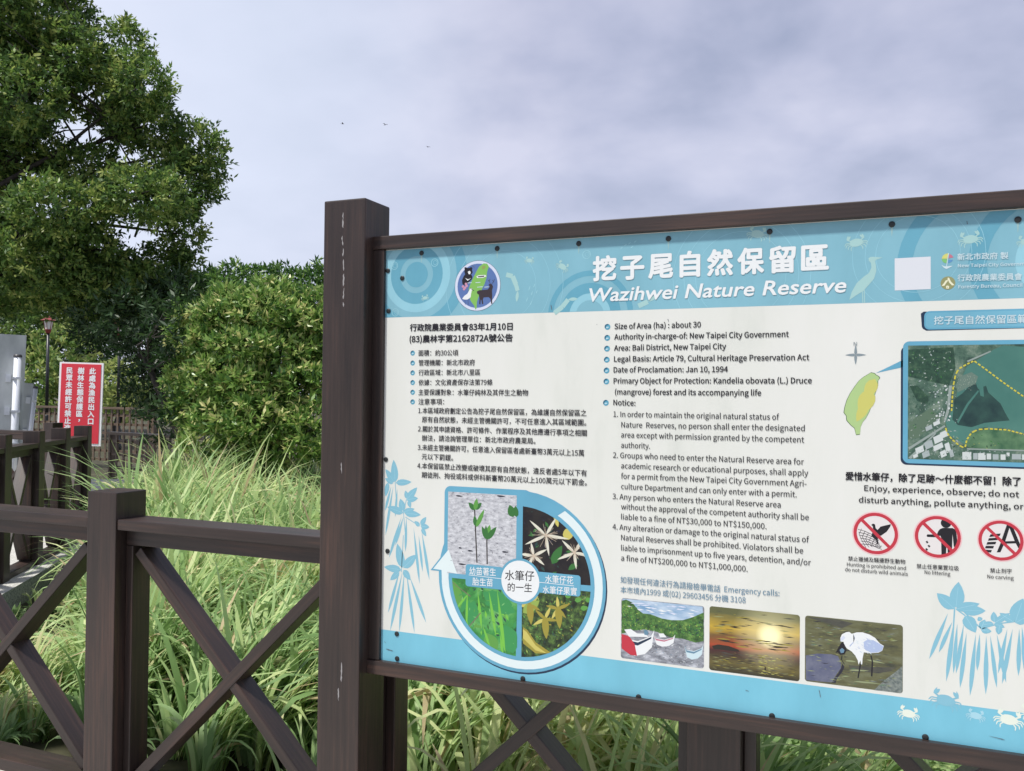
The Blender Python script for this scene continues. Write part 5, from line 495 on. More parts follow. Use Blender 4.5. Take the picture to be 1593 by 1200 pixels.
('life_cycle_diagram', 'stam', 10): ["2755 4316 2860 4356 2861 4351 2756 4312", "2756 4312 2580 4240 2579 4244 2755 4316", "2758 4315 2846 4228 2844 4225 2754 4312", "2755 4312 2622 4378 2624 4382 2757 4316", "2757 4312 2621 4229 2618 4233 2754 4316", "2756 4316 2897 4252 2896 4248 2755 4312", "2755 4316 2934 4364 2935 4360 2756 4311", "2754 4315 2862 4446 2865 4443 2758 4312", "2756 4311 2539 4319 2539 4324 2756 4316", "2756 4311 2584 4266 2582 4270 2755 4316", "2754 4313 2741 4476 2746 4476 2758 4314", "2754 4314 2750 4498 2755 4498 2758 4314", "2756 4311 2631 4308 2631 4312 2756 4316", "2754 4314 2770 4454 2774 4454 2758 4313", "2758 4313 2746 4193 2742 4193 2754 4314", "2758 4313 2714 4147 2710 4148 2754 4314", "2755 4316 2916 4393 2918 4389 2756 4312", "2754 4316 2859 4370 2861 4366 2757 4312", "2757 4312 2642 4248 2640 4252 2754 4316", "2758 4315 2874 4200 2871 4196 2754 4312", "2754 4312 2666 4488 2670 4490 2758 4314", "2756 4316 2945 4336 2946 4331 2756 4311", "2755 4316 2875 4346 2876 4342 2756 4311", "2756 4316 2935 4251 2934 4246 2755 4312", "2754 4314 2776 4426 2780 4424 2758 4313", "2756 4316 2939 4273 2938 4268 2756 4311", "2781 4314 2778 4326 2768 4335 2756 4338 2744 4335 2734 4326 2731 4314 2734 4301 2744 4292 2756 4288 2768 4292 2778 4301", "3198 4532 3238 4445 3234 4443 3194 4530", "3197 4529 3113 4457 3110 4460 3194 4532", "3194 4531 3206 4638 3210 4638 3198 4530", "3197 4528 3108 4463 3105 4466 3194 4532", "3194 4529 3121 4596 3124 4598 3197 4532", "3198 4532 3263 4410 3261 4406 3194 4530", "3198 4532 3238 4418 3234 4416 3194 4530", "3198 4532 3274 4426 3271 4423 3194 4529", "3196 4528 3081 4466 3079 4470 3194 4532", "3198 4530 3189 4416 3185 4417 3194 4530", "3194 4532 3267 4574 3270 4570 3197 4528", "3194 4532 3220 4610 3224 4608 3198 4530", "3197 4532 3289 4450 3287 4447 3194 4529", "3198 4530 3202 4450 3198 4450 3194 4530", "3195 4528 3032 4570 3033 4575 3196 4532", "3197 4529 3106 4456 3102 4459 3194 4532", "3195 4528 3103 4554 3104 4559 3196 4532", "3194 4532 3250 4605 3254 4602 3198 4529", "3194 4529 3110 4616 3113 4620 3198 4532", "3197 4532 3268 4463 3266 4460 3194 4529", "3194 4530 3192 4635 3196 4635 3198 4530", "3194 4532 3253 4616 3257 4614 3198 4529", "3194 4531 3206 4651 3211 4650 3198 4530", "3196 4533 3346 4558 3344 4555 3196 4528", "3194 4529 3079 4656 3082 4660 3198 4532", "3198 4530 3140 4406 3136 4408 3194 4532", "3220 4530 3218 4543 3208 4552 3196 4556 3183 4552 3174 4543 3170 4530 3174 4518 3183 4509 3196 4506 3208 4509 3218 4518", "2568 4622 2424 4657 2426 4662 2568 4626", "2566 4626 2658 4696 2661 4692 2570 4622", "2566 4624 2536 4738 2540 4738 2570 4625", "2570 4624 2558 4547 2554 4548 2566 4624", "2566 4625 2589 4688 2593 4687 2570 4624", "2566 4624 2576 4696 2580 4695 2570 4624", "2566 4622 2448 4712 2450 4715 2570 4626", "2566 4622 2504 4695 2507 4698 2570 4626", "2568 4622 2476 4647 2476 4651 2568 4626", "2570 4624 2554 4508 2550 4508 2566 4624", "2566 4626 2614 4694 2618 4691 2570 4623", "2570 4623 2500 4510 2496 4512 2566 4626", "2570 4622 2504 4550 2502 4553 2566 4626", "2568 4626 2640 4610 2639 4606 2568 4622", "2568 4626 2690 4662 2691 4658 2568 4622", "2566 4622 2503 4665 2506 4668 2569 4626", "2568 4622 2426 4592 2425 4596 2568 4626", "2568 4622 2470 4619 2469 4624 2568 4626", "2567 4626 2632 4661 2634 4657 2569 4622", "2570 4626 2656 4558 2654 4555 2566 4622", "2569 4626 2638 4593 2636 4589 2567 4622", "2566 4624 2570 4694 2574 4694 2570 4624", "2566 4622 2506 4670 2508 4674 2570 4626", "2566 4624 2563 4720 2568 4720 2570 4624", "2566 4624 2540 4692 2544 4694 2570 4625", "2568 4626 2710 4647 2710 4642 2568 4622", "2593 4624 2590 4636 2580 4646 2568 4649 2556 4646 2546 4636 2543 4624 2546 4612 2556 4602 2568 4599 2580 4602 2590 4612"],
('life_cycle_diagram', 'lf3', 8): ["1284 5343 1304 5402 1322 5448 1339 5485 1356 5520 1374 5554 1418 5576 1481 5486 1505 5418 1498 5370 1458 5341 1388 5331", "1524 5750 1601 5702 1651 5648 1678 5588 1683 5522 1666 5451 1620 5372 1544 5420 1494 5474 1466 5534 1461 5599 1478 5670", "1754 5237 1806 5356 1875 5441 1957 5498 2052 5524 2162 5522 2286 5486 2234 5366 2166 5282 2084 5226 1988 5199 1880 5200", "2261 6087 2320 5990 2320 5906 2320 5832 2310 5771 2238 5720 2126 5683 2058 5780 2031 5864 2037 5938 2076 5999 2148 6050", "1709 5924 1767 5962 1813 5988 1852 6008 1886 6024 1917 6037 1964 6003 1938 5909 1904 5852 1862 5827 1814 5833 1759 5870"],
('life_cycle_diagram', 'lf2', 8): ["1986 6063 2008 6045 2020 5980 2010 5926 1974 5884 1916 5854 1828 5837 1786 5916 1780 5969 1810 5986 1852 6008 1909 6034", "1384 5519 1414 5430 1420 5350 1406 5278 1372 5212 1318 5152 1240 5101 1248 5183 1261 5256 1279 5325 1300 5391 1327 5459", "3296 5322 3322 5343 3344 5346 3364 5340 3384 5328 3401 5313 3411 5290 3393 5281 3370 5276 3348 5274 3328 5278 3310 5290", "3368 5198 3391 5220 3410 5222 3426 5218 3429 5205 3432 5189 3435 5167 3436 5159 3425 5154 3407 5152 3391 5156 3376 5168", "3208 5214 3234 5236 3254 5238 3272 5233 3289 5222 3304 5207 3319 5186 3296 5174 3275 5169 3256 5168 3237 5172 3220 5184", "3060 5170 3084 5192 3102 5195 3118 5190 3133 5179 3146 5164 3158 5144 3138 5132 3118 5126 3100 5124 3084 5128 3069 5140", "3069 5847 3070 5846 3076 5840 3084 5833 3093 5825 3104 5815 3115 5804 3112 5807 3107 5812 3102 5817 3094 5824 3084 5834", "2890 5975 2897 5971 2907 5965 2918 5959 2929 5951 2942 5944 2955 5934 2948 5939 2934 5936 2919 5935 2906 5939 2896 5950"],
('life_cycle_diagram', 'pod', 9): ["1670 5214 1674 5311 1678 5407 1686 5503 1698 5598 1716 5692 1744 5786 1747 5688 1741 5592 1728 5498 1710 5403 1690 5309", "1854 5197 1866 5310 1878 5423 1893 5536 1914 5647 1941 5757 1979 5866 1975 5750 1962 5638 1940 5527 1913 5416 1884 5307", "1987 5154 2002 5322 2016 5488 2033 5655 2056 5821 2088 5986 2139 6103 2126 5980 2110 5813 2085 5648 2054 5483 2020 5318", "1500 5231 1491 5323 1482 5415 1476 5507 1474 5599 1478 5692 1520 5757 1506 5692 1512 5600 1514 5508 1510 5416 1506 5323", "1534 5258 1493 5299 1452 5340 1412 5382 1374 5426 1342 5474 1350 5508 1361 5489 1401 5448 1438 5402 1470 5356 1502 5307", "1760 5724 1774 5779 1787 5835 1803 5890 1822 5944 1848 5994 1889 6025 1874 5985 1859 5930 1838 5876 1814 5825 1787 5774", "2044 5812 2046 5872 2048 5933 2052 5992 2061 6052 2080 6091 2113 6098 2105 6096 2100 6046 2090 5987 2076 5928 2060 5870"],
('life_cycle_diagram', 'twig', 9): ["1242 5138 1548 5324 1556 5311 1240 5126", "1538 5777 1730 5550 1718 5540 1528 5766"],
('life_cycle_diagram', 'och2', 9): ["2753 5526 2740 5560 2742 5593 2748 5624 2759 5654 2773 5684 2791 5713 2796 5679 2798 5646 2796 5614 2790 5583 2778 5552", "2753 5526 2740 5490 2718 5466 2692 5446 2664 5430 2633 5416 2600 5406 2618 5435 2639 5461 2662 5484 2687 5505 2716 5520", "2753 5526 2786 5546 2821 5552 2855 5552 2890 5548 2924 5541 2958 5530 2924 5518 2890 5509 2856 5504 2822 5502 2788 5507", "2956 5357 2963 5392 2980 5416 3001 5437 3026 5454 3052 5470 3081 5483 3068 5454 3053 5427 3036 5403 3015 5382 2990 5364", "2956 5357 2926 5334 2896 5324 2864 5320 2832 5321 2799 5324 2766 5332 2796 5348 2826 5360 2858 5368 2890 5373 2922 5372", "2956 5357 2994 5360 3026 5350 3055 5336 3083 5317 3109 5296 3134 5271 3098 5274 3066 5282 3034 5292 3004 5306 2977 5325", "2512 5343 2488 5370 2477 5398 2472 5428 2472 5459 2474 5490 2480 5522 2497 5494 2510 5466 2520 5437 2526 5407 2526 5376", "2512 5343 2514 5308 2504 5280 2490 5255 2471 5232 2450 5210 2425 5191 2430 5222 2437 5252 2448 5279 2462 5304 2480 5328", "2512 5343 2533 5372 2560 5388 2588 5398 2618 5406 2649 5410 2682 5410 2658 5387 2632 5369 2606 5354 2577 5342 2547 5336", "2412 5681 2484 5718 2614 5881 2846 5999 2810 6017 2616 6044 2415 5920"],
('life_cycle_diagram', 'ochl', 9): ["2753 5526 2712 5528 2678 5542 2648 5560 2620 5583 2593 5608 2568 5637 2606 5628 2640 5616 2673 5602 2704 5584 2732 5560", "2753 5526 2785 5503 2805 5474 2820 5444 2830 5411 2838 5377 2842 5341 2816 5366 2795 5394 2776 5422 2760 5453 2750 5486", "2956 5357 2922 5374 2901 5399 2884 5427 2872 5456 2861 5488 2854 5522 2882 5500 2905 5477 2926 5452 2943 5425 2955 5394", "2956 5357 2972 5325 2975 5295 2972 5265 2965 5235 2954 5206 2940 5177 2931 5208 2926 5238 2924 5269 2926 5299 2934 5328", "2512 5343 2476 5332 2442 5334 2410 5342 2390 5354 2390 5368 2390 5388 2390 5392 2390 5392 2422 5389 2454 5382 2484 5370", "2512 5343 2548 5334 2574 5314 2597 5292 2616 5266 2634 5237 2648 5206 2617 5220 2589 5238 2563 5258 2540 5280 2520 5306"],
('life_cycle_diagram', 'och2', 10): ["2752 5481 2715 5541 2708 5598 2714 5654 2728 5709 2750 5764 2782 5817 2802 5759 2814 5702 2820 5644 2816 5588 2800 5534", "2955 5313 2918 5372 2910 5429 2916 5484 2931 5540 2953 5594 2984 5647 3005 5589 3017 5532 3022 5476 3018 5420 3002 5365", "2511 5298 2474 5358 2467 5416 2473 5472 2488 5528 2510 5583 2540 5638 2562 5578 2574 5520 2579 5464 2575 5407 2558 5352"],
('life_cycle_diagram', 'ochl', 10): ["2412 5711 2471 5749 2614 5926 2794 6024 2615 6000 2414 5845"],
('life_cycle_diagram', 'lf4', 9): ["2410 5472 2489 5484 2542 5462 2585 5428 2620 5382 2649 5330 2670 5268 2606 5274 2548 5290 2496 5314 2452 5346 2418 5393"],
('life_cycle_diagram', 'low2', 12): ["2086 5124 2084 5138 2078 5150 2068 5160 2056 5167 2042 5169 1512 5169 1498 5167 1486 5160 1476 5150 1470 5138 1468 5124 1468 4880 1470 4866 1476 4853 1486 4843 1498 4837 1512 4834 2042 4834 2056 4837 2068 4843 2078 4853 2084 4866 2086 4880", "3294 5108 3292 5122 3286 5134 3276 5144 3263 5150 3250 5152 2647 5152 2634 5150 2620 5144 2611 5134 2604 5122 2602 5108 2602 4894 2604 4880 2611 4868 2620 4858 2634 4852 2647 4850 3250 4850 3263 4852 3276 4858 3286 4868 3292 4880 3294 4894", "2696 5015 2692 5068 2679 5118 2659 5168 2632 5212 2597 5252 2557 5286 2512 5314 2464 5334 2412 5346 2360 5351 2307 5346 2256 5334 2207 5314 2162 5286 2122 5252 2088 5212 2060 5168 2040 5118 2028 5068 2024 5015 2028 4962 2040 4911 2060 4862 2088 4817 2122 4777 2162 4743 2207 4716 2256 4695 2307 4683 2360 4678 2412 4683 2464 4695 2512 4716 2557 4743 2597 4777 2632 4817 2659 4862 2679 4911 2692 4962"],
('life_cycle_diagram', 'white', 13): ["1520 5000 2084 5010 2084 5002 1521 4992", "2604 5006 3194 5010 3194 5002 2604 4998"],
('life_cycle_diagram', 'white', 14): ["2662 5015 2658 5062 2646 5108 2628 5152 2604 5192 2573 5228 2537 5259 2496 5284 2452 5302 2406 5313 2360 5316 2312 5313 2266 5302 2222 5284 2182 5259 2146 5228 2115 5192 2090 5152 2072 5108 2062 5062 2058 5015 2062 4968 2072 4922 2090 4878 2115 4838 2146 4802 2182 4770 2222 4746 2266 4728 2312 4716 2360 4713 2406 4716 2452 4728 2496 4746 2537 4770 2573 4802 2604 4838 2628 4878 2646 4922 2658 4968"],
('life_cycle_diagram', 'low2', 6): ["1171 4605 1356 5016 1156 4997 1143 5110 1045 5118 1043 4982 867 4978"],
('life_cycle_diagram', 'ringw', 6.5): ["1172 4642 1322 4998 1155 4978 1144 5172 1067 5178 1057 4962 912 4956"],
('boat_photograph', 'mud', 3): ["5054 5914 5052 5924 5047 5934 5039 5942 5030 5946 5018 5948 3931 5948 3920 5946 3910 5942 3903 5934 3898 5924 3896 5914 3896 5144 3898 5133 3903 5123 3910 5116 3920 5110 3931 5108 5018 5108 5030 5110 5039 5116 5047 5123 5052 5133 5054 5144"],
('boat_photograph', 'psky', 4): ["3920 5117 5030 5117 5048 5444 3902 5444"],
('boat_photograph', 'trees', 5): ["3902 5150 3966 5126 4058 5159 4128 5243 4208 5294 4313 5294 4475 5336 4614 5344 4764 5327 4892 5276 5048 5192 5048 5579 4938 5612 4764 5579 4590 5579 4417 5528 4244 5512 4070 5546 3902 5612"],
('boat_photograph', 'white', 6): ["3908 5596 3954 5671 4139 5686 4324 5596 4370 5505 4338 5747 4241 5852 4093 5898 3977 5852", "4359 5579 4389 5614 4510 5622 4630 5579 4660 5536 4639 5650 4576 5700 4480 5722 4404 5700"],
('boat_photograph', 'navy', 7): ["3917 5620 3964 5686 4139 5704 4334 5602 4324 5632 4139 5747 3964 5732"],
('boat_photograph', 'red', 8): ["3902 5612 4012 5629 4093 5730 4128 5890 4035 5890 3908 5814"],
('boat_photograph', 'white', 8): ["3942 5546 4035 5528 4128 5579 4244 5570 4290 5612 4012 5638", "4428 5546 4498 5537 4544 5587 4452 5596"],
('boat_photograph', 'rosy', 7): ["4365 5590 4395 5622 4510 5630 4636 5582 4630 5596 4510 5650 4395 5643"],
('boat_photograph', 'pale', 6): ["4788 5680 4813 5722 4916 5730 5018 5680 5044 5629 5026 5764 4972 5822 4890 5848 4826 5822"],
('boat_photograph', 'steel', 7): ["4792 5693 4818 5730 4916 5740 5024 5683 5018 5700 4916 5764 4818 5755"],
('boat_photograph', 'steel', 8): ["4220 5528 4255 5512 4290 5546 4278 5587 4232 5587"],
('sunset_photograph', 'sunset', 3): ["6286 5920 6284 5930 6279 5940 6271 5948 6262 5953 6250 5955 5159 5955 5148 5953 5138 5948 5131 5940 5126 5930 5124 5920 5124 5134 5126 5122 5131 5113 5138 5105 5148 5100 5159 5098 6250 5098 6262 5100 6271 5105 6279 5113 6284 5122 6286 5134"],
('sunset_photograph', 'dusk', 4): ["5159 5630 5240 5600 5380 5604 5508 5638 5525 5664 5182 5668", "5844 5852 5850 5818 5862 5818 5868 5870 5858 5920 5850 5920"],
('egret_photograph', 'shore', 3): ["7506 5904 7504 5914 7498 5924 7491 5932 7481 5937 7470 5939 6386 5939 6375 5937 6365 5932 6358 5924 6352 5914 6350 5904 6350 5130 6352 5118 6358 5109 6365 5101 6375 5096 6386 5094 7470 5094 7481 5096 7491 5101 7498 5109 7504 5118 7506 5130"],
('egret_photograph', 'stone', 4): ["6360 5610 6500 5568 6674 5556 6752 5572 6788 5649 6786 5720 6743 5788 6695 5876 6686 5912 6501 5922 6366 5925"],
('egret_photograph', 'shadp', 4): ["6800 5658 6829 5695 6800 5770 6744 5848 6724 5918 6676 5914 6700 5875 6752 5786 6789 5720"],
('egret_photograph', 'gravel', 4): ["7502 5598 7502 5906 7484 5936 7179 5941 7234 5873 7318 5782 7418 5688"],
('egret_photograph', 'wetb', 4): ["6876 5668 7122 5657 7436 5626 7354 5687 7216 5726 7047 5728 6915 5755", "6362 5113 6740 5104 6932 5134 6798 5210 6663 5174"],
('egret_photograph', 'white', 6): ["6780 5380 6778 5334 6798 5286 6846 5255 6884 5246 6913 5268 6970 5243 7036 5234 7120 5252 7186 5287 7242 5350 7288 5375 7270 5438 7224 5468 7140 5484 7056 5484 7042 5566 7038 5638 7024 5640 7018 5590 6995 5648 6986 5594 6956 5536 6914 5491 6856 5458 6823 5410 6818 5380"],
('egret_photograph', 'wingb', 7): ["7055 5352 7102 5317 7168 5319 7233 5352 7284 5381 7266 5438 7214 5464 7140 5478 7074 5452 7056 5403", "6885 5424 6932 5367 6951 5314 6932 5266 6947 5314 6934 5377 6894 5432"],
('egret_photograph', 'lav', 7): ["6780 5380 6784 5334 6818 5299 6837 5328 6808 5362"],
('egret_photograph', 'black', 6): ["6808 5382 6828 5410 6856 5478 6828 5537 6780 5550 6746 5522 6722 5530 6760 5448 6790 5394", "6794 5555 6786 5607 6798 5608 6806 5557", "6788 5610 6825 5666 6832 5662 6796 5606", "7011 5628 7002 5680 7017 5683 7026 5632", "7004 5675 6982 5814 6997 5817 7019 5678", "7132 5516 7150 5594 7165 5590 7148 5512", "7148 5587 7140 5774 7158 5775 7166 5588"],
('egret_photograph', 'steel', 7): ["6770 5488 6799 5459 6828 5481 6818 5518 6785 5527"],
('egret_photograph', 'glint', 5): ["6876 5730 6918 5734 6960 5732 7000 5728 7041 5722 7082 5716 7122 5708 7081 5706 7040 5707 6998 5708 6958 5712 6917 5718", "6934 5864 6988 5869 7041 5869 7094 5867 7147 5863 7200 5858 7253 5850 7200 5848 7146 5847 7094 5848 7040 5850 6987 5854", "6838 5612 6860 5620 6882 5623 6904 5624 6926 5622 6949 5620 6971 5616 6949 5610 6927 5606 6905 5604 6882 5604 6860 5605", "7084 5571 7120 5582 7158 5588 7195 5592 7232 5594 7270 5594 7308 5593 7271 5585 7234 5578 7197 5572 7160 5568 7122 5567"],
('mangrove_motif#1', 'motif', 2): ["220 3662 264 3598 272 3537 264 3478 247 3420 222 3362 185 3306 160 3368 146 3429 140 3490 144 3550 164 3608", "201 3663 207 3603 189 3562 162 3529 126 3502 86 3479 39 3462 46 3512 60 3556 78 3596 105 3630 141 3656", "227 3668 278 3702 326 3708 374 3703 420 3690 466 3670 512 3642 462 3623 413 3612 365 3607 318 3610 271 3626", "183 3680 172 3640 150 3620 126 3608 97 3603 67 3602 34 3606 50 3636 70 3659 91 3678 116 3690 144 3696", "372 4100 407 4055 410 4020 399 3990 379 3961 352 3936 315 3912 298 3952 289 3989 288 4024 297 4055 318 4082", "424 3922 487 3918 527 3893 558 3859 582 3819 601 3774 614 3722 563 3738 520 3760 480 3786 448 3818 426 3860", "424 3922 465 3955 501 3960 535 3954 568 3939 600 3918 630 3889 592 3871 556 3862 520 3858 486 3863 452 3878", "442 3906 466 3876 468 3852 460 3832 447 3813 429 3796 404 3780 392 3807 387 3832 386 3854 392 3876 406 3894", "373 4132 336 4074 290 4048 240 4036 188 4034 134 4039 78 4054 120 4094 164 4125 210 4149 260 4163 312 4164", "391 4130 438 4176 486 4190 535 4190 584 4183 634 4168 684 4144 636 4116 588 4097 540 4084 492 4082 442 4090", "372 4116 414 4136 450 4134 483 4124 514 4106 544 4084 572 4056 533 4048 496 4046 461 4049 428 4058 397 4076", "683 4302 724 4298 746 4281 762 4258 772 4232 777 4203 778 4170 746 4181 720 4196 699 4214 682 4235 674 4262", "683 4318 708 4354 732 4364 758 4364 784 4356 810 4344 836 4323 812 4301 786 4286 762 4277 736 4276 710 4284", "665 4319 667 4286 656 4268 641 4256 622 4249 600 4245 574 4246 579 4271 588 4292 598 4309 614 4322 633 4328", "702 4348 692 4383 700 4407 714 4427 732 4444 754 4458 782 4468 782 4439 778 4413 770 4390 756 4369 737 4353", "367 4990 407 4912 406 4846 389 4784 360 4726 321 4669 270 4616 252 4687 246 4755 248 4821 264 4884 295 4942", "385 4988 462 4990 510 4962 548 4924 578 4878 602 4825 618 4764 556 4777 502 4799 454 4827 415 4864 386 4912", "350 5023 300 4973 248 4957 196 4954 144 4962 90 4976 36 5002 86 5034 137 5056 188 5070 241 5074 294 5066", "386 5020 376 5072 388 5104 410 5128 440 5146 474 5159 515 5166 513 5124 504 5089 490 5058 470 5033 439 5016", "313 5058 260 5052 226 5068 200 5092 178 5122 162 5158 150 5200 192 5194 230 5182 263 5165 291 5142 312 5110", "461 3936 442 3964 442 3984 448 4002 460 4018 477 4032 499 4045 508 4022 512 4000 512 3980 506 3961 493 3946", "90 3668 52 3700 36 3736 30 3774 30 3814 34 3854 46 3895 72 3861 91 3826 106 3789 114 3752 113 3712", "146 3730 122 3792 96 3856 74 3919 55 3984 44 4050 41 4120 74 4059 98 3996 114 3930 127 3864 137 3796", "184 3728 154 3856 125 3984 98 4112 76 4242 60 4372 54 4504 92 4377 119 4248 140 4119 156 3989 170 3858", "374 4196 342 4268 310 4342 281 4416 257 4492 240 4570 234 4650 274 4580 304 4506 326 4430 344 4352 359 4274", "338 4198 294 4304 250 4410 209 4516 174 4625 145 4736 126 4850 178 4747 220 4640 254 4532 284 4420 310 4309", "428 4192 419 4282 409 4372 402 4462 400 4552 404 4642 418 4732 436 4642 444 4552 444 4462 441 4372 434 4282", "558 4342 570 4488 582 4635 596 4781 616 4926 642 5072 678 5214 673 5067 660 4920 638 4776 614 4630 586 4486", "702 4395 718 4520 733 4646 752 4770 775 4894 806 5016 848 5136 840 5010 823 4884 798 4761 768 4639 735 4517", "649 4462 656 4556 662 4650 670 4744 682 4838 702 4930 728 5022 729 4926 722 4832 708 4739 690 4646 670 4554", "368 5053 324 5208 280 5362 239 5518 204 5675 178 5834 162 5995 214 5842 256 5686 290 5530 318 5371 343 5212", "404 5050 382 5206 361 5362 342 5519 328 5676 322 5834 326 5992 357 5836 377 5680 390 5523 396 5366 400 5208", "440 5046 458 5203 476 5360 496 5516 522 5671 555 5825 598 5977 590 5819 570 5663 543 5508 510 5354 476 5200", "496 5105 538 5224 580 5344 624 5462 674 5578 732 5690 800 5798 766 5674 723 5556 672 5441 615 5328 556 5216", "313 5058 272 5164 232 5271 194 5378 162 5488 136 5598 120 5712 170 5608 208 5501 240 5392 266 5281 290 5170", "258 3756 246 3830 234 3904 224 3979 218 4054 218 4129 228 4204 246 4130 257 4056 262 3982 262 3906 260 3832", "214 3662 236 3949 248 3948 226 3662", "366 4101 408 4479 420 4478 378 4100", "372 4480 344 5054 356 5055 384 4481", "408 4198 662 4324 668 4314 413 4188", "379 4134 430 3924 418 3921 367 4130"],
('mangrove_motif#1', 'motifl', 2.5): ["222 3662 194 3376 190 3377 218 3662", "202 3662 72 3501 70 3503 200 3664", "227 3670 454 3649 454 3646 227 3666", "184 3678 64 3620 62 3623 182 3682", "374 4100 328 3950 325 3950 371 4100", "426 3924 577 3764 574 3762 424 3921", "425 3924 590 3898 589 3894 424 3920", "444 3905 414 3805 410 3806 441 3906", "374 4130 137 4068 136 4071 372 4134", "391 4132 626 4144 626 4140 392 4129", "373 4118 532 4070 531 4067 372 4114", "684 4303 760 4198 757 4196 682 4301", "683 4320 806 4324 806 4320 683 4316", "666 4318 594 4260 591 4262 664 4320", "700 4349 764 4445 767 4443 703 4347", "368 4989 291 4690 288 4691 366 4990", "386 4989 572 4810 570 4807 384 4986", "350 5021 98 5004 98 5008 349 5024", "384 5021 488 5138 490 5136 387 5018", "312 5056 182 5170 184 5172 314 5059", "460 3937 490 4024 493 4022 463 3936", "88 3668 52 3850 56 3850 92 3668"],
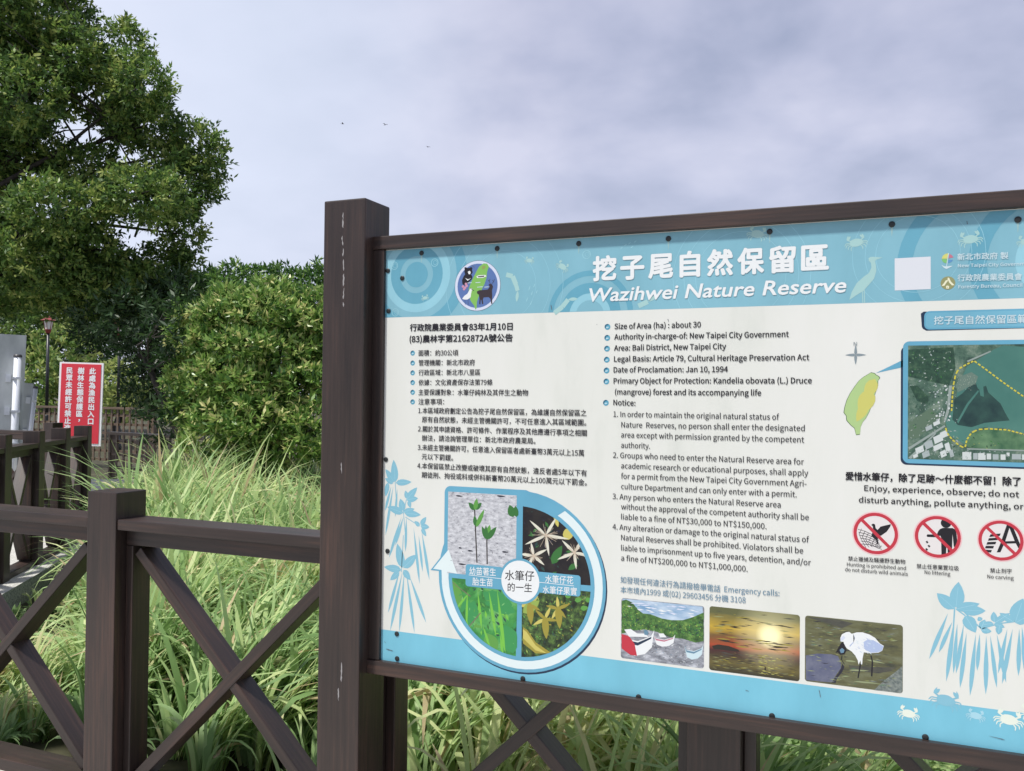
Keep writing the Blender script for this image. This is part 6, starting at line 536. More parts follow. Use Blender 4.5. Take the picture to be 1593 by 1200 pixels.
('mangrove_motif#2', 'motif', 2): ["8094 4816 8162 4769 8184 4718 8187 4665 8176 4611 8156 4556 8122 4500 8080 4550 8050 4600 8030 4651 8024 4704 8036 4758", "8080 4834 8085 4762 8062 4721 8029 4693 7987 4674 7940 4663 7884 4660 7893 4716 7910 4762 7934 4800 7966 4830 8010 4848", "8094 4832 8152 4858 8198 4854 8240 4838 8279 4813 8316 4782 8350 4742 8298 4732 8250 4731 8204 4736 8162 4750 8123 4776", "8166 4840 8212 4886 8254 4896 8295 4892 8336 4876 8376 4854 8414 4821 8371 4794 8328 4778 8286 4770 8244 4772 8204 4789", "8504 4947 8532 4925 8538 4904 8537 4883 8529 4862 8517 4842 8498 4822 8482 4844 8472 4865 8466 4886 8466 4907 8474 4928", "8510 4956 8555 4955 8586 4938 8613 4915 8635 4887 8654 4856 8670 4820 8632 4829 8598 4843 8566 4860 8540 4883 8518 4912", "8504 4963 8514 4996 8530 5009 8549 5014 8570 5014 8591 5008 8615 4998 8602 4975 8586 4958 8570 4946 8552 4940 8531 4942", "8498 4964 8470 4944 8446 4942 8424 4948 8404 4958 8384 4974 8364 4994 8390 5004 8415 5009 8438 5010 8461 5006 8482 4994", "8364 4946 8379 4927 8380 4916 8374 4909 8365 4904 8352 4902 8336 4902 8329 4917 8326 4930 8326 4940 8330 4948 8340 4952", "8194 4901 8164 4962 8170 5002 8190 5034 8220 5060 8259 5080 8308 5095 8320 5045 8320 5001 8313 4962 8296 4929 8263 4904", "8364 5042 8401 5033 8416 5016 8422 4997 8422 4976 8418 4952 8406 4926 8382 4939 8362 4954 8348 4970 8341 4990 8342 5012", "8364 5057 8382 5086 8401 5094 8420 5094 8438 5088 8458 5078 8476 5060 8458 5042 8440 5030 8422 5023 8403 5022 8384 5029", "8724 4923 8807 4894 8840 4852 8852 4803 8848 4750 8834 4694 8806 4634 8750 4670 8709 4710 8680 4754 8664 4802 8670 4856", "8711 4924 8704 4880 8684 4856 8658 4842 8628 4832 8596 4829 8560 4831 8574 4864 8592 4892 8612 4914 8638 4930 8668 4938", "8724 4932 8773 4950 8802 4942 8825 4924 8842 4900 8854 4868 8860 4830 8822 4826 8789 4830 8760 4838 8737 4855 8722 4881", "8560 4988 8529 5002 8519 5018 8518 5034 8522 5052 8531 5071 8546 5090 8566 5076 8580 5060 8588 5044 8591 5027 8586 5009", "8008 4889 7966 4984 7923 5079 7883 5174 7848 5272 7820 5372 7801 5476 7852 5384 7892 5288 7926 5190 7956 5090 7982 4990", "8052 4996 8020 5058 7990 5120 7960 5182 7936 5246 7918 5312 7908 5382 7947 5323 7976 5261 8000 5196 8019 5130 8036 5064", "8080 4946 8056 5074 8032 5202 8011 5332 7996 5462 7988 5592 7990 5724 8024 5596 8046 5467 8060 5338 8068 5207 8074 5076", "8110 5006 8094 5108 8080 5209 8068 5310 8060 5412 8060 5514 8068 5618 8090 5517 8104 5416 8110 5314 8111 5211 8110 5108", "8180 4998 8159 5100 8137 5202 8118 5303 8103 5406 8095 5509 8096 5614 8126 5514 8146 5412 8160 5309 8168 5206 8174 5102", "8210 5106 8190 5218 8169 5330 8152 5442 8140 5555 8134 5668 8140 5783 8168 5672 8186 5560 8198 5447 8203 5334 8206 5220", "8308 5111 8289 5236 8270 5360 8254 5485 8243 5610 8240 5736 8248 5864 8276 5740 8293 5614 8302 5489 8306 5364 8308 5237", "8350 5106 8338 5180 8326 5254 8316 5328 8311 5402 8312 5477 8324 5552 8344 5479 8354 5405 8358 5330 8357 5256 8354 5181", "8420 5114 8411 5232 8401 5350 8394 5468 8392 5587 8399 5706 8416 5824 8435 5706 8443 5588 8444 5469 8438 5350 8429 5232", "8462 5109 8466 5214 8470 5318 8477 5422 8488 5525 8506 5628 8533 5729 8537 5624 8531 5520 8519 5416 8502 5314 8482 5212", "8532 5086 8540 5182 8548 5278 8558 5373 8574 5468 8597 5562 8630 5653 8630 5556 8620 5460 8604 5366 8582 5272 8556 5178", "8642 5010 8619 5100 8595 5189 8574 5278 8558 5370 8548 5461 8546 5554 8578 5466 8600 5377 8616 5286 8626 5194 8634 5102", "8698 5004 8671 5114 8644 5225 8620 5336 8602 5447 8590 5560 8588 5674 8623 5566 8648 5454 8666 5343 8678 5230 8688 5117", "8766 4996 8756 5090 8746 5184 8739 5277 8737 5370 8743 5464 8758 5558 8776 5464 8784 5371 8785 5278 8780 5184 8773 5090", "8793 4962 8792 5060 8790 5158 8790 5256 8797 5354 8810 5452 8834 5548 8844 5449 8844 5351 8836 5254 8824 5156 8808 5060", "8072 4817 8059 5074 8074 5075 8088 4818", "8090 4838 8190 4908 8199 4895 8099 4826", "8160 4846 8359 5046 8370 5036 8172 4835", "8368 5048 8562 4964 8556 4950 8362 5034", "8562 4964 8781 4909 8778 4894 8558 4950"],
('mangrove_motif#2', 'motifl', 2.5): ["8096 4816 8118 4564 8115 4563 8093 4816", "8082 4832 7924 4694 7922 4696 8079 4834", "8095 4834 8300 4762 8298 4758 8094 4830", "8166 4842 8365 4826 8365 4823 8166 4839", "8506 4947 8501 4847 8498 4847 8502 4947", "8511 4958 8639 4848 8636 4846 8508 4954", "8504 4964 8592 4992 8594 4989 8504 4961", "8498 4962 8391 4986 8392 4990 8499 4965", "8366 4946 8344 4910 8340 4912 8363 4948", "8193 4902 8284 5058 8287 5056 8196 4900", "8366 5042 8400 4950 8396 4948 8363 5041", "8364 5059 8454 5062 8454 5058 8364 5056", "8726 4924 8792 4692 8788 4692 8723 4922", "8712 4923 8590 4848 8589 4852 8710 4926", "8726 4934 8834 4852 8832 4850 8724 4931", "8558 4988 8547 5070 8550 5070 8562 4988"],
('crab_motif#1', 'crabw', 3): ["7653 6185 7644 6200 7624 6213 7602 6222 7580 6224 7554 6222 7528 6214 7511 6201 7504 6186 7505 6170 7508 6153 7518 6140 7538 6131 7564 6128 7590 6130 7612 6138 7630 6152 7647 6168", "7512 6176 7471 6172 7470 6183 7512 6188", "7470 6174 7463 6178 7458 6184 7454 6191 7450 6198 7448 6206 7446 6214 7452 6208 7458 6203 7463 6196 7467 6190 7470 6183", "7516 6190 7478 6200 7481 6210 7518 6200", "7480 6202 7474 6206 7470 6213 7468 6220 7468 6226 7467 6233 7468 6240 7472 6234 7476 6228 7478 6222 7481 6216 7482 6210", "7524 6202 7498 6225 7504 6233 7532 6210", "7502 6226 7498 6232 7496 6238 7496 6244 7497 6250 7498 6256 7501 6263 7504 6257 7506 6250 7506 6244 7506 6238 7506 6232", "7512 6158 7467 6154 7466 6164 7511 6170", "7466 6156 7459 6158 7454 6162 7449 6168 7445 6174 7442 6180 7440 6186 7446 6183 7452 6179 7457 6174 7462 6170 7465 6164", "7526 6141 7488 6110 7478 6122 7518 6152", "7488 6122 7504 6125 7512 6122 7520 6115 7525 6106 7530 6097 7532 6085 7520 6086 7510 6088 7500 6092 7493 6098 7488 6106", "7482 6121 7492 6116 7498 6108 7502 6100 7506 6090 7508 6081 7510 6071 7502 6078 7495 6084 7489 6092 7484 6100 7482 6110", "7631 6200 7672 6204 7674 6194 7632 6189", "7674 6196 7672 6204 7674 6212 7676 6219 7680 6226 7684 6233 7690 6240 7690 6231 7688 6223 7686 6216 7684 6208 7680 6202", "7622 6210 7656 6229 7661 6219 7627 6201", "7659 6220 7656 6228 7655 6234 7656 6241 7658 6248 7660 6254 7663 6260 7665 6254 7666 6247 7666 6240 7666 6234 7664 6226", "7607 6218 7628 6246 7637 6240 7616 6211", "7633 6240 7628 6244 7625 6250 7624 6256 7624 6263 7624 6270 7626 6276 7629 6270 7632 6264 7634 6259 7636 6252 7636 6246", "7635 6182 7680 6187 7682 6176 7636 6172", "7682 6178 7681 6186 7684 6192 7687 6198 7692 6204 7696 6210 7702 6214 7700 6207 7698 6200 7696 6194 7693 6188 7688 6182", "7632 6164 7677 6143 7670 6130 7626 6152", "7668 6140 7671 6126 7668 6116 7662 6109 7654 6103 7644 6098 7632 6096 7632 6108 7634 6118 7638 6128 7644 6135 7652 6140", "7674 6141 7676 6130 7676 6120 7672 6112 7668 6103 7664 6094 7658 6086 7656 6096 7657 6106 7658 6116 7660 6125 7665 6134"],
('crab_motif#2', 'motif', 3): ["8096 5968 8082 5989 8055 6007 8024 6019 7993 6024 7956 6020 7920 6008 7894 5990 7886 5968 7886 5945 7890 5922 7904 5903 7932 5891 7970 5887 8007 5890 8036 5902 8064 5920 8087 5943", "7897 5956 7838 5950 7836 5965 7895 5971", "7838 5952 7826 5958 7820 5967 7814 5976 7809 5986 7805 5997 7802 6008 7812 6001 7819 5992 7826 5984 7832 5975 7836 5964", "7900 5974 7848 5989 7852 6004 7905 5988", "7850 5991 7842 5998 7838 6007 7834 6016 7833 6026 7832 6036 7832 6046 7839 6038 7844 6030 7848 6020 7852 6012 7853 6002", "7913 5991 7876 6024 7886 6036 7924 6002", "7881 6025 7875 6034 7874 6042 7874 6052 7874 6060 7877 6069 7880 6078 7884 6069 7886 6060 7888 6052 7888 6042 7887 6034", "7896 5930 7832 5924 7830 5938 7894 5946", "7832 5926 7820 5929 7813 5936 7806 5943 7801 5951 7796 5960 7793 5970 7802 5964 7810 5959 7818 5952 7824 5946 7830 5937", "7916 5906 7861 5862 7848 5878 7904 5922", "7862 5878 7884 5882 7897 5878 7907 5868 7914 5856 7920 5843 7924 5826 7907 5826 7892 5830 7880 5836 7869 5844 7862 5856", "7854 5877 7868 5869 7876 5858 7882 5846 7887 5834 7890 5820 7892 5806 7881 5815 7872 5826 7864 5836 7857 5848 7852 5861", "8064 5988 8124 5995 8125 5980 8066 5974", "8125 5982 8123 5994 8125 6006 8129 6016 8134 6026 8140 6036 8148 6044 8147 6033 8146 6022 8143 6011 8140 6000 8134 5990", "8052 6004 8100 6030 8107 6016 8058 5990", "8104 6018 8099 6028 8098 6038 8100 6047 8102 6056 8106 6066 8110 6074 8112 6065 8114 6055 8114 6046 8114 6036 8111 6026", "8030 6014 8060 6054 8072 6045 8042 6004", "8067 6044 8060 6052 8056 6060 8054 6069 8054 6078 8054 6087 8056 6096 8062 6088 8066 6080 8069 6072 8071 6064 8071 6054", "8070 5964 8134 5970 8136 5956 8072 5948", "8136 5958 8136 5969 8139 5978 8144 5987 8150 5994 8157 6002 8164 6008 8163 5998 8160 5989 8157 5980 8152 5971 8146 5964", "8066 5938 8130 5908 8120 5890 8058 5920", "8116 5904 8121 5884 8116 5870 8108 5860 8096 5852 8082 5845 8066 5841 8066 5858 8069 5873 8074 5886 8082 5896 8094 5904", "8124 5906 8128 5890 8127 5876 8124 5864 8118 5851 8110 5839 8102 5828 8100 5842 8101 5856 8103 5870 8106 5882 8112 5895"],
('crab_motif#3', 'motifl', 3): ["8377 6098 8370 6112 8353 6122 8335 6129 8316 6132 8295 6130 8274 6122 8258 6112 8254 6100 8254 6086 8256 6072 8264 6061 8280 6054 8304 6051 8325 6054 8342 6060 8358 6070 8372 6084", "8260 6092 8226 6088 8224 6097 8259 6100", "8225 6090 8219 6093 8214 6098 8211 6104 8208 6110 8206 6116 8204 6122 8210 6118 8214 6114 8218 6108 8222 6103 8224 6097", "8262 6102 8231 6111 8234 6120 8265 6111", "8233 6112 8228 6117 8225 6122 8224 6127 8222 6133 8222 6138 8222 6144 8226 6140 8229 6135 8232 6130 8234 6124 8234 6119", "8270 6112 8248 6132 8254 6139 8276 6119", "8251 6132 8248 6138 8246 6143 8246 6148 8247 6153 8248 6158 8250 6164 8252 6158 8254 6154 8255 6148 8255 6143 8254 6138", "8260 6076 8222 6072 8221 6082 8258 6086", "8222 6074 8216 6076 8211 6080 8207 6084 8204 6089 8201 6094 8199 6100 8204 6097 8209 6094 8214 6090 8218 6086 8220 6080", "8272 6062 8239 6036 8232 6046 8264 6072", "8240 6046 8252 6048 8260 6046 8266 6040 8270 6034 8274 6026 8276 6016 8266 6016 8258 6018 8250 6021 8244 6026 8240 6033", "8235 6046 8243 6040 8248 6034 8252 6028 8254 6020 8256 6012 8258 6004 8251 6009 8246 6015 8240 6022 8236 6028 8234 6036", "8358 6111 8394 6115 8394 6106 8360 6102", "8394 6108 8393 6114 8394 6121 8396 6127 8400 6133 8403 6138 8408 6144 8408 6137 8406 6130 8405 6124 8403 6118 8400 6112", "8351 6120 8380 6135 8384 6127 8355 6112", "8382 6128 8379 6134 8378 6140 8380 6146 8381 6151 8383 6156 8386 6162 8387 6156 8388 6150 8388 6144 8388 6139 8386 6134", "8338 6126 8356 6150 8364 6144 8346 6120", "8360 6144 8356 6148 8354 6154 8353 6158 8352 6164 8353 6169 8354 6174 8357 6170 8360 6165 8362 6160 8362 6155 8362 6150", "8362 6096 8400 6100 8401 6092 8363 6088", "8400 6093 8400 6100 8402 6105 8406 6110 8409 6114 8413 6119 8418 6123 8416 6117 8415 6111 8413 6106 8410 6101 8406 6096", "8360 6082 8397 6064 8392 6052 8354 6071", "8389 6062 8392 6049 8390 6041 8384 6035 8378 6030 8370 6026 8360 6024 8360 6034 8362 6043 8364 6050 8369 6057 8376 6062", "8394 6062 8396 6053 8396 6045 8394 6038 8390 6030 8386 6023 8380 6016 8380 6025 8380 6033 8382 6041 8384 6048 8387 6056"],
('crab_motif#4', 'crabw', 3): ["8758 6096 8746 6116 8722 6132 8695 6142 8667 6146 8635 6143 8602 6132 8580 6116 8572 6098 8573 6077 8576 6057 8588 6040 8614 6029 8648 6026 8680 6029 8706 6039 8730 6055 8750 6075", "8582 6086 8530 6081 8529 6094 8581 6100", "8530 6083 8520 6088 8514 6096 8509 6104 8505 6114 8502 6123 8499 6132 8507 6126 8514 6119 8520 6112 8526 6103 8529 6094", "8586 6102 8539 6116 8543 6128 8590 6116", "8542 6118 8534 6124 8530 6132 8528 6140 8526 6148 8526 6156 8526 6166 8532 6158 8536 6152 8540 6144 8542 6136 8544 6127", "8596 6118 8564 6147 8572 6157 8606 6128", "8568 6148 8563 6156 8562 6163 8562 6171 8563 6178 8565 6186 8568 6194 8572 6186 8574 6178 8574 6171 8575 6163 8574 6156", "8582 6064 8525 6058 8524 6071 8580 6077", "8525 6060 8515 6063 8508 6068 8503 6075 8498 6082 8494 6090 8490 6098 8498 6094 8506 6090 8512 6084 8518 6078 8523 6070", "8600 6042 8550 6004 8540 6018 8588 6056", "8552 6018 8570 6022 8582 6017 8592 6010 8598 5999 8604 5986 8606 5972 8592 5972 8578 5976 8567 5980 8558 5988 8552 5998", "8544 6017 8556 6010 8564 6000 8570 5990 8574 5978 8576 5966 8578 5954 8568 5962 8560 5972 8553 5981 8547 5992 8544 6003", "8730 6116 8782 6121 8784 6108 8732 6102", "8784 6110 8782 6120 8784 6130 8788 6140 8792 6148 8797 6156 8804 6164 8803 6154 8802 6144 8800 6135 8796 6126 8792 6117", "8718 6129 8762 6152 8768 6140 8725 6117", "8765 6141 8761 6150 8760 6158 8762 6167 8764 6175 8766 6184 8770 6192 8772 6182 8774 6174 8774 6166 8774 6157 8771 6149", "8700 6138 8726 6173 8738 6166 8711 6130", "8732 6165 8726 6172 8723 6178 8722 6186 8721 6194 8722 6202 8723 6210 8728 6204 8732 6196 8734 6189 8736 6182 8736 6174", "8736 6094 8792 6100 8794 6086 8737 6080", "8794 6088 8793 6098 8796 6106 8800 6114 8806 6121 8812 6127 8819 6133 8818 6124 8815 6116 8812 6108 8808 6100 8802 6093", "8732 6072 8788 6044 8780 6028 8724 6055", "8776 6041 8780 6022 8776 6010 8768 6002 8758 5994 8746 5989 8732 5985 8732 6000 8734 6014 8739 6025 8746 6034 8756 6041", "8783 6042 8787 6028 8786 6016 8782 6005 8777 5994 8771 5984 8763 5974 8762 5986 8762 5998 8764 6010 8768 6022 8772 6032"],
('crab_motif#5', 'crabw', 3): ["8976 5982 8966 6000 8944 6013 8921 6022 8897 6026 8869 6023 8841 6014 8822 6000 8814 5984 8815 5966 8818 5948 8828 5934 8850 5924 8880 5921 8908 5924 8930 5932 8952 5946 8969 5964", "8824 5974 8778 5969 8777 5981 8822 5986", "8778 5971 8770 5976 8764 5982 8760 5990 8756 5998 8754 6006 8752 6014 8758 6008 8764 6002 8770 5996 8774 5988 8778 5980", "8826 5988 8786 5999 8789 6010 8830 5999", "8788 6001 8782 6006 8778 6013 8776 6020 8774 6028 8774 6035 8774 6042 8780 6036 8784 6030 8786 6024 8789 6016 8790 6010", "8836 6000 8807 6026 8815 6035 8844 6010", "8812 6027 8807 6034 8806 6040 8806 6047 8806 6054 8808 6060 8811 6068 8814 6060 8816 6054 8817 6047 8817 6040 8816 6034", "8823 5954 8774 5949 8772 5960 8822 5966", "8774 5951 8766 5954 8760 5958 8754 5964 8750 5970 8747 5977 8744 5984 8751 5981 8758 5976 8763 5972 8768 5966 8772 5960", "8838 5936 8796 5902 8786 5914 8828 5948", "8797 5914 8814 5918 8824 5914 8831 5907 8837 5898 8842 5888 8844 5875 8832 5875 8820 5878 8810 5882 8802 5888 8796 5898", "8790 5914 8802 5908 8808 5900 8812 5890 8816 5880 8818 5870 8820 5859 8812 5866 8804 5874 8798 5882 8793 5892 8790 5902", "8952 5999 8997 6004 8998 5992 8953 5988", "8998 5994 8996 6004 8998 6012 9001 6020 9005 6028 9010 6035 9015 6042 9015 6033 9014 6024 9012 6016 9009 6008 9005 6000", "8942 6011 8979 6030 8984 6020 8947 6000", "8982 6022 8978 6029 8978 6036 8978 6044 8980 6051 8983 6058 8986 6065 8988 6058 8990 6050 8990 6042 8989 6035 8987 6028", "8926 6018 8948 6049 8958 6042 8935 6011", "8954 6042 8948 6048 8946 6054 8944 6060 8944 6068 8944 6074 8946 6082 8950 6076 8952 6069 8955 6063 8956 6056 8956 6050", "8956 5980 9006 5985 9006 5974 8958 5968", "9006 5976 9006 5984 9008 5992 9012 5998 9017 6004 9022 6010 9028 6014 9027 6006 9025 5999 9022 5992 9018 5986 9014 5980", "8953 5961 9002 5937 8994 5923 8946 5947", "8991 5934 8995 5918 8992 5908 8985 5900 8976 5894 8966 5890 8953 5886 8953 5900 8955 5910 8959 5920 8966 5929 8974 5934", "8998 5936 9001 5924 9000 5913 8996 5904 8992 5894 8987 5885 8980 5876 8979 5887 8980 5898 8981 5908 8984 5918 8988 5928"],
}
BOLTS = [(128.4, 14.6), (386.1, 15.4), (643.7, 15.9), (905.0, 18.0), (1175.6, 16.0), (1472.5, 16.9), (1749.0, 24.5), (8, 64.1), (60.5, 90.0), (12.3, 191.9), (9.3, 661.7), (19.5, 949.7), (56.9, 1205.0), (59.2, 1281.7), (483.6, 1287.3), (831.2, 1291.4), (1188.8, 1290.0), (1552.3, 1287.2)]
SUNSET = [1182.8, 1081.3, 1191.0, 1019.7]
PANEL_W, PANEL_H = 2085.0, 1298.8
PIC = {'boat': (779.2, 1021.7, 1010.7, 1189.7), 'sunset': (1024.8, 1019.7, 1257.1, 1191.0), 'egret': (1270.1, 1018.9, 1501.1, 1187.8), 'cycle': (468.0, 1003.3, 221.0, 10.0), 'seed': (231.3, 751.6, 457.9, 999.3), 'map': (1510.6, 322.7, 2005.0, 605.3)}

PRINT = dict(head=(132,186,202), head_d=(104,170,192), head_l=(150,205,220), ani=(168,208,206), ani2=(158,210,220), low=(122,196,218), low2=(104,172,200), head2=(118,182,206),
    white=(236,240,240), paper=(222,226,232), pale=(206,228,234), dark=(30,28,34), ink=(44,43,48), black=(28,26,34), navy=(30,52,78), lav=(214,222,240), emb=(92,120,176),
    egreen=(132,190,92), deer=(58,48,54), pink=(206,150,176), moss=(150,160,92), yel=(214,214,120), grn=(130,196,120), rosy=(196,120,140), azur=(96,150,200), ochre=(150,152,104),
    cream=(236,236,206), steel=(104,142,166), bul=(90,164,190), buld=(48,98,124), bull=(190,222,232), water=(62,112,104), mangr=(36,68,66), flat=(104,128,116), flat2=(160,172,160),
    field=(72,112,82), field2=(92,116,96), road=(150,164,158), roof=(206,214,212), roof2=(168,180,180), yline=(206,196,70), isle_o=(60,96,60), isle=(176,206,140), isle_y=(206,204,112),
    grayt=(138,152,158), halo=(240,196,198), red=(196,54,70), symbg=(230,226,224), ringw=(226,240,240), bark=(52,44,42), lf1=(56,116,56), lf2=(96,160,72), lf3=(60,150,84), lf4=(150,176,84),
    pod=(120,196,72), twig=(120,110,96), shadp=(40,40,56), petal=(226,224,206), stam=(206,190,168), ochl=(206,196,104), och2=(158,148,60), motif=(134,192,211), motifl=(170,216,230),
    crabw=(232,240,226), wingb=(176,192,224), dusk=(46,40,34), glint=(150,160,120), fore=(0,0,0))
def pmat(key):
    if 'print_'+key in MATS: return MATS['print_'+key]
    n = 'print_'+key
    S_ = lambda *a: [(p_, lin(c)) for p_, c in a]
    S_ = lambda *a: [(p_, tuple(.82*q for q in lin(c))) for p_, c in a]
    kw = dict(rough=.38, spec=.45)
    if key == 'sand': return noisy(n, S_((.30, (70,72,84)), (.42, (176,178,184)), (.6, (214,216,220)), (.8, (236,238,240))), 55, detail=6, stretch=(1, 1, 2.2), nrough=.7, **kw)
    if key == 'aerial': return noisy(n, S_((.34, (40,66,58)), (.5, (78,108,92)), (.66, (128,146,130))), 30, detail=8, nrough=.7, **kw)
    if key == 'forest': return noisy(n, S_((.35, (26,54,46)), (.55, (48,82,62)), (.72, (84,110,84))), 60, detail=6, nrough=.7, **kw)
    if key == 'water': return noisy(n, S_((.3, (56,108,100)), (.7, (84,134,122))), 6, **kw)
    if key == 'mangr': return noisy(n, S_((.35, (26,54,56)), (.65, (48,84,76))), 24, detail=6, **kw)
    if key == 'field': return noisy(n, S_((.35, (48,92,66)), (.65, (104,140,102))), 26, detail=6, **kw)
    if key == 'nightp': return noisy(n, S_((.45, (24,20,26)), (.7, (48,44,40)), (.85, (70,92,50))), 22, detail=5, **kw)
    if key == 'greenp': return noisy(n, S_((.35, (30,72,44)), (.5, (64,150,70)), (.68, (130,196,120))), 14, detail=5, dist=.6, **kw)
    if key == 'fruitp': return noisy(n, S_((.4, (28,40,26)), (.52, (60,84,44)), (.64, (96,128,60)), (.8, (176,196,150))), 48, detail=4, nrough=.65, **kw)
    if key == 'mud': return noisy(n, S_((.34, (92,96,104)), (.5, (150,154,162)), (.68, (214,218,226))), 26, detail=7, stretch=(1, 1, 2.5), nrough=.7, **kw)
    if key == 'psky': return noisy(n, S_((.35, (120,160,196)), (.65, (206,222,236))), 12, detail=4, stretch=(1, 1, 3), **kw)
    if key == 'trees': return noisy(n, S_((.34, (34,62,34)), (.52, (74,116,56)), (.72, (128,166,84))), 60, detail=5, nrough=.7, **kw)
    if key == 'shore': return noisy(n, S_((.32, (62,66,56)), (.48, (98,98,66)), (.62, (112,116,88)), (.78, (128,134,120))), 14, detail=7, stretch=(1, 1, 3.2), nrough=.62, **kw)
    if key == 'stone': return noisy(n, S_((.35, (84,90,118)), (.65, (118,122,140))), 30, detail=6, **kw)
    if key == 'gravel': return noisy(n, S_((.35, (88,100,98)), (.65, (140,148,142))), 120, detail=4, **kw)
    if key == 'wetb': return noisy(n, S_((.3, (58,60,60)), (.7, (92,92,78))), 30, detail=6, stretch=(1, 1, 3), **kw)
    if key == 'sunset':
        m, nt, p = new_mat(n)
        tc = nt.nodes.new('ShaderNodeTexCoord'); L = nt.links.new
        sep = nt.nodes.new('ShaderNodeSeparateXYZ'); L(tc.outputs['Object'], sep.inputs[0])
        mr = nt.nodes.new('ShaderNodeMapRange'); mr.inputs[1].default_value = -(SUNSET[2]+0)/1000; mr.inputs[2].default_value = -SUNSET[3]/1000
        L(sep.outputs[2], mr.inputs[0])
        nz = nt.nodes.new('ShaderNodeTexNoise'); nz.inputs['Scale'].default_value = 9; nz.inputs['Detail'].default_value = 5
        mp = nt.nodes.new('ShaderNodeMapping'); mp.inputs['Scale'].default_value = (1, 1, 4); L(tc.outputs['Object'], mp.inputs[0]); L(mp.outputs[0], nz.inputs['Vector'])
        ad = nt.nodes.new('ShaderNodeMath'); ad.operation = 'MULTIPLY_ADD'; ad.inputs[1].default_value = .22; L(nz.outputs[0], ad.inputs[0]); L(mr.outputs[0], ad.inputs[2])
        r = ramp(nt, S_((.12, (56,52,34)), (.26, (104,94,50)), (.38, (74,62,42)), (.43, (70,36,36)), (.52, (168,72,40)), (.66, (116,88,48)), (.82, (196,164,56)), (1.0, (96,98,60))))
        L(ad.outputs[0], r.inputs[0])
        vm = nt.nodes.new('ShaderNodeVectorMath'); vm.operation = 'DISTANCE'; vm.inputs[1].default_value = (SUNSET[0]/1000, 0, -SUNSET[1]/1000)
        m3 = nt.nodes.new('ShaderNodeMapping'); m3.inputs['Scale'].default_value = (1, 0, 1); L(tc.outputs['Object'], m3.inputs[0]); L(m3.outputs[0], vm.inputs[0])
        g = ramp(nt, [(0.0, (1, 1, 1)), (.13, (.92, .92, .92)), (.30, (.30, .30, .30)), (.8, (0, 0, 0))]); ms = nt.nodes.new('ShaderNodeMath'); ms.operation = 'MULTIPLY'; ms.inputs[1].default_value = 8.0
        L(vm.outputs['Value'], ms.inputs[0]); L(ms.outputs[0], g.inputs[0])
        mx = nt.nodes.new('ShaderNodeMix'); mx.data_type = 'RGBA'; L(g.outputs[0], mx.inputs[0]); L(r.outputs[0], mx.inputs[6]); mx.inputs[7].default_value = (*lin((255,246,190)), 1)
        L(mx.outputs[2], p.inputs['Base Color']); p.inputs['Roughness'].default_value = .38
        MATS[n] = m; return m
    if key in ('head', 'low', 'low2', 'head2', 'head_d', 'head_l'):
        c = lin(PRINT[key]); return noisy(n, [(.3, tuple(.72*q for q in c)), (.5, tuple(.79*q for q in c)), (.72, tuple(min(1, .84*q+.012) for q in c))], 3.5, rough=.3, detail=6, stretch=(1.6, 1, .7), nrough=.6)
    return flat(n, tuple(.80*c for c in lin(PRINT[key])), .32, 0, .45)        # aged ink: a little under the fresh tone
PX0, PY0, PZ0 = -1.4469, 2.385, 2.0167
board = tag(empty('information_board', (-0.42, 2.40, 0)), 'large pale blue and white information board in a dark timber frame', 'information board')
T_ = 0.00008
for x in (-1.5625, PX0+PANEL_W/1000+.12):
    pst = beam('post', (x, 2.395, -.3), (x, 2.395, 2.176), .153, .15, board, bevel=.005)
    if x < 0:
        rr_ = random.Random(3); gs = []
        for (z0, z1, dx) in ((2.135, 2.085, -.004), (2.06, 2.045, -.006), (2.045, 2.03, -.004), (2.02, 1.995, -.002), (1.985, 1.95, 0), (1.94, 1.90, .001), (1.895, 1.86, .002), (1.85, 1.835, .001), (1.345, 1.31, .003), (.72, .66, .013), (.64, .60, .003)):
            n = max(2, int((z0-z1)/.006)); L_, R_ = [], []
            for i in range(n+1):
                z = z0+(z1-z0)*i/n; w = rr_.uniform(.0008, .0030)*(1 if 0 < i < n else .3); c = dx+rr_.uniform(-.0012, .0012)
                L_.append((-1.5625+c-w, 2.3195, z)); R_.append((-1.5625+c+w, 2.3195, z))
            V = L_+R_; F = [(i, n+1+i, n+2+i, i+1) for i in range(n)]
            gs.append((V, F))
        b_ = pst.matrix_basis.copy()
        wmi = (root_matrix(board) @ b_).inverted()
        for V, F in gs:
            me = mesh_pydata('paint_scrape', V, F); me.transform(wmi); link('paint_scrape', me, pst, flat('scraped_white', (.26, .25, .25), .8))
X0, X1 = PX0, PX0+PANEL_W/1000
beam('frame_rail', (X0-.041, 2.411, 2.0405), (X1+.041, 2.411, 2.0405), .042, .084, board, bevel=.003)
beam('frame_rail', (X0-.047, 2.410, .7025), (X1+.047, 2.410, .7025), .043, .086, board, bevel=.003)
beam('frame_stile', (X0-.0205, 2.413, .7245), (X0-.0205, 2.413, 2.019), .041, .080, board, bevel=.003)
beam('frame_stile', (X1+.0205, 2.413, .7245), (X1+.0205, 2.413, 2.019), .041, .080, board, bevel=.003)
PANEL = noisy('white_printed_panel', [(.28, lin((192,196,188))), (.45, lin((206,208,201))), (.75, lin((212,213,208)))], 2.2, rough=.30, detail=7, spec=.45, stretch=(1.8, 1, .5), nrough=.6)
pw, ph = PANEL_W/1000, PANEL_H/1000
pm = box_mesh('panel', pw, .008, ph+.004, 0)
pm.transform(Matrix.Translation((pw/2, .004, -ph/2)))
panel = link('panel', pm, board, PANEL, Matrix.Translation((PX0, PY0, PZ0)))
groups = {}
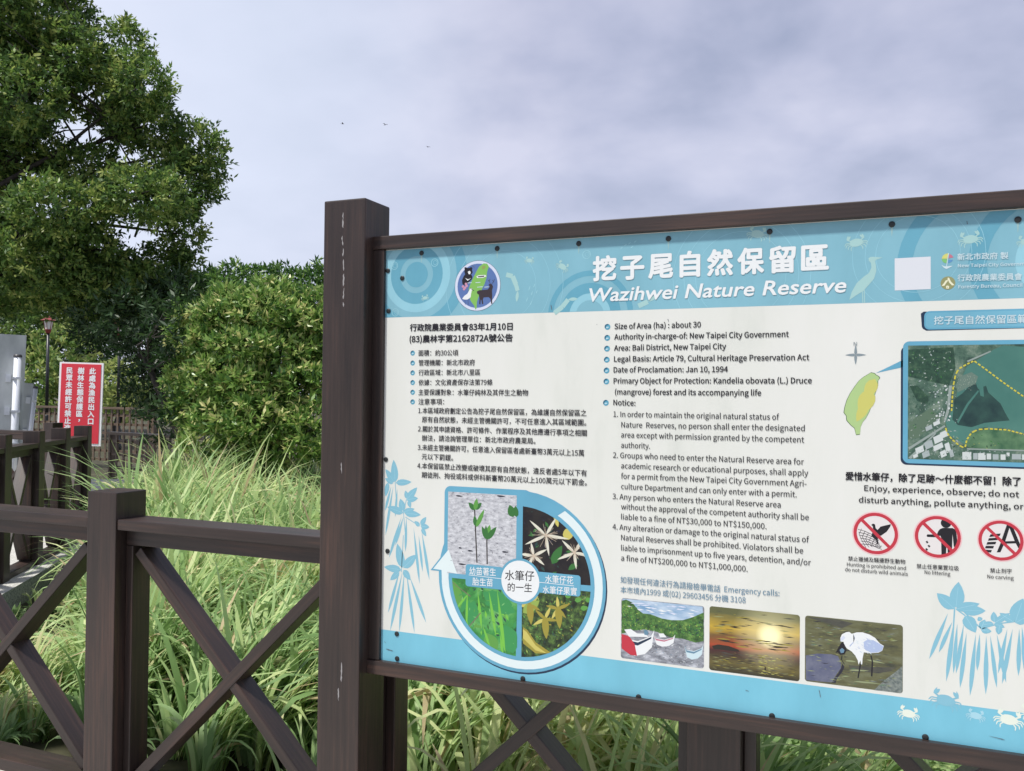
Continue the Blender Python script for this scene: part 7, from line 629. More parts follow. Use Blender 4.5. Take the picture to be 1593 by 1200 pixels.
for (grp, col, lay), polys in POLY.items():
    for s in polys:
        q = [int(t)/5 for t in s.split()]        # fifths of a millimetre on the panel
        groups.setdefault(grp, []).append((col, lay, list(zip(q[0::2], q[1::2]))))
# fine grain of the printed photographs: many small dabs of neighbouring tones
rd = random.Random(21)
def dabs(grp, n, box, cols, smin, smax, lay, ok=lambda a, b: True, ang=(0, 6.283), asp=.45):
    x0, y0, x1, y1 = box; k = 0
    while k < n:
        x, y = rd.uniform(x0, x1), rd.uniform(y0, y1); k += 1
        s = rd.uniform(smin, smax); a = rd.uniform(*ang); ca, sa = math.cos(a)*s, math.sin(a)*s
        q = [(x-ca, y-sa), (x+sa*asp*.8, y-ca*asp*.8), (x+ca, y+sa), (x-sa*asp, y+ca*asp)]
        if all(x0 < u < x1 and y0 < v < y1 and ok(u, v) for u, v in q):
            groups.setdefault(grp, []).append((rd.choice(cols), lay+rd.random()*.6, q))
def frac(key): x0, y0, x1, y1 = PIC[key]; return lambda a, b, c, d: (x0+(x1-x0)*a, y0+(y1-y0)*b, x0+(x1-x0)*c, y0+(y1-y0)*d)
fb, fs, fe, fg, fm_ = frac('boat'), frac('sunset'), frac('egret'), frac('seed'), frac('map')
dabs('boat_photograph', 260, fb(.02, .30, .98, .52), ['lf2', 'lf1', 'mangr', 'forest', 'lf4'], 1.2, 4, 5.2)
dabs('boat_photograph', 90, fb(.01, .10, .22, .50), ['lf2', 'lf1', 'mangr', 'lf4'], 1.5, 4.5, 5.2)
dabs('boat_photograph', 60, fb(.80, .24, .98, .50), ['lf2', 'lf1', 'mangr'], 1.5, 4.5, 5.2)
dabs('boat_photograph', 60, fb(.02, .03, .97, .2), ['white', 'psky', 'lav'], 5, 14, 4.2, ang=(-.1, .1), asp=.18)
dabs('boat_photograph', 170, fb(.02, .66, .98, .97), ['shadp', 'white', 'steel', 'roof2', 'grayt'], .8, 3.2, 3.3, ang=(-.5, .3), asp=.35)
dabs('sunset_photograph', 70, fs(.02, .03, .97, .42), ['och2', 'dusk', 'ochre', 'wetb'], 5, 20, 3.2, lambda a, b: math.hypot(a-SUNSET[0], b-SUNSET[1]) > 26, ang=(-.12, .06), asp=.10)
dabs('sunset_photograph', 60, fs(.02, .44, .97, .60), ['dusk', 'bark', 'och2'], 6, 22, 3.2, ang=(-.05, .05), asp=.09)
dabs('sunset_photograph', 160, fs(.02, .67, .98, .97), ['dusk', 'och2', 'wetb', 'ochre'], 3, 12, 3.3, ang=(-.06, .06), asp=.10)
dabs('sunset_photograph', 60, fs(.54, .66, .82, .96), ['ochl', 'yel', 'och2'], 2, 7, 3.9, ang=(-.05, .05), asp=.14)
dabs('egret_photograph', 260, fe(.02, .03, .98, .97), ['wetb', 'ochre', 'glint', 'field', 'shadp', 'gravel', 'moss'], 2, 11, 3.3, ang=(-.22, .16), asp=.13)
dabs('egret_photograph', 60, fe(.50, .22, .76, .50), ['wingb', 'lav', 'pale'], 1.5, 5, 7.2, lambda a, b: ((a-PIC['egret'][0]-.64*(PIC['egret'][2]-PIC['egret'][0]))/30)**2+((b-PIC['egret'][1]-.36*(PIC['egret'][3]-PIC['egret'][1]))/22)**2 < 1, ang=(.3, .8), asp=.2)
dabs('life_cycle_diagram', 260, fg(.02, .02, .98, .98), ['shadp', 'grayt', 'white', 'bark', 'roof2'], .5, 2.6, 7.2, ang=(-.4, .2), asp=.5)
cx_, cy_, rp_, gp_ = PIC['cycle']
in_c = lambda a, b: math.hypot(a-cx_, b-cy_) < rp_*.985
dabs('life_cycle_diagram', 190, (cx_-rp_, cy_+gp_, cx_-gp_*.5, cy_+rp_), ['lf1', 'lf2', 'lf3', 'pod', 'mangr'], 3, 13, 7.2, in_c, asp=.4)
dabs('life_cycle_diagram', 60, (cx_-rp_, cy_+gp_, cx_-gp_*.5, cy_+rp_), ['lf3', 'lf2', 'grn'], 2, 8, 8.2, in_c, asp=.25)
dabs('life_cycle_diagram', 330, (cx_+gp_, cy_+gp_, cx_+rp_, cy_+rp_), ['lf1', 'mangr', 'shadp', 'lf2', 'och2', 'lf4', 'bark'], 1.2, 6, 7.2, in_c, asp=.5)
dabs('life_cycle_diagram', 120, (cx_+gp_, cy_-rp_, cx_+rp_, cy_-gp_), ['bark', 'shadp', 'lf1', 'black', 'mangr'], 3, 11, 7.2, in_c, asp=.5)
dabs('reserve_map', 420, fm_(.005, .01, .30, .97), ['forest', 'lf1', 'roof2', 'field', 'mangr', 'road', 'flat2'], 1, 4, 7.4, lambda a, b: a < PIC['map'][0]+95+(b-PIC['map'][1])*.1)
dabs('reserve_map', 90, fm_(.20, .72, .97, .90), ['field', 'lf1', 'forest', 'moss'], 1.2, 5, 8.2, lambda a, b: b > PIC['map'][1]+.77*(PIC['map'][3]-PIC['map'][1]))
dabs('reserve_map', 200, fm_(.02, .90, .97, .99), ['roof', 'roof2', 'road', 'forest', 'field2'], 1, 3.5, 9.5)
PART_LABELS = dict(emblem='round emblem with an island, a bear, a deer and a bird', boat_photograph='photograph of boats on a mud bank', sunset_photograph='photograph of a yellow sunset over water',
                   egret_photograph='photograph of a white egret', reserve_map='aerial map with a dashed yellow outline', life_cycle_diagram='round diagram of four plant pictures')
for grp, items in groups.items():
    mats, V, F, MI = [], [], [], []
    jit = 0
    for col, lay, pts in items:
        if col not in mats: mats.append(col)
        jit = (jit+1) % 23
        o = len(V); y = -(lay*T_) - jit*T_*.04
        V += [(a/1000, y, -b/1000) for a, b in pts]
        F.append(tuple(range(o, o+len(pts)))); MI.append(mats.index(col))
    me = mesh_pydata(grp, V, F)
    for c in mats: me.materials.append(pmat(c))
    me.polygons.foreach_set('material_index', MI)
    grp = grp.split('#')[0]; o = link(grp, me, panel)
    if grp in PART_LABELS: o['label'] = PART_LABELS[grp]
# lettering
FONTS = {'s': None, 'b': None, 'h': None}      # built-in face; 'h' is the sans bundled with Blender
try:
    fp = os.path.join(bpy.utils.system_resource('DATAFILES', path='fonts'), 'Noto Sans CJK Regular.woff2')
    FONTS['h'] = bpy.data.fonts.load(fp)
except Exception: pass
def text_meshes(entries):
    """entries: list of (string, font key) -> list of (verts, faces); built in one go"""
    tmp = []
    for s, fk in entries:
        cu = bpy.data.curves.new('lettering', 'FONT'); cu.body = s; cu.size = 1.0; cu.resolution_u = 3
        if FONTS.get(fk):
            cu.font = FONTS[fk]
        ob = bpy.data.objects.new('lettering', cu); COL.objects.link(ob); tmp.append(ob)
    dg = bpy.context.evaluated_depsgraph_get()
    out = []
    for ob in tmp:
        me = bpy.data.meshes.new_from_object(ob.evaluated_get(dg))
        v = np.empty(len(me.vertices)*3); me.vertices.foreach_get('co', v); v = v.reshape(-1, 3)
        out.append((v, [tuple(p_.vertices) for p_ in me.polygons]))
        bpy.data.meshes.remove(me)
    for ob in tmp:
        cu = ob.data; bpy.data.objects.remove(ob); bpy.data.curves.remove(cu)
    return out
REF = {}
for k, r in zip((('l', 'h'), ('l', 'b'), ('c', 's'), ('c', 'h')), text_meshes([('H', 'h'), ('H', 'b'), ('國', 's'), ('國', 'h')])):
    REF[k] = (r[0][:, 1].min(), r[0][:, 1].max())
REF[('c', 'b')] = REF[('c', 's')]
ent = []
for t in TEXT:
    if t[11]:
        ent += [(ch, t[12]) for ch in t[1]]
    else: ent.append((t[1], t[12]))
made = text_meshes(ent)
letter = {}
mi_ = 0
for (grp, s, col, u0, v0, u1, v1, h, kd, bold, shear, spread, fk) in TEXT:
    y0, y1 = REF[(kd, fk)]
    sy = h/(y1-y0)
    parts = []
    if spread:
        n = len(s); ms = made[mi_:mi_+n]; mi_ += n
        wch = (u1-u0)/(n-1+.78); gw = wch*.80
        for i, (v, f) in enumerate(ms):
            if not len(v): continue
            w = v.copy(); a, b = w[:, 0].min(), w[:, 0].max()
            k = min(gw/max(b-a, .3), sy*1.02)
            w[:, 0] = i*wch + gw/2 + (w[:, 0]-(a+b)/2)*k
            parts.append((w, f))
        tot = u1-u0
    else:
        v, f = made[mi_]; mi_ += 1
        w = v.copy(); a, b = w[:, 0].min(), w[:, 0].max()
        w[:, 0] = (w[:, 0]-a)*(u1-u0)/(b-a)
        parts.append((w, f))
    for w, f in parts:
        yy = (w[:, 1]-y0)*sy
        base = v0 + (v1-v0)*np.clip(w[:, 0]/(u1-u0), -.2, 1.2)
        U = u0 + w[:, 0] + shear*yy; V_ = base - yy
        offs = [(0, 0)] if bold == 0 else [(0, 0), (1, 0), (-1, 0), (0, 1), (0, -1)]
        if bold >= .02: offs += [(.7, .7), (-.7, -.7), (.7, -.7), (-.7, .7)]
        for j, (du, dv) in enumerate(offs):
            e_ = h*bold
            P3 = np.stack([(U+du*e_)/1000, np.full(len(U), -T_*15.5-j*.000012), -(V_+dv*e_)/1000], 1)
            letter.setdefault((grp, col), []).append((P3, f))
for (grp, col), lst in letter.items():
    V = np.concatenate([a for a, _ in lst]); F = []; o = 0
    for a, f in lst:
        F += [tuple(i+o for i in q) for q in f]; o += len(a)
    me = mesh_pydata(grp, [tuple(r) for r in V], F)
    link(grp.split('#')[0], me, panel, pmat(col))
BOLT = flat('bolt_dark_steel', (.035, .04, .042), .45, .6)
bg = Geo().lathe([(.0078, 0), (.0078, .0014), (.0055, .0026), (.003, .003)], 12)
bme = mesh_pydata('bolt', [(x, -z, y) for x, y, z in bg.v], [tuple(reversed(f)) for f in bg.f], False)
RUST = flat('rust_stain', (.30, .27, .20), .7)
for u, v in BOLTS:
    b = link('bolt', bme, panel, BOLT); b.location = (u/1000, -T_*4.5, -v/1000)
# a few scuffs on the print
g = Geo(); rs = random.Random(8)
for (u, v, du, dv, w) in ((18, 1256, 26, 4, 3.2), (12, 1232, 5, 6, 2), (560, 190, 3, 16, 3), (1120, 1232, 10, 2, 2), (1690, 1262, 34, 4, 2), (1640, 20, 2, 8, 2), (300, 60, 12, 9, 2), (860, 108, 2, 8, 2), (905, 240, 2, 9, 2), (1305, 1205, 4, 20, 2), (700, 250, 1, 2, 2)):
    n = 5; L_ = []; R_ = []
    ln = math.hypot(du, dv); nx, ny = -dv/ln, du/ln
    for i in range(n+1):
        t = i/n; ww = w*.5*(rs.uniform(.4, 1) if 0 < i < n else .15)
        L_.append(((u+du*t+nx*ww)/1000, -T_*14.5, -(v+dv*t+ny*ww)/1000)); R_.append(((u+du*t-nx*ww)/1000, -T_*14.5, -(v+dv*t-ny*ww)/1000))
    Geo().add(L_+R_, [(i, i+1, n+2+i, n+1+i) for i in range(n)]).build('scuff_mark', flat('scuff_grey', (.10, .12, .14), .7), panel)
# rust drips under the top bolts
g = Geo()
for u, v in BOLTS[:7]:
    n = 4; L_ = []; R_ = []
    for i in range(n+1):
        w = 2.6*(1-i/n)+.4
        L_.append(((u-w)/1000, -T_*3.5, -(v+6+i*6)/1000)); R_.append(((u+w)/1000, -T_*3.5, -(v+6+i*6)/1000))
    Geo().add(L_+R_, [(i, i+1, n+2+i, n+1+i) for i in range(n)]).build('rust_drip', flat('rust_drip_tint', lin((140, 172, 172)), .6), panel)

# ------------------------------------------------------------------ things on and beyond the terrace
LOBES = {'banyan': [(-12.199, 9.402, 7.476, 0.876, 0.833, 0.717),
 (-13.132, 9.018, 6.848, 1.195, 1.135, 0.996),
 (-11.212, 9.398, 6.67, 0.348, 0.331, 0.425),
 (-10.962, 10.151, 6.933, 0.344, 0.326, 0.425),
 (-10.441, 9.948, 6.259, 0.432, 0.41, 0.392),
 (-11.535, 10.135, 6.413, 0.533, 0.507, 0.39),
 (-11.666, 8.893, 5.921, 0.585, 0.556, 0.491),
 (-10.641, 10.306, 5.795, 0.546, 0.519, 0.344),
 (-10.039, 10.783, 5.486, 0.39, 0.37, 0.369),
 (-10.228, 10.603, 4.966, 0.591, 0.561, 0.346),
 (-11.635, 10.005, 5.134, 0.591, 0.561, 0.265),
 (-10.042, 9.713, 4.472, 0.628, 0.597, 0.343),
 (-10.921, 9.02, 4.186, 0.669, 0.636, 0.372),
 (-13.039, 9.311, 4.706, 0.526, 0.499, 0.606),
 (-10.076, 10.574, 4.084, 0.283, 0.269, 0.425),
 (-12.019, 9.546, 3.475, 1.195, 1.135, 0.498),
 (-11.032, 10.185, 3.163, 0.91, 0.864, 0.425),
 (-13.501, 9.13, 3.842, 1.213, 1.152, 0.809),
 (-10.504, 10.511, 3.487, 0.428, 0.406, 0.367),
 (-10.322, 10.81, 3.209, 0.413, 0.392, 0.372),
 (-11.689, 10.343, 3.092, 0.988, 0.939, 0.291),
 (-13.224, 9.475, 3.194, 0.923, 0.877, 0.328),
 (-12.204, 9.651, 5.474, 0.303, 0.288, 0.303),
 (-12.595, 9.488, 5.318, 0.465, 0.442, 0.303),
 (-11.312, 10.347, 5.883, 0.31, 0.294, 0.248),
 (-11.13, 9.483, 3.714, 0.58, 0.551, 0.348),
 (-14.184, 9.138, 5.592, 1.239, 1.177, 1.033),
 (-13.34, 9.44, 8.803, 1.549, 1.472, 0.826)], 'shade': [(-9.973, 9.448, 2.617, 0.511, 0.486, 0.39),
 (-9.687, 10.214, 2.969, 0.584, 0.555, 0.39),
 (-9.629, 9.6, 2.203, 0.428, 0.406, 0.409),
 (-9.254, 10.303, 2.093, 0.58, 0.551, 0.483),
 (-9.726, 10.22, 1.605, 0.448, 0.426, 0.448),
 (-9.954, 9.688, 1.692, 0.302, 0.287, 0.34),
 (-10.852, 9.728, 2.615, 0.487, 0.463, 0.351),
 (-9.887, 9.943, 1.169, 0.326, 0.31, 0.288),
 (-7.795, 7.875, 2.335, 0.182, 0.173, 0.258),
 (-7.827, 7.977, 1.975, 0.107, 0.102, 0.123),
 (-7.778, 7.899, 1.363, 0.122, 0.116, 0.198),
 (-7.851, 8.172, 2.689, 0.172, 0.163, 0.141)], 'mang1': [(-7.324, 8.611, 2.734, 0.319, 0.303, 0.159),
 (-6.962, 8.872, 2.766, 0.37, 0.351, 0.161),
 (-6.516, 8.953, 2.679, 0.271, 0.257, 0.191),
 (-7.691, 8.352, 2.465, 0.3, 0.285, 0.174),
 (-7.193, 8.236, 2.504, 0.353, 0.335, 0.184),
 (-6.753, 8.312, 2.545, 0.365, 0.347, 0.182),
 (-6.465, 8.544, 2.467, 0.338, 0.321, 0.184),
 (-6.301, 8.831, 2.433, 0.282, 0.267, 0.219),
 (-8.012, 8.436, 2.32, 0.209, 0.199, 0.193),
 (-7.418, 8.255, 2.179, 0.372, 0.353, 0.155),
 (-6.758, 8.1, 2.137, 0.373, 0.354, 0.149),
 (-6.506, 8.425, 2.077, 0.38, 0.361, 0.152),
 (-6.29, 8.734, 2.029, 0.279, 0.265, 0.186),
 (-7.761, 8.226, 1.751, 0.25, 0.238, 0.235),
 (-7.17, 8.041, 1.762, 0.331, 0.315, 0.226),
 (-6.723, 8.014, 1.673, 0.295, 0.28, 0.192),
 (-6.61, 8.387, 1.711, 0.35, 0.332, 0.182),
 (-6.159, 8.361, 1.682, 0.328, 0.311, 0.224),
 (-7.629, 8.179, 1.363, 0.232, 0.221, 0.232),
 (-6.96, 7.92, 1.316, 0.31, 0.294, 0.221),
 (-6.487, 7.903, 1.296, 0.318, 0.302, 0.231),
 (-6.377, 8.276, 1.269, 0.298, 0.283, 0.253),
 (-5.948, 8.242, 1.183, 0.307, 0.291, 0.263),
 (-7.202, 8.04, 1.04, 0.346, 0.329, 0.166),
 (-6.687, 8.041, 0.98, 0.325, 0.308, 0.162),
 (-6.307, 8.311, 0.95, 0.447, 0.425, 0.179),
 (-7.247, 8.873, 2.012, 0.812, 0.771, 0.893),
 (-7.592, 8.604, 2.871, 0.161, 0.153, 0.113),
 (-7.096, 8.813, 2.925, 0.129, 0.122, 0.113),
 (-7.803, 8.215, 1.36, 0.188, 0.178, 0.203),
 (-7.936, 8.262, 1.673, 0.158, 0.15, 0.142),
 (-5.975, 8.976, 2.006, 0.469, 0.446, 0.704)], 'mang2': [(-9.187, 10.204, 3.182, 0.249, 0.237, 0.23),
 (-8.768, 10.163, 3.254, 0.321, 0.305, 0.227),
 (-8.486, 10.392, 3.214, 0.343, 0.325, 0.209),
 (-8.251, 10.598, 3.288, 0.288, 0.273, 0.211),
 (-7.889, 10.644, 3.202, 0.286, 0.271, 0.19),
 (-7.583, 10.773, 3.263, 0.324, 0.307, 0.266),
 (-8.855, 10.679, 2.696, 1.079, 1.025, 0.451),
 (-7.86, 11.102, 2.511, 0.687, 0.653, 0.589),
 (-7.21, 11.15, 3.082, 0.58, 0.551, 0.387)], 'back1': [(-26.745, 22.328, 3.121, 0.961, 0.913, 0.823),
 (-26.694, 21.282, 2.066, 0.664, 0.631, 0.885),
 (-26.573, 22.964, 1.922, 0.883, 0.839, 0.79),
 (-26.04, 21.57, 1.409, 0.797, 0.757, 0.664)], 'back2': [(-30.493, 22.896, 4.295, 1.461, 1.388, 0.974),
 (-30.374, 24.045, 3.512, 0.803, 0.763, 0.903),
 (-31.609, 22.449, 2.822, 1.217, 1.156, 1.461)], 'back3': [(-21.786, 20.103, 1.841, 0.518, 0.492, 0.637),
 (-21.599, 20.516, 1.345, 0.524, 0.497, 0.524),
 (-22.505, 20.351, 1.335, 0.487, 0.463, 0.528)], 'back4': [(-33.82, 26.921, 4.165, 3.364, 3.196, 1.962),
 (-30.998, 29.208, 3.701, 3.453, 3.28, 2.59),
 (-28.528, 31.345, 3.204, 2.656, 2.523, 2.361),
 (-37.433, 25.404, 3.563, 3.364, 3.196, 2.523)]}
BANYAN_BASE, BANYAN_TOP = (-14.305, 8.613, 0.05), (-13.582, 8.87, 4.353)
SHADE_BASE, SHADE_TOP = (-8.688, 9.799, -0.1), (-9.765, 9.434, 2.195)
MANG1, MANG2 = (-6.944, 8.584, -0.12), (-8.169, 10.449, -0.12)
METAL1 = (-10.353, 8.0, -0.05)
METAL2 = (-12.323, 9.556, 0.05)
METAL_RZ = 0.9425
RED_LOC, RED_RZ = (-9.331, 8.001, 0.05), 0.4
LAMP1, LAMP2 = (-22.463, 18.195, 0.0), (-21.345, 19.753, 0.0)
LAT_A, LAT_B = (-18.897, 14.821), (-14.631, 14.452)
LAT_C, LAT_D = (-13.017, 11.878), (-10.028, 11.186)
BIRDS = [((-35.306, 52.067, 21.001), 0.5, 0.55, 'small dark bird in the sky, leftmost of three'), ((-32.504, 53.252, 20.964), -0.4, 0.8, 'small dark bird in the sky, middle one of three'), ((-31.612, 57.979, 20.572), 2.6, 0.35, 'small dark bird in the sky, lowest and rightmost of three')]
MANG_COPIES = [(-2.3, 10.6, 1.1, 1.0, 'mangrove behind the left part of the board'), (-.4, 12.3, 2.2, 1.0, 'tall mangrove behind the middle of the board'),
 (.9, 10.4, 3.4, .95, 'low mangrove behind the board under the emblem row'), (3.0, 12.2, .6, 1.05, 'tall mangrove behind the right edge of the board'), (4.6, 10.6, 4.4, 1.0, 'low mangrove out to the right of the board'),
 (6.6, 12.4, 2.9, 1.1, 'tall mangrove far to the right of the board'), (8.6, 11.2, 1.7, 1.0, 'low mangrove farthest to the right'), (11.0, 13.5, .2, 1.2, 'tall mangrove at the right end of the belt')]

STEEL = noisy('brushed_grey_metal', [(.35, (.30, .33, .335)), (.65, (.46, .49, .50))], 3, rough=.42, stretch=(1, 1, .4))
GALV = flat('galvanised_steel', (.55, .58, .62), .38, .35)
PALE = flat('pale_painted_pole', (.72, .75, .80), .35, .1)
DARKCAP = flat('dark_pole_cap', (.05, .05, .055), .5)
def metal_board(loc, rz, w, h, zb, lean, label, pole_off, pole_r, brackets, pole_top):
    r = tag(empty('metal_sign_board', loc, rz), label, 'sign')
    r.rotation_euler = (0, lean, rz)
    g = Geo().box((-w/2, .03, zb+h/2), (w, .025, h)).box((-.012, .015, zb+h/2), (.024, .06, h))
    g.build('board', STEEL, r)
    g = Geo(); 
    g.tube([(pole_off, -.06, -.2), (pole_off, -.06, pole_top)], [pole_r, pole_r], 14); g.build('pole', PALE, r, True)
    Geo().lathe([(pole_r*1.12, 0), (pole_r*1.12, .02), (pole_r*.9, .035)], 14, (pole_off, -.06, pole_top-.005)).build('pole_cap', DARKCAP, r)
    for z in brackets:
        Geo().box((pole_off-pole_r-.05, .0, z), (.06, .035, .10)).box((pole_off, -.06-pole_r*.2, z), (pole_r*2.25, pole_r*2.25, .03)).build('bracket', GALV, r)
    return r
metal_board(METAL1, METAL_RZ, 1.6, 1.75, .62, math.radians(1.2), 'large grey metal board seen from behind on a pale round pole', -.09, .045, (.95, 1.37, 1.80), 2.08)
metal_board(METAL2, METAL_RZ, .20, 1.05, .62, math.radians(5), 'narrow tilted grey metal sign with a thin pole beside the large metal board', .03, .032, (.9, 1.4), 1.6)

# red notice
RED = flat('red_notice_paint', (.62, .035, .055), .42)
WHITE = flat('white_notice_paint', (.78, .78, .80), .45)
rn = tag(empty('notice_board', RED_LOC, RED_RZ), 'red notice board with white border and three columns of white characters', 'sign')
RW, RH, RB = .555, 1.05, .855
rn.rotation_euler = (0, math.radians(1.2), RED_RZ)
Geo().box((0, .012, RB+RH/2), (RW, .02, RH)).build('border', WHITE, rn)
fm = Geo().box((0, 0, RB+RH/2+.005), (RW-.055, .008, RH-.05)).build('face', RED, rn)
cols_ = ((.146, '此處為漁民出入口', 0), (.0, '樹林生態保護區，', .0), (-.146, '民眾未經許可禁止進入', 0))
glyphs = text_meshes([(ch, 's') for _, s, _ in cols_ for ch in s]); gi = 0
for x, s, dz in cols_:
    V, F = [], []
    for i, ch in enumerate(s):
        v, f = glyphs[gi]; gi += 1
        if not len(v): continue
        w = v.copy(); c = (w[:, 0].min()+w[:, 0].max())/2
        if ch == '，': q = np.stack([x+(w[:, 0]-c)*.09, w[:, 1]*.09], 1)
        else: q = np.stack([x+(w[:, 0]-c)*.086, (w[:, 1]-.38)*.086], 1)
        for j, (a, b) in enumerate(((0, 0), (.0035, 0), (-.0035, 0), (0, .003), (0, -.003))):
            o = len(V); V += [(p_[0]+a, -.0055-j*.0002, RB+RH-.105-i*.0905+p_[1]+b) for p_ in q]; F += [tuple(k+o for k in r) for r in f]
    link('lettering', mesh_pydata('lettering', V, F), fm, WHITE)
for s in (-.17, -.02): Geo().tube([(s, .05, -.15), (s, .05, RB+.5)], [.018, .018], 10).build('leg', GALV, rn, True)

# lamps
BLACK = flat('black_lamp_paint', (.022, .024, .028), .4)
LRED = flat('red_lamp_enamel', (.26, .05, .05), .5)
LGLASS = flat('frosted_lamp_glass', (.80, .80, .74), .3)
def lamp(loc, label):
    r = tag(empty('street_lamp', loc), label, 'street lamp', 'lamps along the far path')
    H = 3.33
    g = Geo().lathe([(.11, -.3), (.11, .12), (.075, .18), (.06, .3), (.052, .9), (.05, .95)], 14); g.tube([(0, 0, .9), (0, 0, H)], [.05, .038], 12); g.build('pole', BLACK, r, True)
    Geo().lathe([(.055, H), (.07, H+.03), (.085, H+.10), (.10, H+.12)], 12).build('collar', LRED, r, True)
    Geo().lathe([(.085, H+.12), (.125, H+.36), (.12, H+.37)], 6).build('lantern_glass', LGLASS, r)
    g = Geo()
    for k in range(6):
        a = k*math.pi/3; g.tube([(.088*math.cos(a), .088*math.sin(a), H+.12), (.128*math.cos(a), .128*math.sin(a), H+.37)], [.009, .009], 5)
    g.build('lantern_frame', LRED, r)
    Geo().lathe([(.20, H+.37), (.205, H+.385), (.12, H+.44), (.05, H+.50), (.02, H+.52), (.02, H+.56), (.004, H+.58)], 6).build('lamp_roof', LRED, r)
    return r
lamp(LAMP1, 'black lamp post with a red roofed lantern behind the red notice')
lamp(LAMP2, 'thin dark lamp post half hidden by the dark leaning tree')

# lattice fence and boardwalk rail
def lattice(name, a, b, z0, z1, label, step, matl, bar=.035):
    a, b = Vector(a), Vector(b); d = (b-a); L = d.length; rz = math.atan2(d.y, d.x)
    r = tag(empty(name, (a.x, a.y, z0), rz), label, 'fence')
    H = z1-z0; g = Geo(); n = int(L/step)
    for i in range(n+1): g.box((i*step, -.012, H/2), (bar, .018, H))
    k = int(H/step)
    for j in range(k+1): g.box((L/2, .012, .04+j*step), (L, .018, bar))
    g.build('lattice', matl, r)
    m = max(1, int(L/1.8))
    for i in range(m+1): Geo().box((i*L/m, .06, H/2), (.09, .09, H+.1)).build('post', matl, r)
    Geo().box((L/2, 0, H+.03), (L+.05, .12, .05)).build('top_rail', matl, r)
    return r
lattice('lattice_fence', LAT_A, LAT_B, 0.05, 1.22, 'brown timber lattice fence under the trees behind the red notice', .20, WOOD_OLD, .055)
lattice('boardwalk_railing', LAT_C, LAT_D, -0.05, .82, 'low brown boardwalk railing with open squares at the foot of the mangroves', .24, WOOD_OLD, .05)

# ------------------------------------------------------------------ vegetation
def leaf_material(name, stops, trans=.35, rough=.45, spec=.4):
    m, nt, p = new_mat(name); L = nt.links.new
    at = nt.nodes.new('ShaderNodeAttribute'); at.attribute_name = 'tint'
    r = ramp(nt, stops); L(at.outputs['Fac'], r.inputs[0]); L(r.outputs[0], p.inputs['Base Color'])
    p.inputs['Roughness'].default_value = rough; p.inputs['Specular IOR Level'].default_value = spec
    tr = nt.nodes.new('ShaderNodeBsdfTranslucent'); L(r.outputs[0], tr.inputs[0])
    mx = nt.nodes.new('ShaderNodeMixShader'); mx.inputs[0].default_value = trans
    L(p.outputs[0], mx.inputs[1]); L(tr.outputs[0], mx.inputs[2]); L(mx.outputs[0], nt.nodes['Material Output'].inputs[0])
    return m
def np_mesh(name, verts, faces_per, nv, tint, mat, smooth=False):
    """verts (N*nv,3); faces_per = list of index tuples within one element of nv verts"""
    N = len(verts)//nv
    me = bpy.data.meshes.new(name)
    me.vertices.add(len(verts)); me.vertices.foreach_set('co', verts.astype(np.float32).ravel())
    k = len(faces_per[0]); fp = np.array(faces_per)
    idx = (np.arange(N)[:, None, None]*nv + fp[None]).reshape(-1)
    nf = N*len(faces_per)
    me.loops.add(len(idx)); me.loops.foreach_set('vertex_index', idx.astype(np.int32))
    me.polygons.add(nf); me.polygons.foreach_set('loop_start', (np.arange(nf)*k).astype(np.int32))
    if smooth: me.polygons.foreach_set('use_smooth', np.ones(nf, bool))
    me.update(calc_edges=True)
    a = me.attributes.new('tint', 'FLOAT', 'POINT'); a.data.foreach_set('value', np.repeat(tint, nv).astype(np.float32))
    me.materials.append(mat)
    return me
def unit(a): return a/np.maximum(np.linalg.norm(a, axis=1, keepdims=True), 1e-9)
def leaves(lobes, per_m2, nleaf, L, W, rng, spread=.9, up=.25, inner=.5, clump_tint=.25, base_tint=.5, spray=.11, jitter=.14):
    """leaf sprays over and inside a set of ellipsoid lobes"""
    V, T = [], []
    for (cx, cy, cz, rx, ry, rz) in lobes:
        area = 4*math.pi*((rx*ry)**1.6/3+(rx*rz)**1.6/3+(ry*rz)**1.6/3)**(1/1.6)
        n = int(area*per_m2)
        d = unit(rng.normal(size=(n, 3)))
        # uneven surface: low-frequency dents and knobs
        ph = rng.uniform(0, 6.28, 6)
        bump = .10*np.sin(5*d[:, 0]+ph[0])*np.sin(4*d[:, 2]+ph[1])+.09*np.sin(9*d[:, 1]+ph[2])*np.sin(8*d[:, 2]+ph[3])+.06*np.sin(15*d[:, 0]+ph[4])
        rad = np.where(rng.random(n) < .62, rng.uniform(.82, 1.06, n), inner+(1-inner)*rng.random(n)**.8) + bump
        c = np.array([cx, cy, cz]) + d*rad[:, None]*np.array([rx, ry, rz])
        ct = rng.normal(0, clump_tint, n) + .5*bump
        ax = unit(d*.8 + np.array([0, 0, up]) + rng.normal(0, .45, (n, 3)))
        for k in range(nleaf):
            ld = unit(ax*.55 + rng.normal(0, spread*.62, (n, 3)))
            p0 = c + ax*rng.uniform(-.4, 1, (n, 1))*spray + ld*.01
            nn = unit(np.cross(ld, rng.normal(size=(n, 3)) + np.array([0, 0, .4])))
            l = L*rng.uniform(.5, 1.45, (n, 1)); w = W*rng.uniform(.7, 1.2, (n, 1))
            side = nn*w*.5
            fold = unit(np.cross(ld, nn))*w*.10
            V.append(np.stack([p0, p0+ld*l*.45+side+fold, p0+ld*l, p0+ld*l*.45-side+fold], 1).reshape(-1, 3))
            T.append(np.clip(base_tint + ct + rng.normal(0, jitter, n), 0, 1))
    return np.concatenate(V), np.concatenate(T)
BARK = noisy('bark', [(.3, (.018, .016, .014)), (.6, (.042, .037, .032)), (.8, (.085, .078, .066))], 14, rough=.9, stretch=(1, 1, .3), bump=.6)
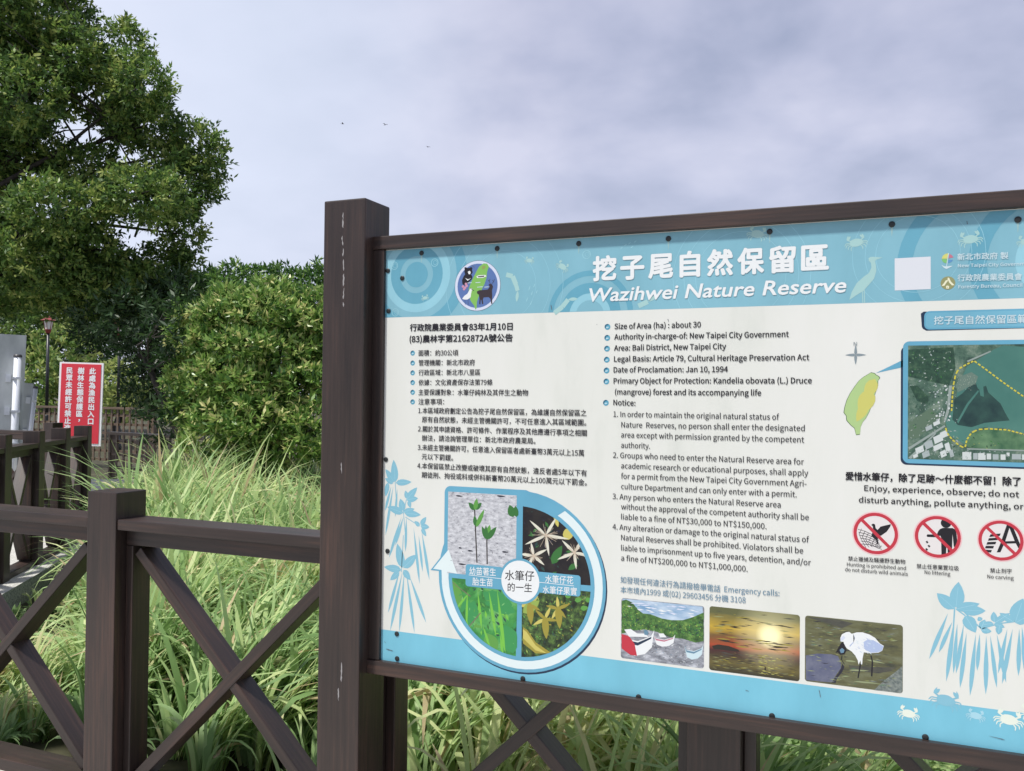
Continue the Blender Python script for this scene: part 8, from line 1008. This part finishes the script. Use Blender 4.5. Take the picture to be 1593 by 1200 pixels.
def limbs(base, top, tips, r0, rng, sag=.12):
    g = Geo(); base, top = Vector(base), Vector(top)
    mid = base.lerp(top, .5)+Vector((rng.uniform(-.1, .1), rng.uniform(-.1, .1), 0))
    g.tube([base, base.lerp(mid, .15), mid, top], [r0*1.35, r0*1.05, r0*.92, r0*.72], 10)
    for t in tips:
        t = Vector(t); s = mid.lerp(top, rng.uniform(.3, 1.0))
        d = t-s; pts = [s]; 
        for i in (1, 2, 3):
            q = s.lerp(t, i/3); q += Vector((rng.uniform(-1, 1), rng.uniform(-1, 1), rng.uniform(-.3, 1)))*d.length*.07*(1 if i < 3 else 0); pts.append(q)
        rr = r0*rng.uniform(.26, .42); g.tube(pts, [rr, rr*.75, rr*.5, rr*.22], 7)
        for _ in range(3):
            a = pts[1].lerp(pts[3], rng.uniform(.1, .9)); e_ = a+Vector((rng.uniform(-1, 1), rng.uniform(-1, 1), rng.uniform(-.2, .9)))*d.length*.32
            g.tube([a, a.lerp(e_, .5)+Vector((0, 0, .05)), e_], [rr*.35, rr*.22, rr*.08], 5)
    return g
def tree(name, lobes, base, top, r0, mat, label, cat, per, nleaf, L, W, seed, group=None, **kw):
    rng = np.random.default_rng(seed); rp = random.Random(seed)
    root = tag(empty(name, base), label, cat, group)
    v, t = leaves(lobes, per, nleaf, L, W, rng, **kw)
    v = v - np.array(base)[None]
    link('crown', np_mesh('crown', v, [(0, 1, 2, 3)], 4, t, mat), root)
    b = Vector(base)
    g = limbs(Vector((0, 0, -.2)), Vector(top)-b, [Vector(l[:3])-b for l in lobes], r0, rp)
    g.build('trunk', BARK, root, True)
    return root
TREE_LEAF = leaf_material('broadleaf_green', [(.1, (.048, .098, .028)), (.42, (.105, .200, .048)), (.72, (.195, .295, .066)), (.97, (.36, .42, .12))], .42)
SHADE_LEAF = leaf_material('shaded_leaf_green', [(.1, (.016, .040, .014)), (.6, (.036, .080, .024)), (.95, (.075, .125, .04))], .25)  # shade under the big crown put into the leaf colour as darker greens
MANG_LEAF = leaf_material('mangrove_green', [(.08, (.040, .105, .026)), (.38, (.118, .235, .050)), (.66, (.235, .375, .086)), (.9, (.44, .53, .18)), (.99, (.62, .60, .26))], .34, rough=.36)
BACK_LEAF = leaf_material('sunlit_shrub_green', [(.1, (.07, .14, .035)), (.5, (.17, .29, .07)), (.95, (.42, .48, .16))], .42)

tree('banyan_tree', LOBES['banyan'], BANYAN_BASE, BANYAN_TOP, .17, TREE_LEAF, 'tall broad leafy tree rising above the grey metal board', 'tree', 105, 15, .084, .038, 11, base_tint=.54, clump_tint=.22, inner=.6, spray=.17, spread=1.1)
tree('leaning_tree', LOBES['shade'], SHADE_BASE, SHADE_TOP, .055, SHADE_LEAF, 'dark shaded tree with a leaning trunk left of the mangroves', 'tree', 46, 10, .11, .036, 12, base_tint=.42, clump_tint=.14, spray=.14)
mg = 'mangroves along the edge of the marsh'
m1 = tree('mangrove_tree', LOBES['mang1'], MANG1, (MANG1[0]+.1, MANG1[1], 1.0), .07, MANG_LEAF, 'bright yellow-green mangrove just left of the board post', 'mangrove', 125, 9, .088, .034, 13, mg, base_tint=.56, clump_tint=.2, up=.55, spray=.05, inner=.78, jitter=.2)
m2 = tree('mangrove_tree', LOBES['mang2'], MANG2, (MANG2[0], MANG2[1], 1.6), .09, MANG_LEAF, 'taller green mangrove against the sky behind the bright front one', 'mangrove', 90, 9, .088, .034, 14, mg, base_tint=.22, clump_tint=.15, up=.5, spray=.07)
for i, (x, y, rz, sc, lab) in enumerate(MANG_COPIES):
    src = (m1, m2)[i % 2]
    r = src.copy(); COL.objects.link(r); r.location = (x, y, -.12); r.rotation_euler = (0, 0, rz); r.scale = (sc, sc, sc)
    r['label'] = lab
    for ch in src.children:
        c = ch.copy(); COL.objects.link(c); c.parent = r
bgp = 'bushes beyond the far path'
for i, (key, lab) in enumerate((('back1', 'sunlit bush behind the lamp post'), ('back2', 'dark green bush above the metal board, beyond the lamp'), ('back3', 'pale yellow-green bush right of the red notice'), ('back4', 'tall dark tree mass closing the view under the big crown'))):
    lo = LOBES[key]; cx = sum(l[0] for l in lo)/len(lo); cy = sum(l[1] for l in lo)/len(lo)
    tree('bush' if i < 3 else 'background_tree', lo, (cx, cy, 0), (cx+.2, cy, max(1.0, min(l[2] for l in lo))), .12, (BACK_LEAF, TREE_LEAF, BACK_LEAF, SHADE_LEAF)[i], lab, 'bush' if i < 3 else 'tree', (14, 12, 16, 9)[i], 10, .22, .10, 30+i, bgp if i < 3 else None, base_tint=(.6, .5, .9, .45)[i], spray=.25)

# reeds: far too many blades to count
REED = leaf_material('reed_blade', [(0.0, (.13, .23, .065)), (.30, (.24, .39, .14)), (.5, (.36, .51, .22)), (.75, (.52, .64, .28)), (.93, (.70, .75, .39)), (1.0, (.56, .45, .27))], .45, rough=.5, spec=.35)
def reeds(name, tufts, blades, seed, label):
    rng = np.random.default_rng(seed)
    T = np.repeat(tufts, blades, 0); n = len(T)
    ph = rng.uniform(0, 2*math.pi, n); ph = np.where(rng.random(n) < .38, rng.normal(.15, .8, n), ph)
    ph = np.where((T[:, 1] < 3.45) & (np.sin(ph) < -.15), -ph, ph)      # nothing leans through the fence
    base = T[:, :3] + np.stack([np.cos(ph), np.sin(ph), np.zeros(n)], 1)*rng.uniform(.0, .075, (n, 1)) 
    h = T[:, 3]*rng.uniform(.66, 1.12, n)
    a0 = rng.uniform(.02, .30, n); a1 = a0 + rng.gamma(3.2, .54, n).clip(.2, 2.7)
    S = 7; w = rng.uniform(.008, .026, n)*(.78+.35*T[:, 3])
    out = np.stack([np.cos(ph), np.sin(ph)], 1); sd = np.stack([-np.sin(ph), np.cos(ph), np.zeros(n)], 1)
    tw = rng.uniform(-.7, .7, n)
    P = np.zeros((n, S+1, 3)); P[:, 0] = base
    for i in range(1, S+1):
        th = a0+(a1-a0)*((i-.5)/S)**1.5
        st = (h/S)[:, None]*np.stack([np.sin(th)*out[:, 0], np.sin(th)*out[:, 1], np.cos(th)], 1)
        P[:, i] = P[:, i-1]+st
    Vv = np.zeros((n, S+1, 2, 3))
    for i in range(S+1):
        t = i/S; ww = w*max(.55+.9*t-1.42*t**2.2, .02) if i else w*.55
        s_ = sd*np.cos(tw*t)[:, None] + np.array([0, 0, 1.0])[None]*np.sin(tw*t)[:, None]
        Vv[:, i, 0] = P[:, i]-s_*ww[:, None]; Vv[:, i, 1] = P[:, i]+s_*ww[:, None]
    tint = np.clip(T[:, 4]+rng.normal(0, .17, n), 0, .96); tint = np.where(rng.random(n) < .05, 1.0, tint)
    me = np_mesh(name, Vv.reshape(-1, 3), [(2*i, 2*i+1, 2*i+3, 2*i+2) for i in range(S)], (S+1)*2, tint, REED, True)
    return tag(link(name, me), label, 'grass', kind='stuff')
rng = np.random.default_rng(77)
def in_terrace(x, y):
    q = np.stack([x-F2A.x, y-F2A.y], 1); s = q@np.array(F2D); o = q@np.array(n2)
    return (o < .22) | ((s > .9) & (o < .66) & (s < 2.0))
def tuft_field(x0, x1, y0, y1, dens, hfun, tfun):
    n = int((x1-x0)*(y1-y0)*dens); x = rng.uniform(x0, x1, n); y = rng.uniform(y0, y1, n)
    ok = ~in_terrace(x, y); x, y = x[ok], y[ok]; n = len(x)
    return np.stack([x, y, np.full(n, -.12), hfun(x, y)*rng.uniform(.8, 1.15, n), tfun(x, y)+rng.normal(0, .12, n)], 1)
def hf(x, y):
    h = .78+.36*np.clip((y-2.8)/2.6, 0, 1)+.08*np.sin(2.1*x+1.3*y)+.07*np.sin(3.7*x-2.2*y)
    s = np.stack([x-F2A.x, y-F2A.y], 1)@np.array(F2D)
    low = np.clip((x/y+1.20)/.16, 0, 1)                 # short, trodden growth beside the terrace kerb
    low = np.where(s > .85, 1.0, low)
    floor = np.where(y < 3.5, .50, .13)
    return h*(floor+(1-floor)*low)
def tf(x, y): return .58+.16*np.sin(1.7*x-1.1*y+1)+.10*np.sin(4.1*x+2*y)
A = tuft_field(-6.6, 1.4, 2.86, 5.2, 21, hf, tf)
B = tuft_field(-9.6, 1.4, 5.2, 10.0, 15, hf, tf)
U = tuft_field(-6.2, 1.4, 2.80, 5.0, 22, lambda x, y: .55*hf(x, y), lambda x, y: tf(x, y)-.12)      # undergrowth
C_ = tuft_field(1.4, 12, 2.9, 10.0, 6, hf, tf)
reeds('reed_grass', np.concatenate([A, B, C_, U]), 24, 5, 'dense pale green reed grass filling the marsh behind the fence')
# a few loose blades hanging over the terrace kerb
K = []
for i in range(34):
    q = f2(rng.uniform(1.3, 3.6), rng.uniform(.72, 1.7)); K.append((q[0], q[1], -.12, rng.uniform(.95, 1.25), rng.uniform(.5, .75)))
for s in (1.15, 1.3, 1.45, 1.7, 2.0, 2.3, 2.6):
    q = f2(s, .36 if s < .6 else .8); K.append((q[0], q[1], -.12, .75, .55))
reeds('kerb_grass', np.array(K), 26, 6, 'grass tufts leaning over the concrete kerb of the terrace')

# birds, tiny and far
BIRD = flat('bird_dark', (.2, .2, .25), .8)
def bird(loc, rz, flap, label):
    r = tag(empty('bird', loc, rz), label, 'bird', 'birds crossing the cloudy sky'); r.scale = (.55, .55, .55)
    g = Geo().tube([(-.16, 0, 0), (-.08, 0, .01), (.02, 0, .015), (.12, 0, .01), (.17, 0, 0), (.21, 0, -.01)], [.012, .04, .05, .035, .025, .006], 8)
    for s in (-1, 1):
        a = (.08, .03*s, .02); b = (.05, .20*s, .02+.16*flap); c = (-.03, .42*s, .02+.10*flap)
        d = (-.09, .20*s, .02+.14*flap); e_ = (-.07, .03*s, .015)
        V = [a, b, c, d, e_]+[(x, y, z-.008) for x, y, z in (a, b, c, d, e_)]
        g.add(V, [(0, 1, 3, 4), (1, 2, 3), (9, 8, 6, 5), (8, 7, 6), (0, 5, 6, 1), (1, 6, 7, 2), (2, 7, 8, 3), (3, 8, 9, 4), (4, 9, 5, 0)])
    g.add([(-.14, .015, 0), (-.30, .06, 0), (-.30, -.06, 0), (-.14, -.015, 0)], [(0, 1, 2, 3)])
    g.build('body', BIRD, r, False)
for (loc, rz, fl, lab) in BIRDS: bird(loc, rz, fl, lab)
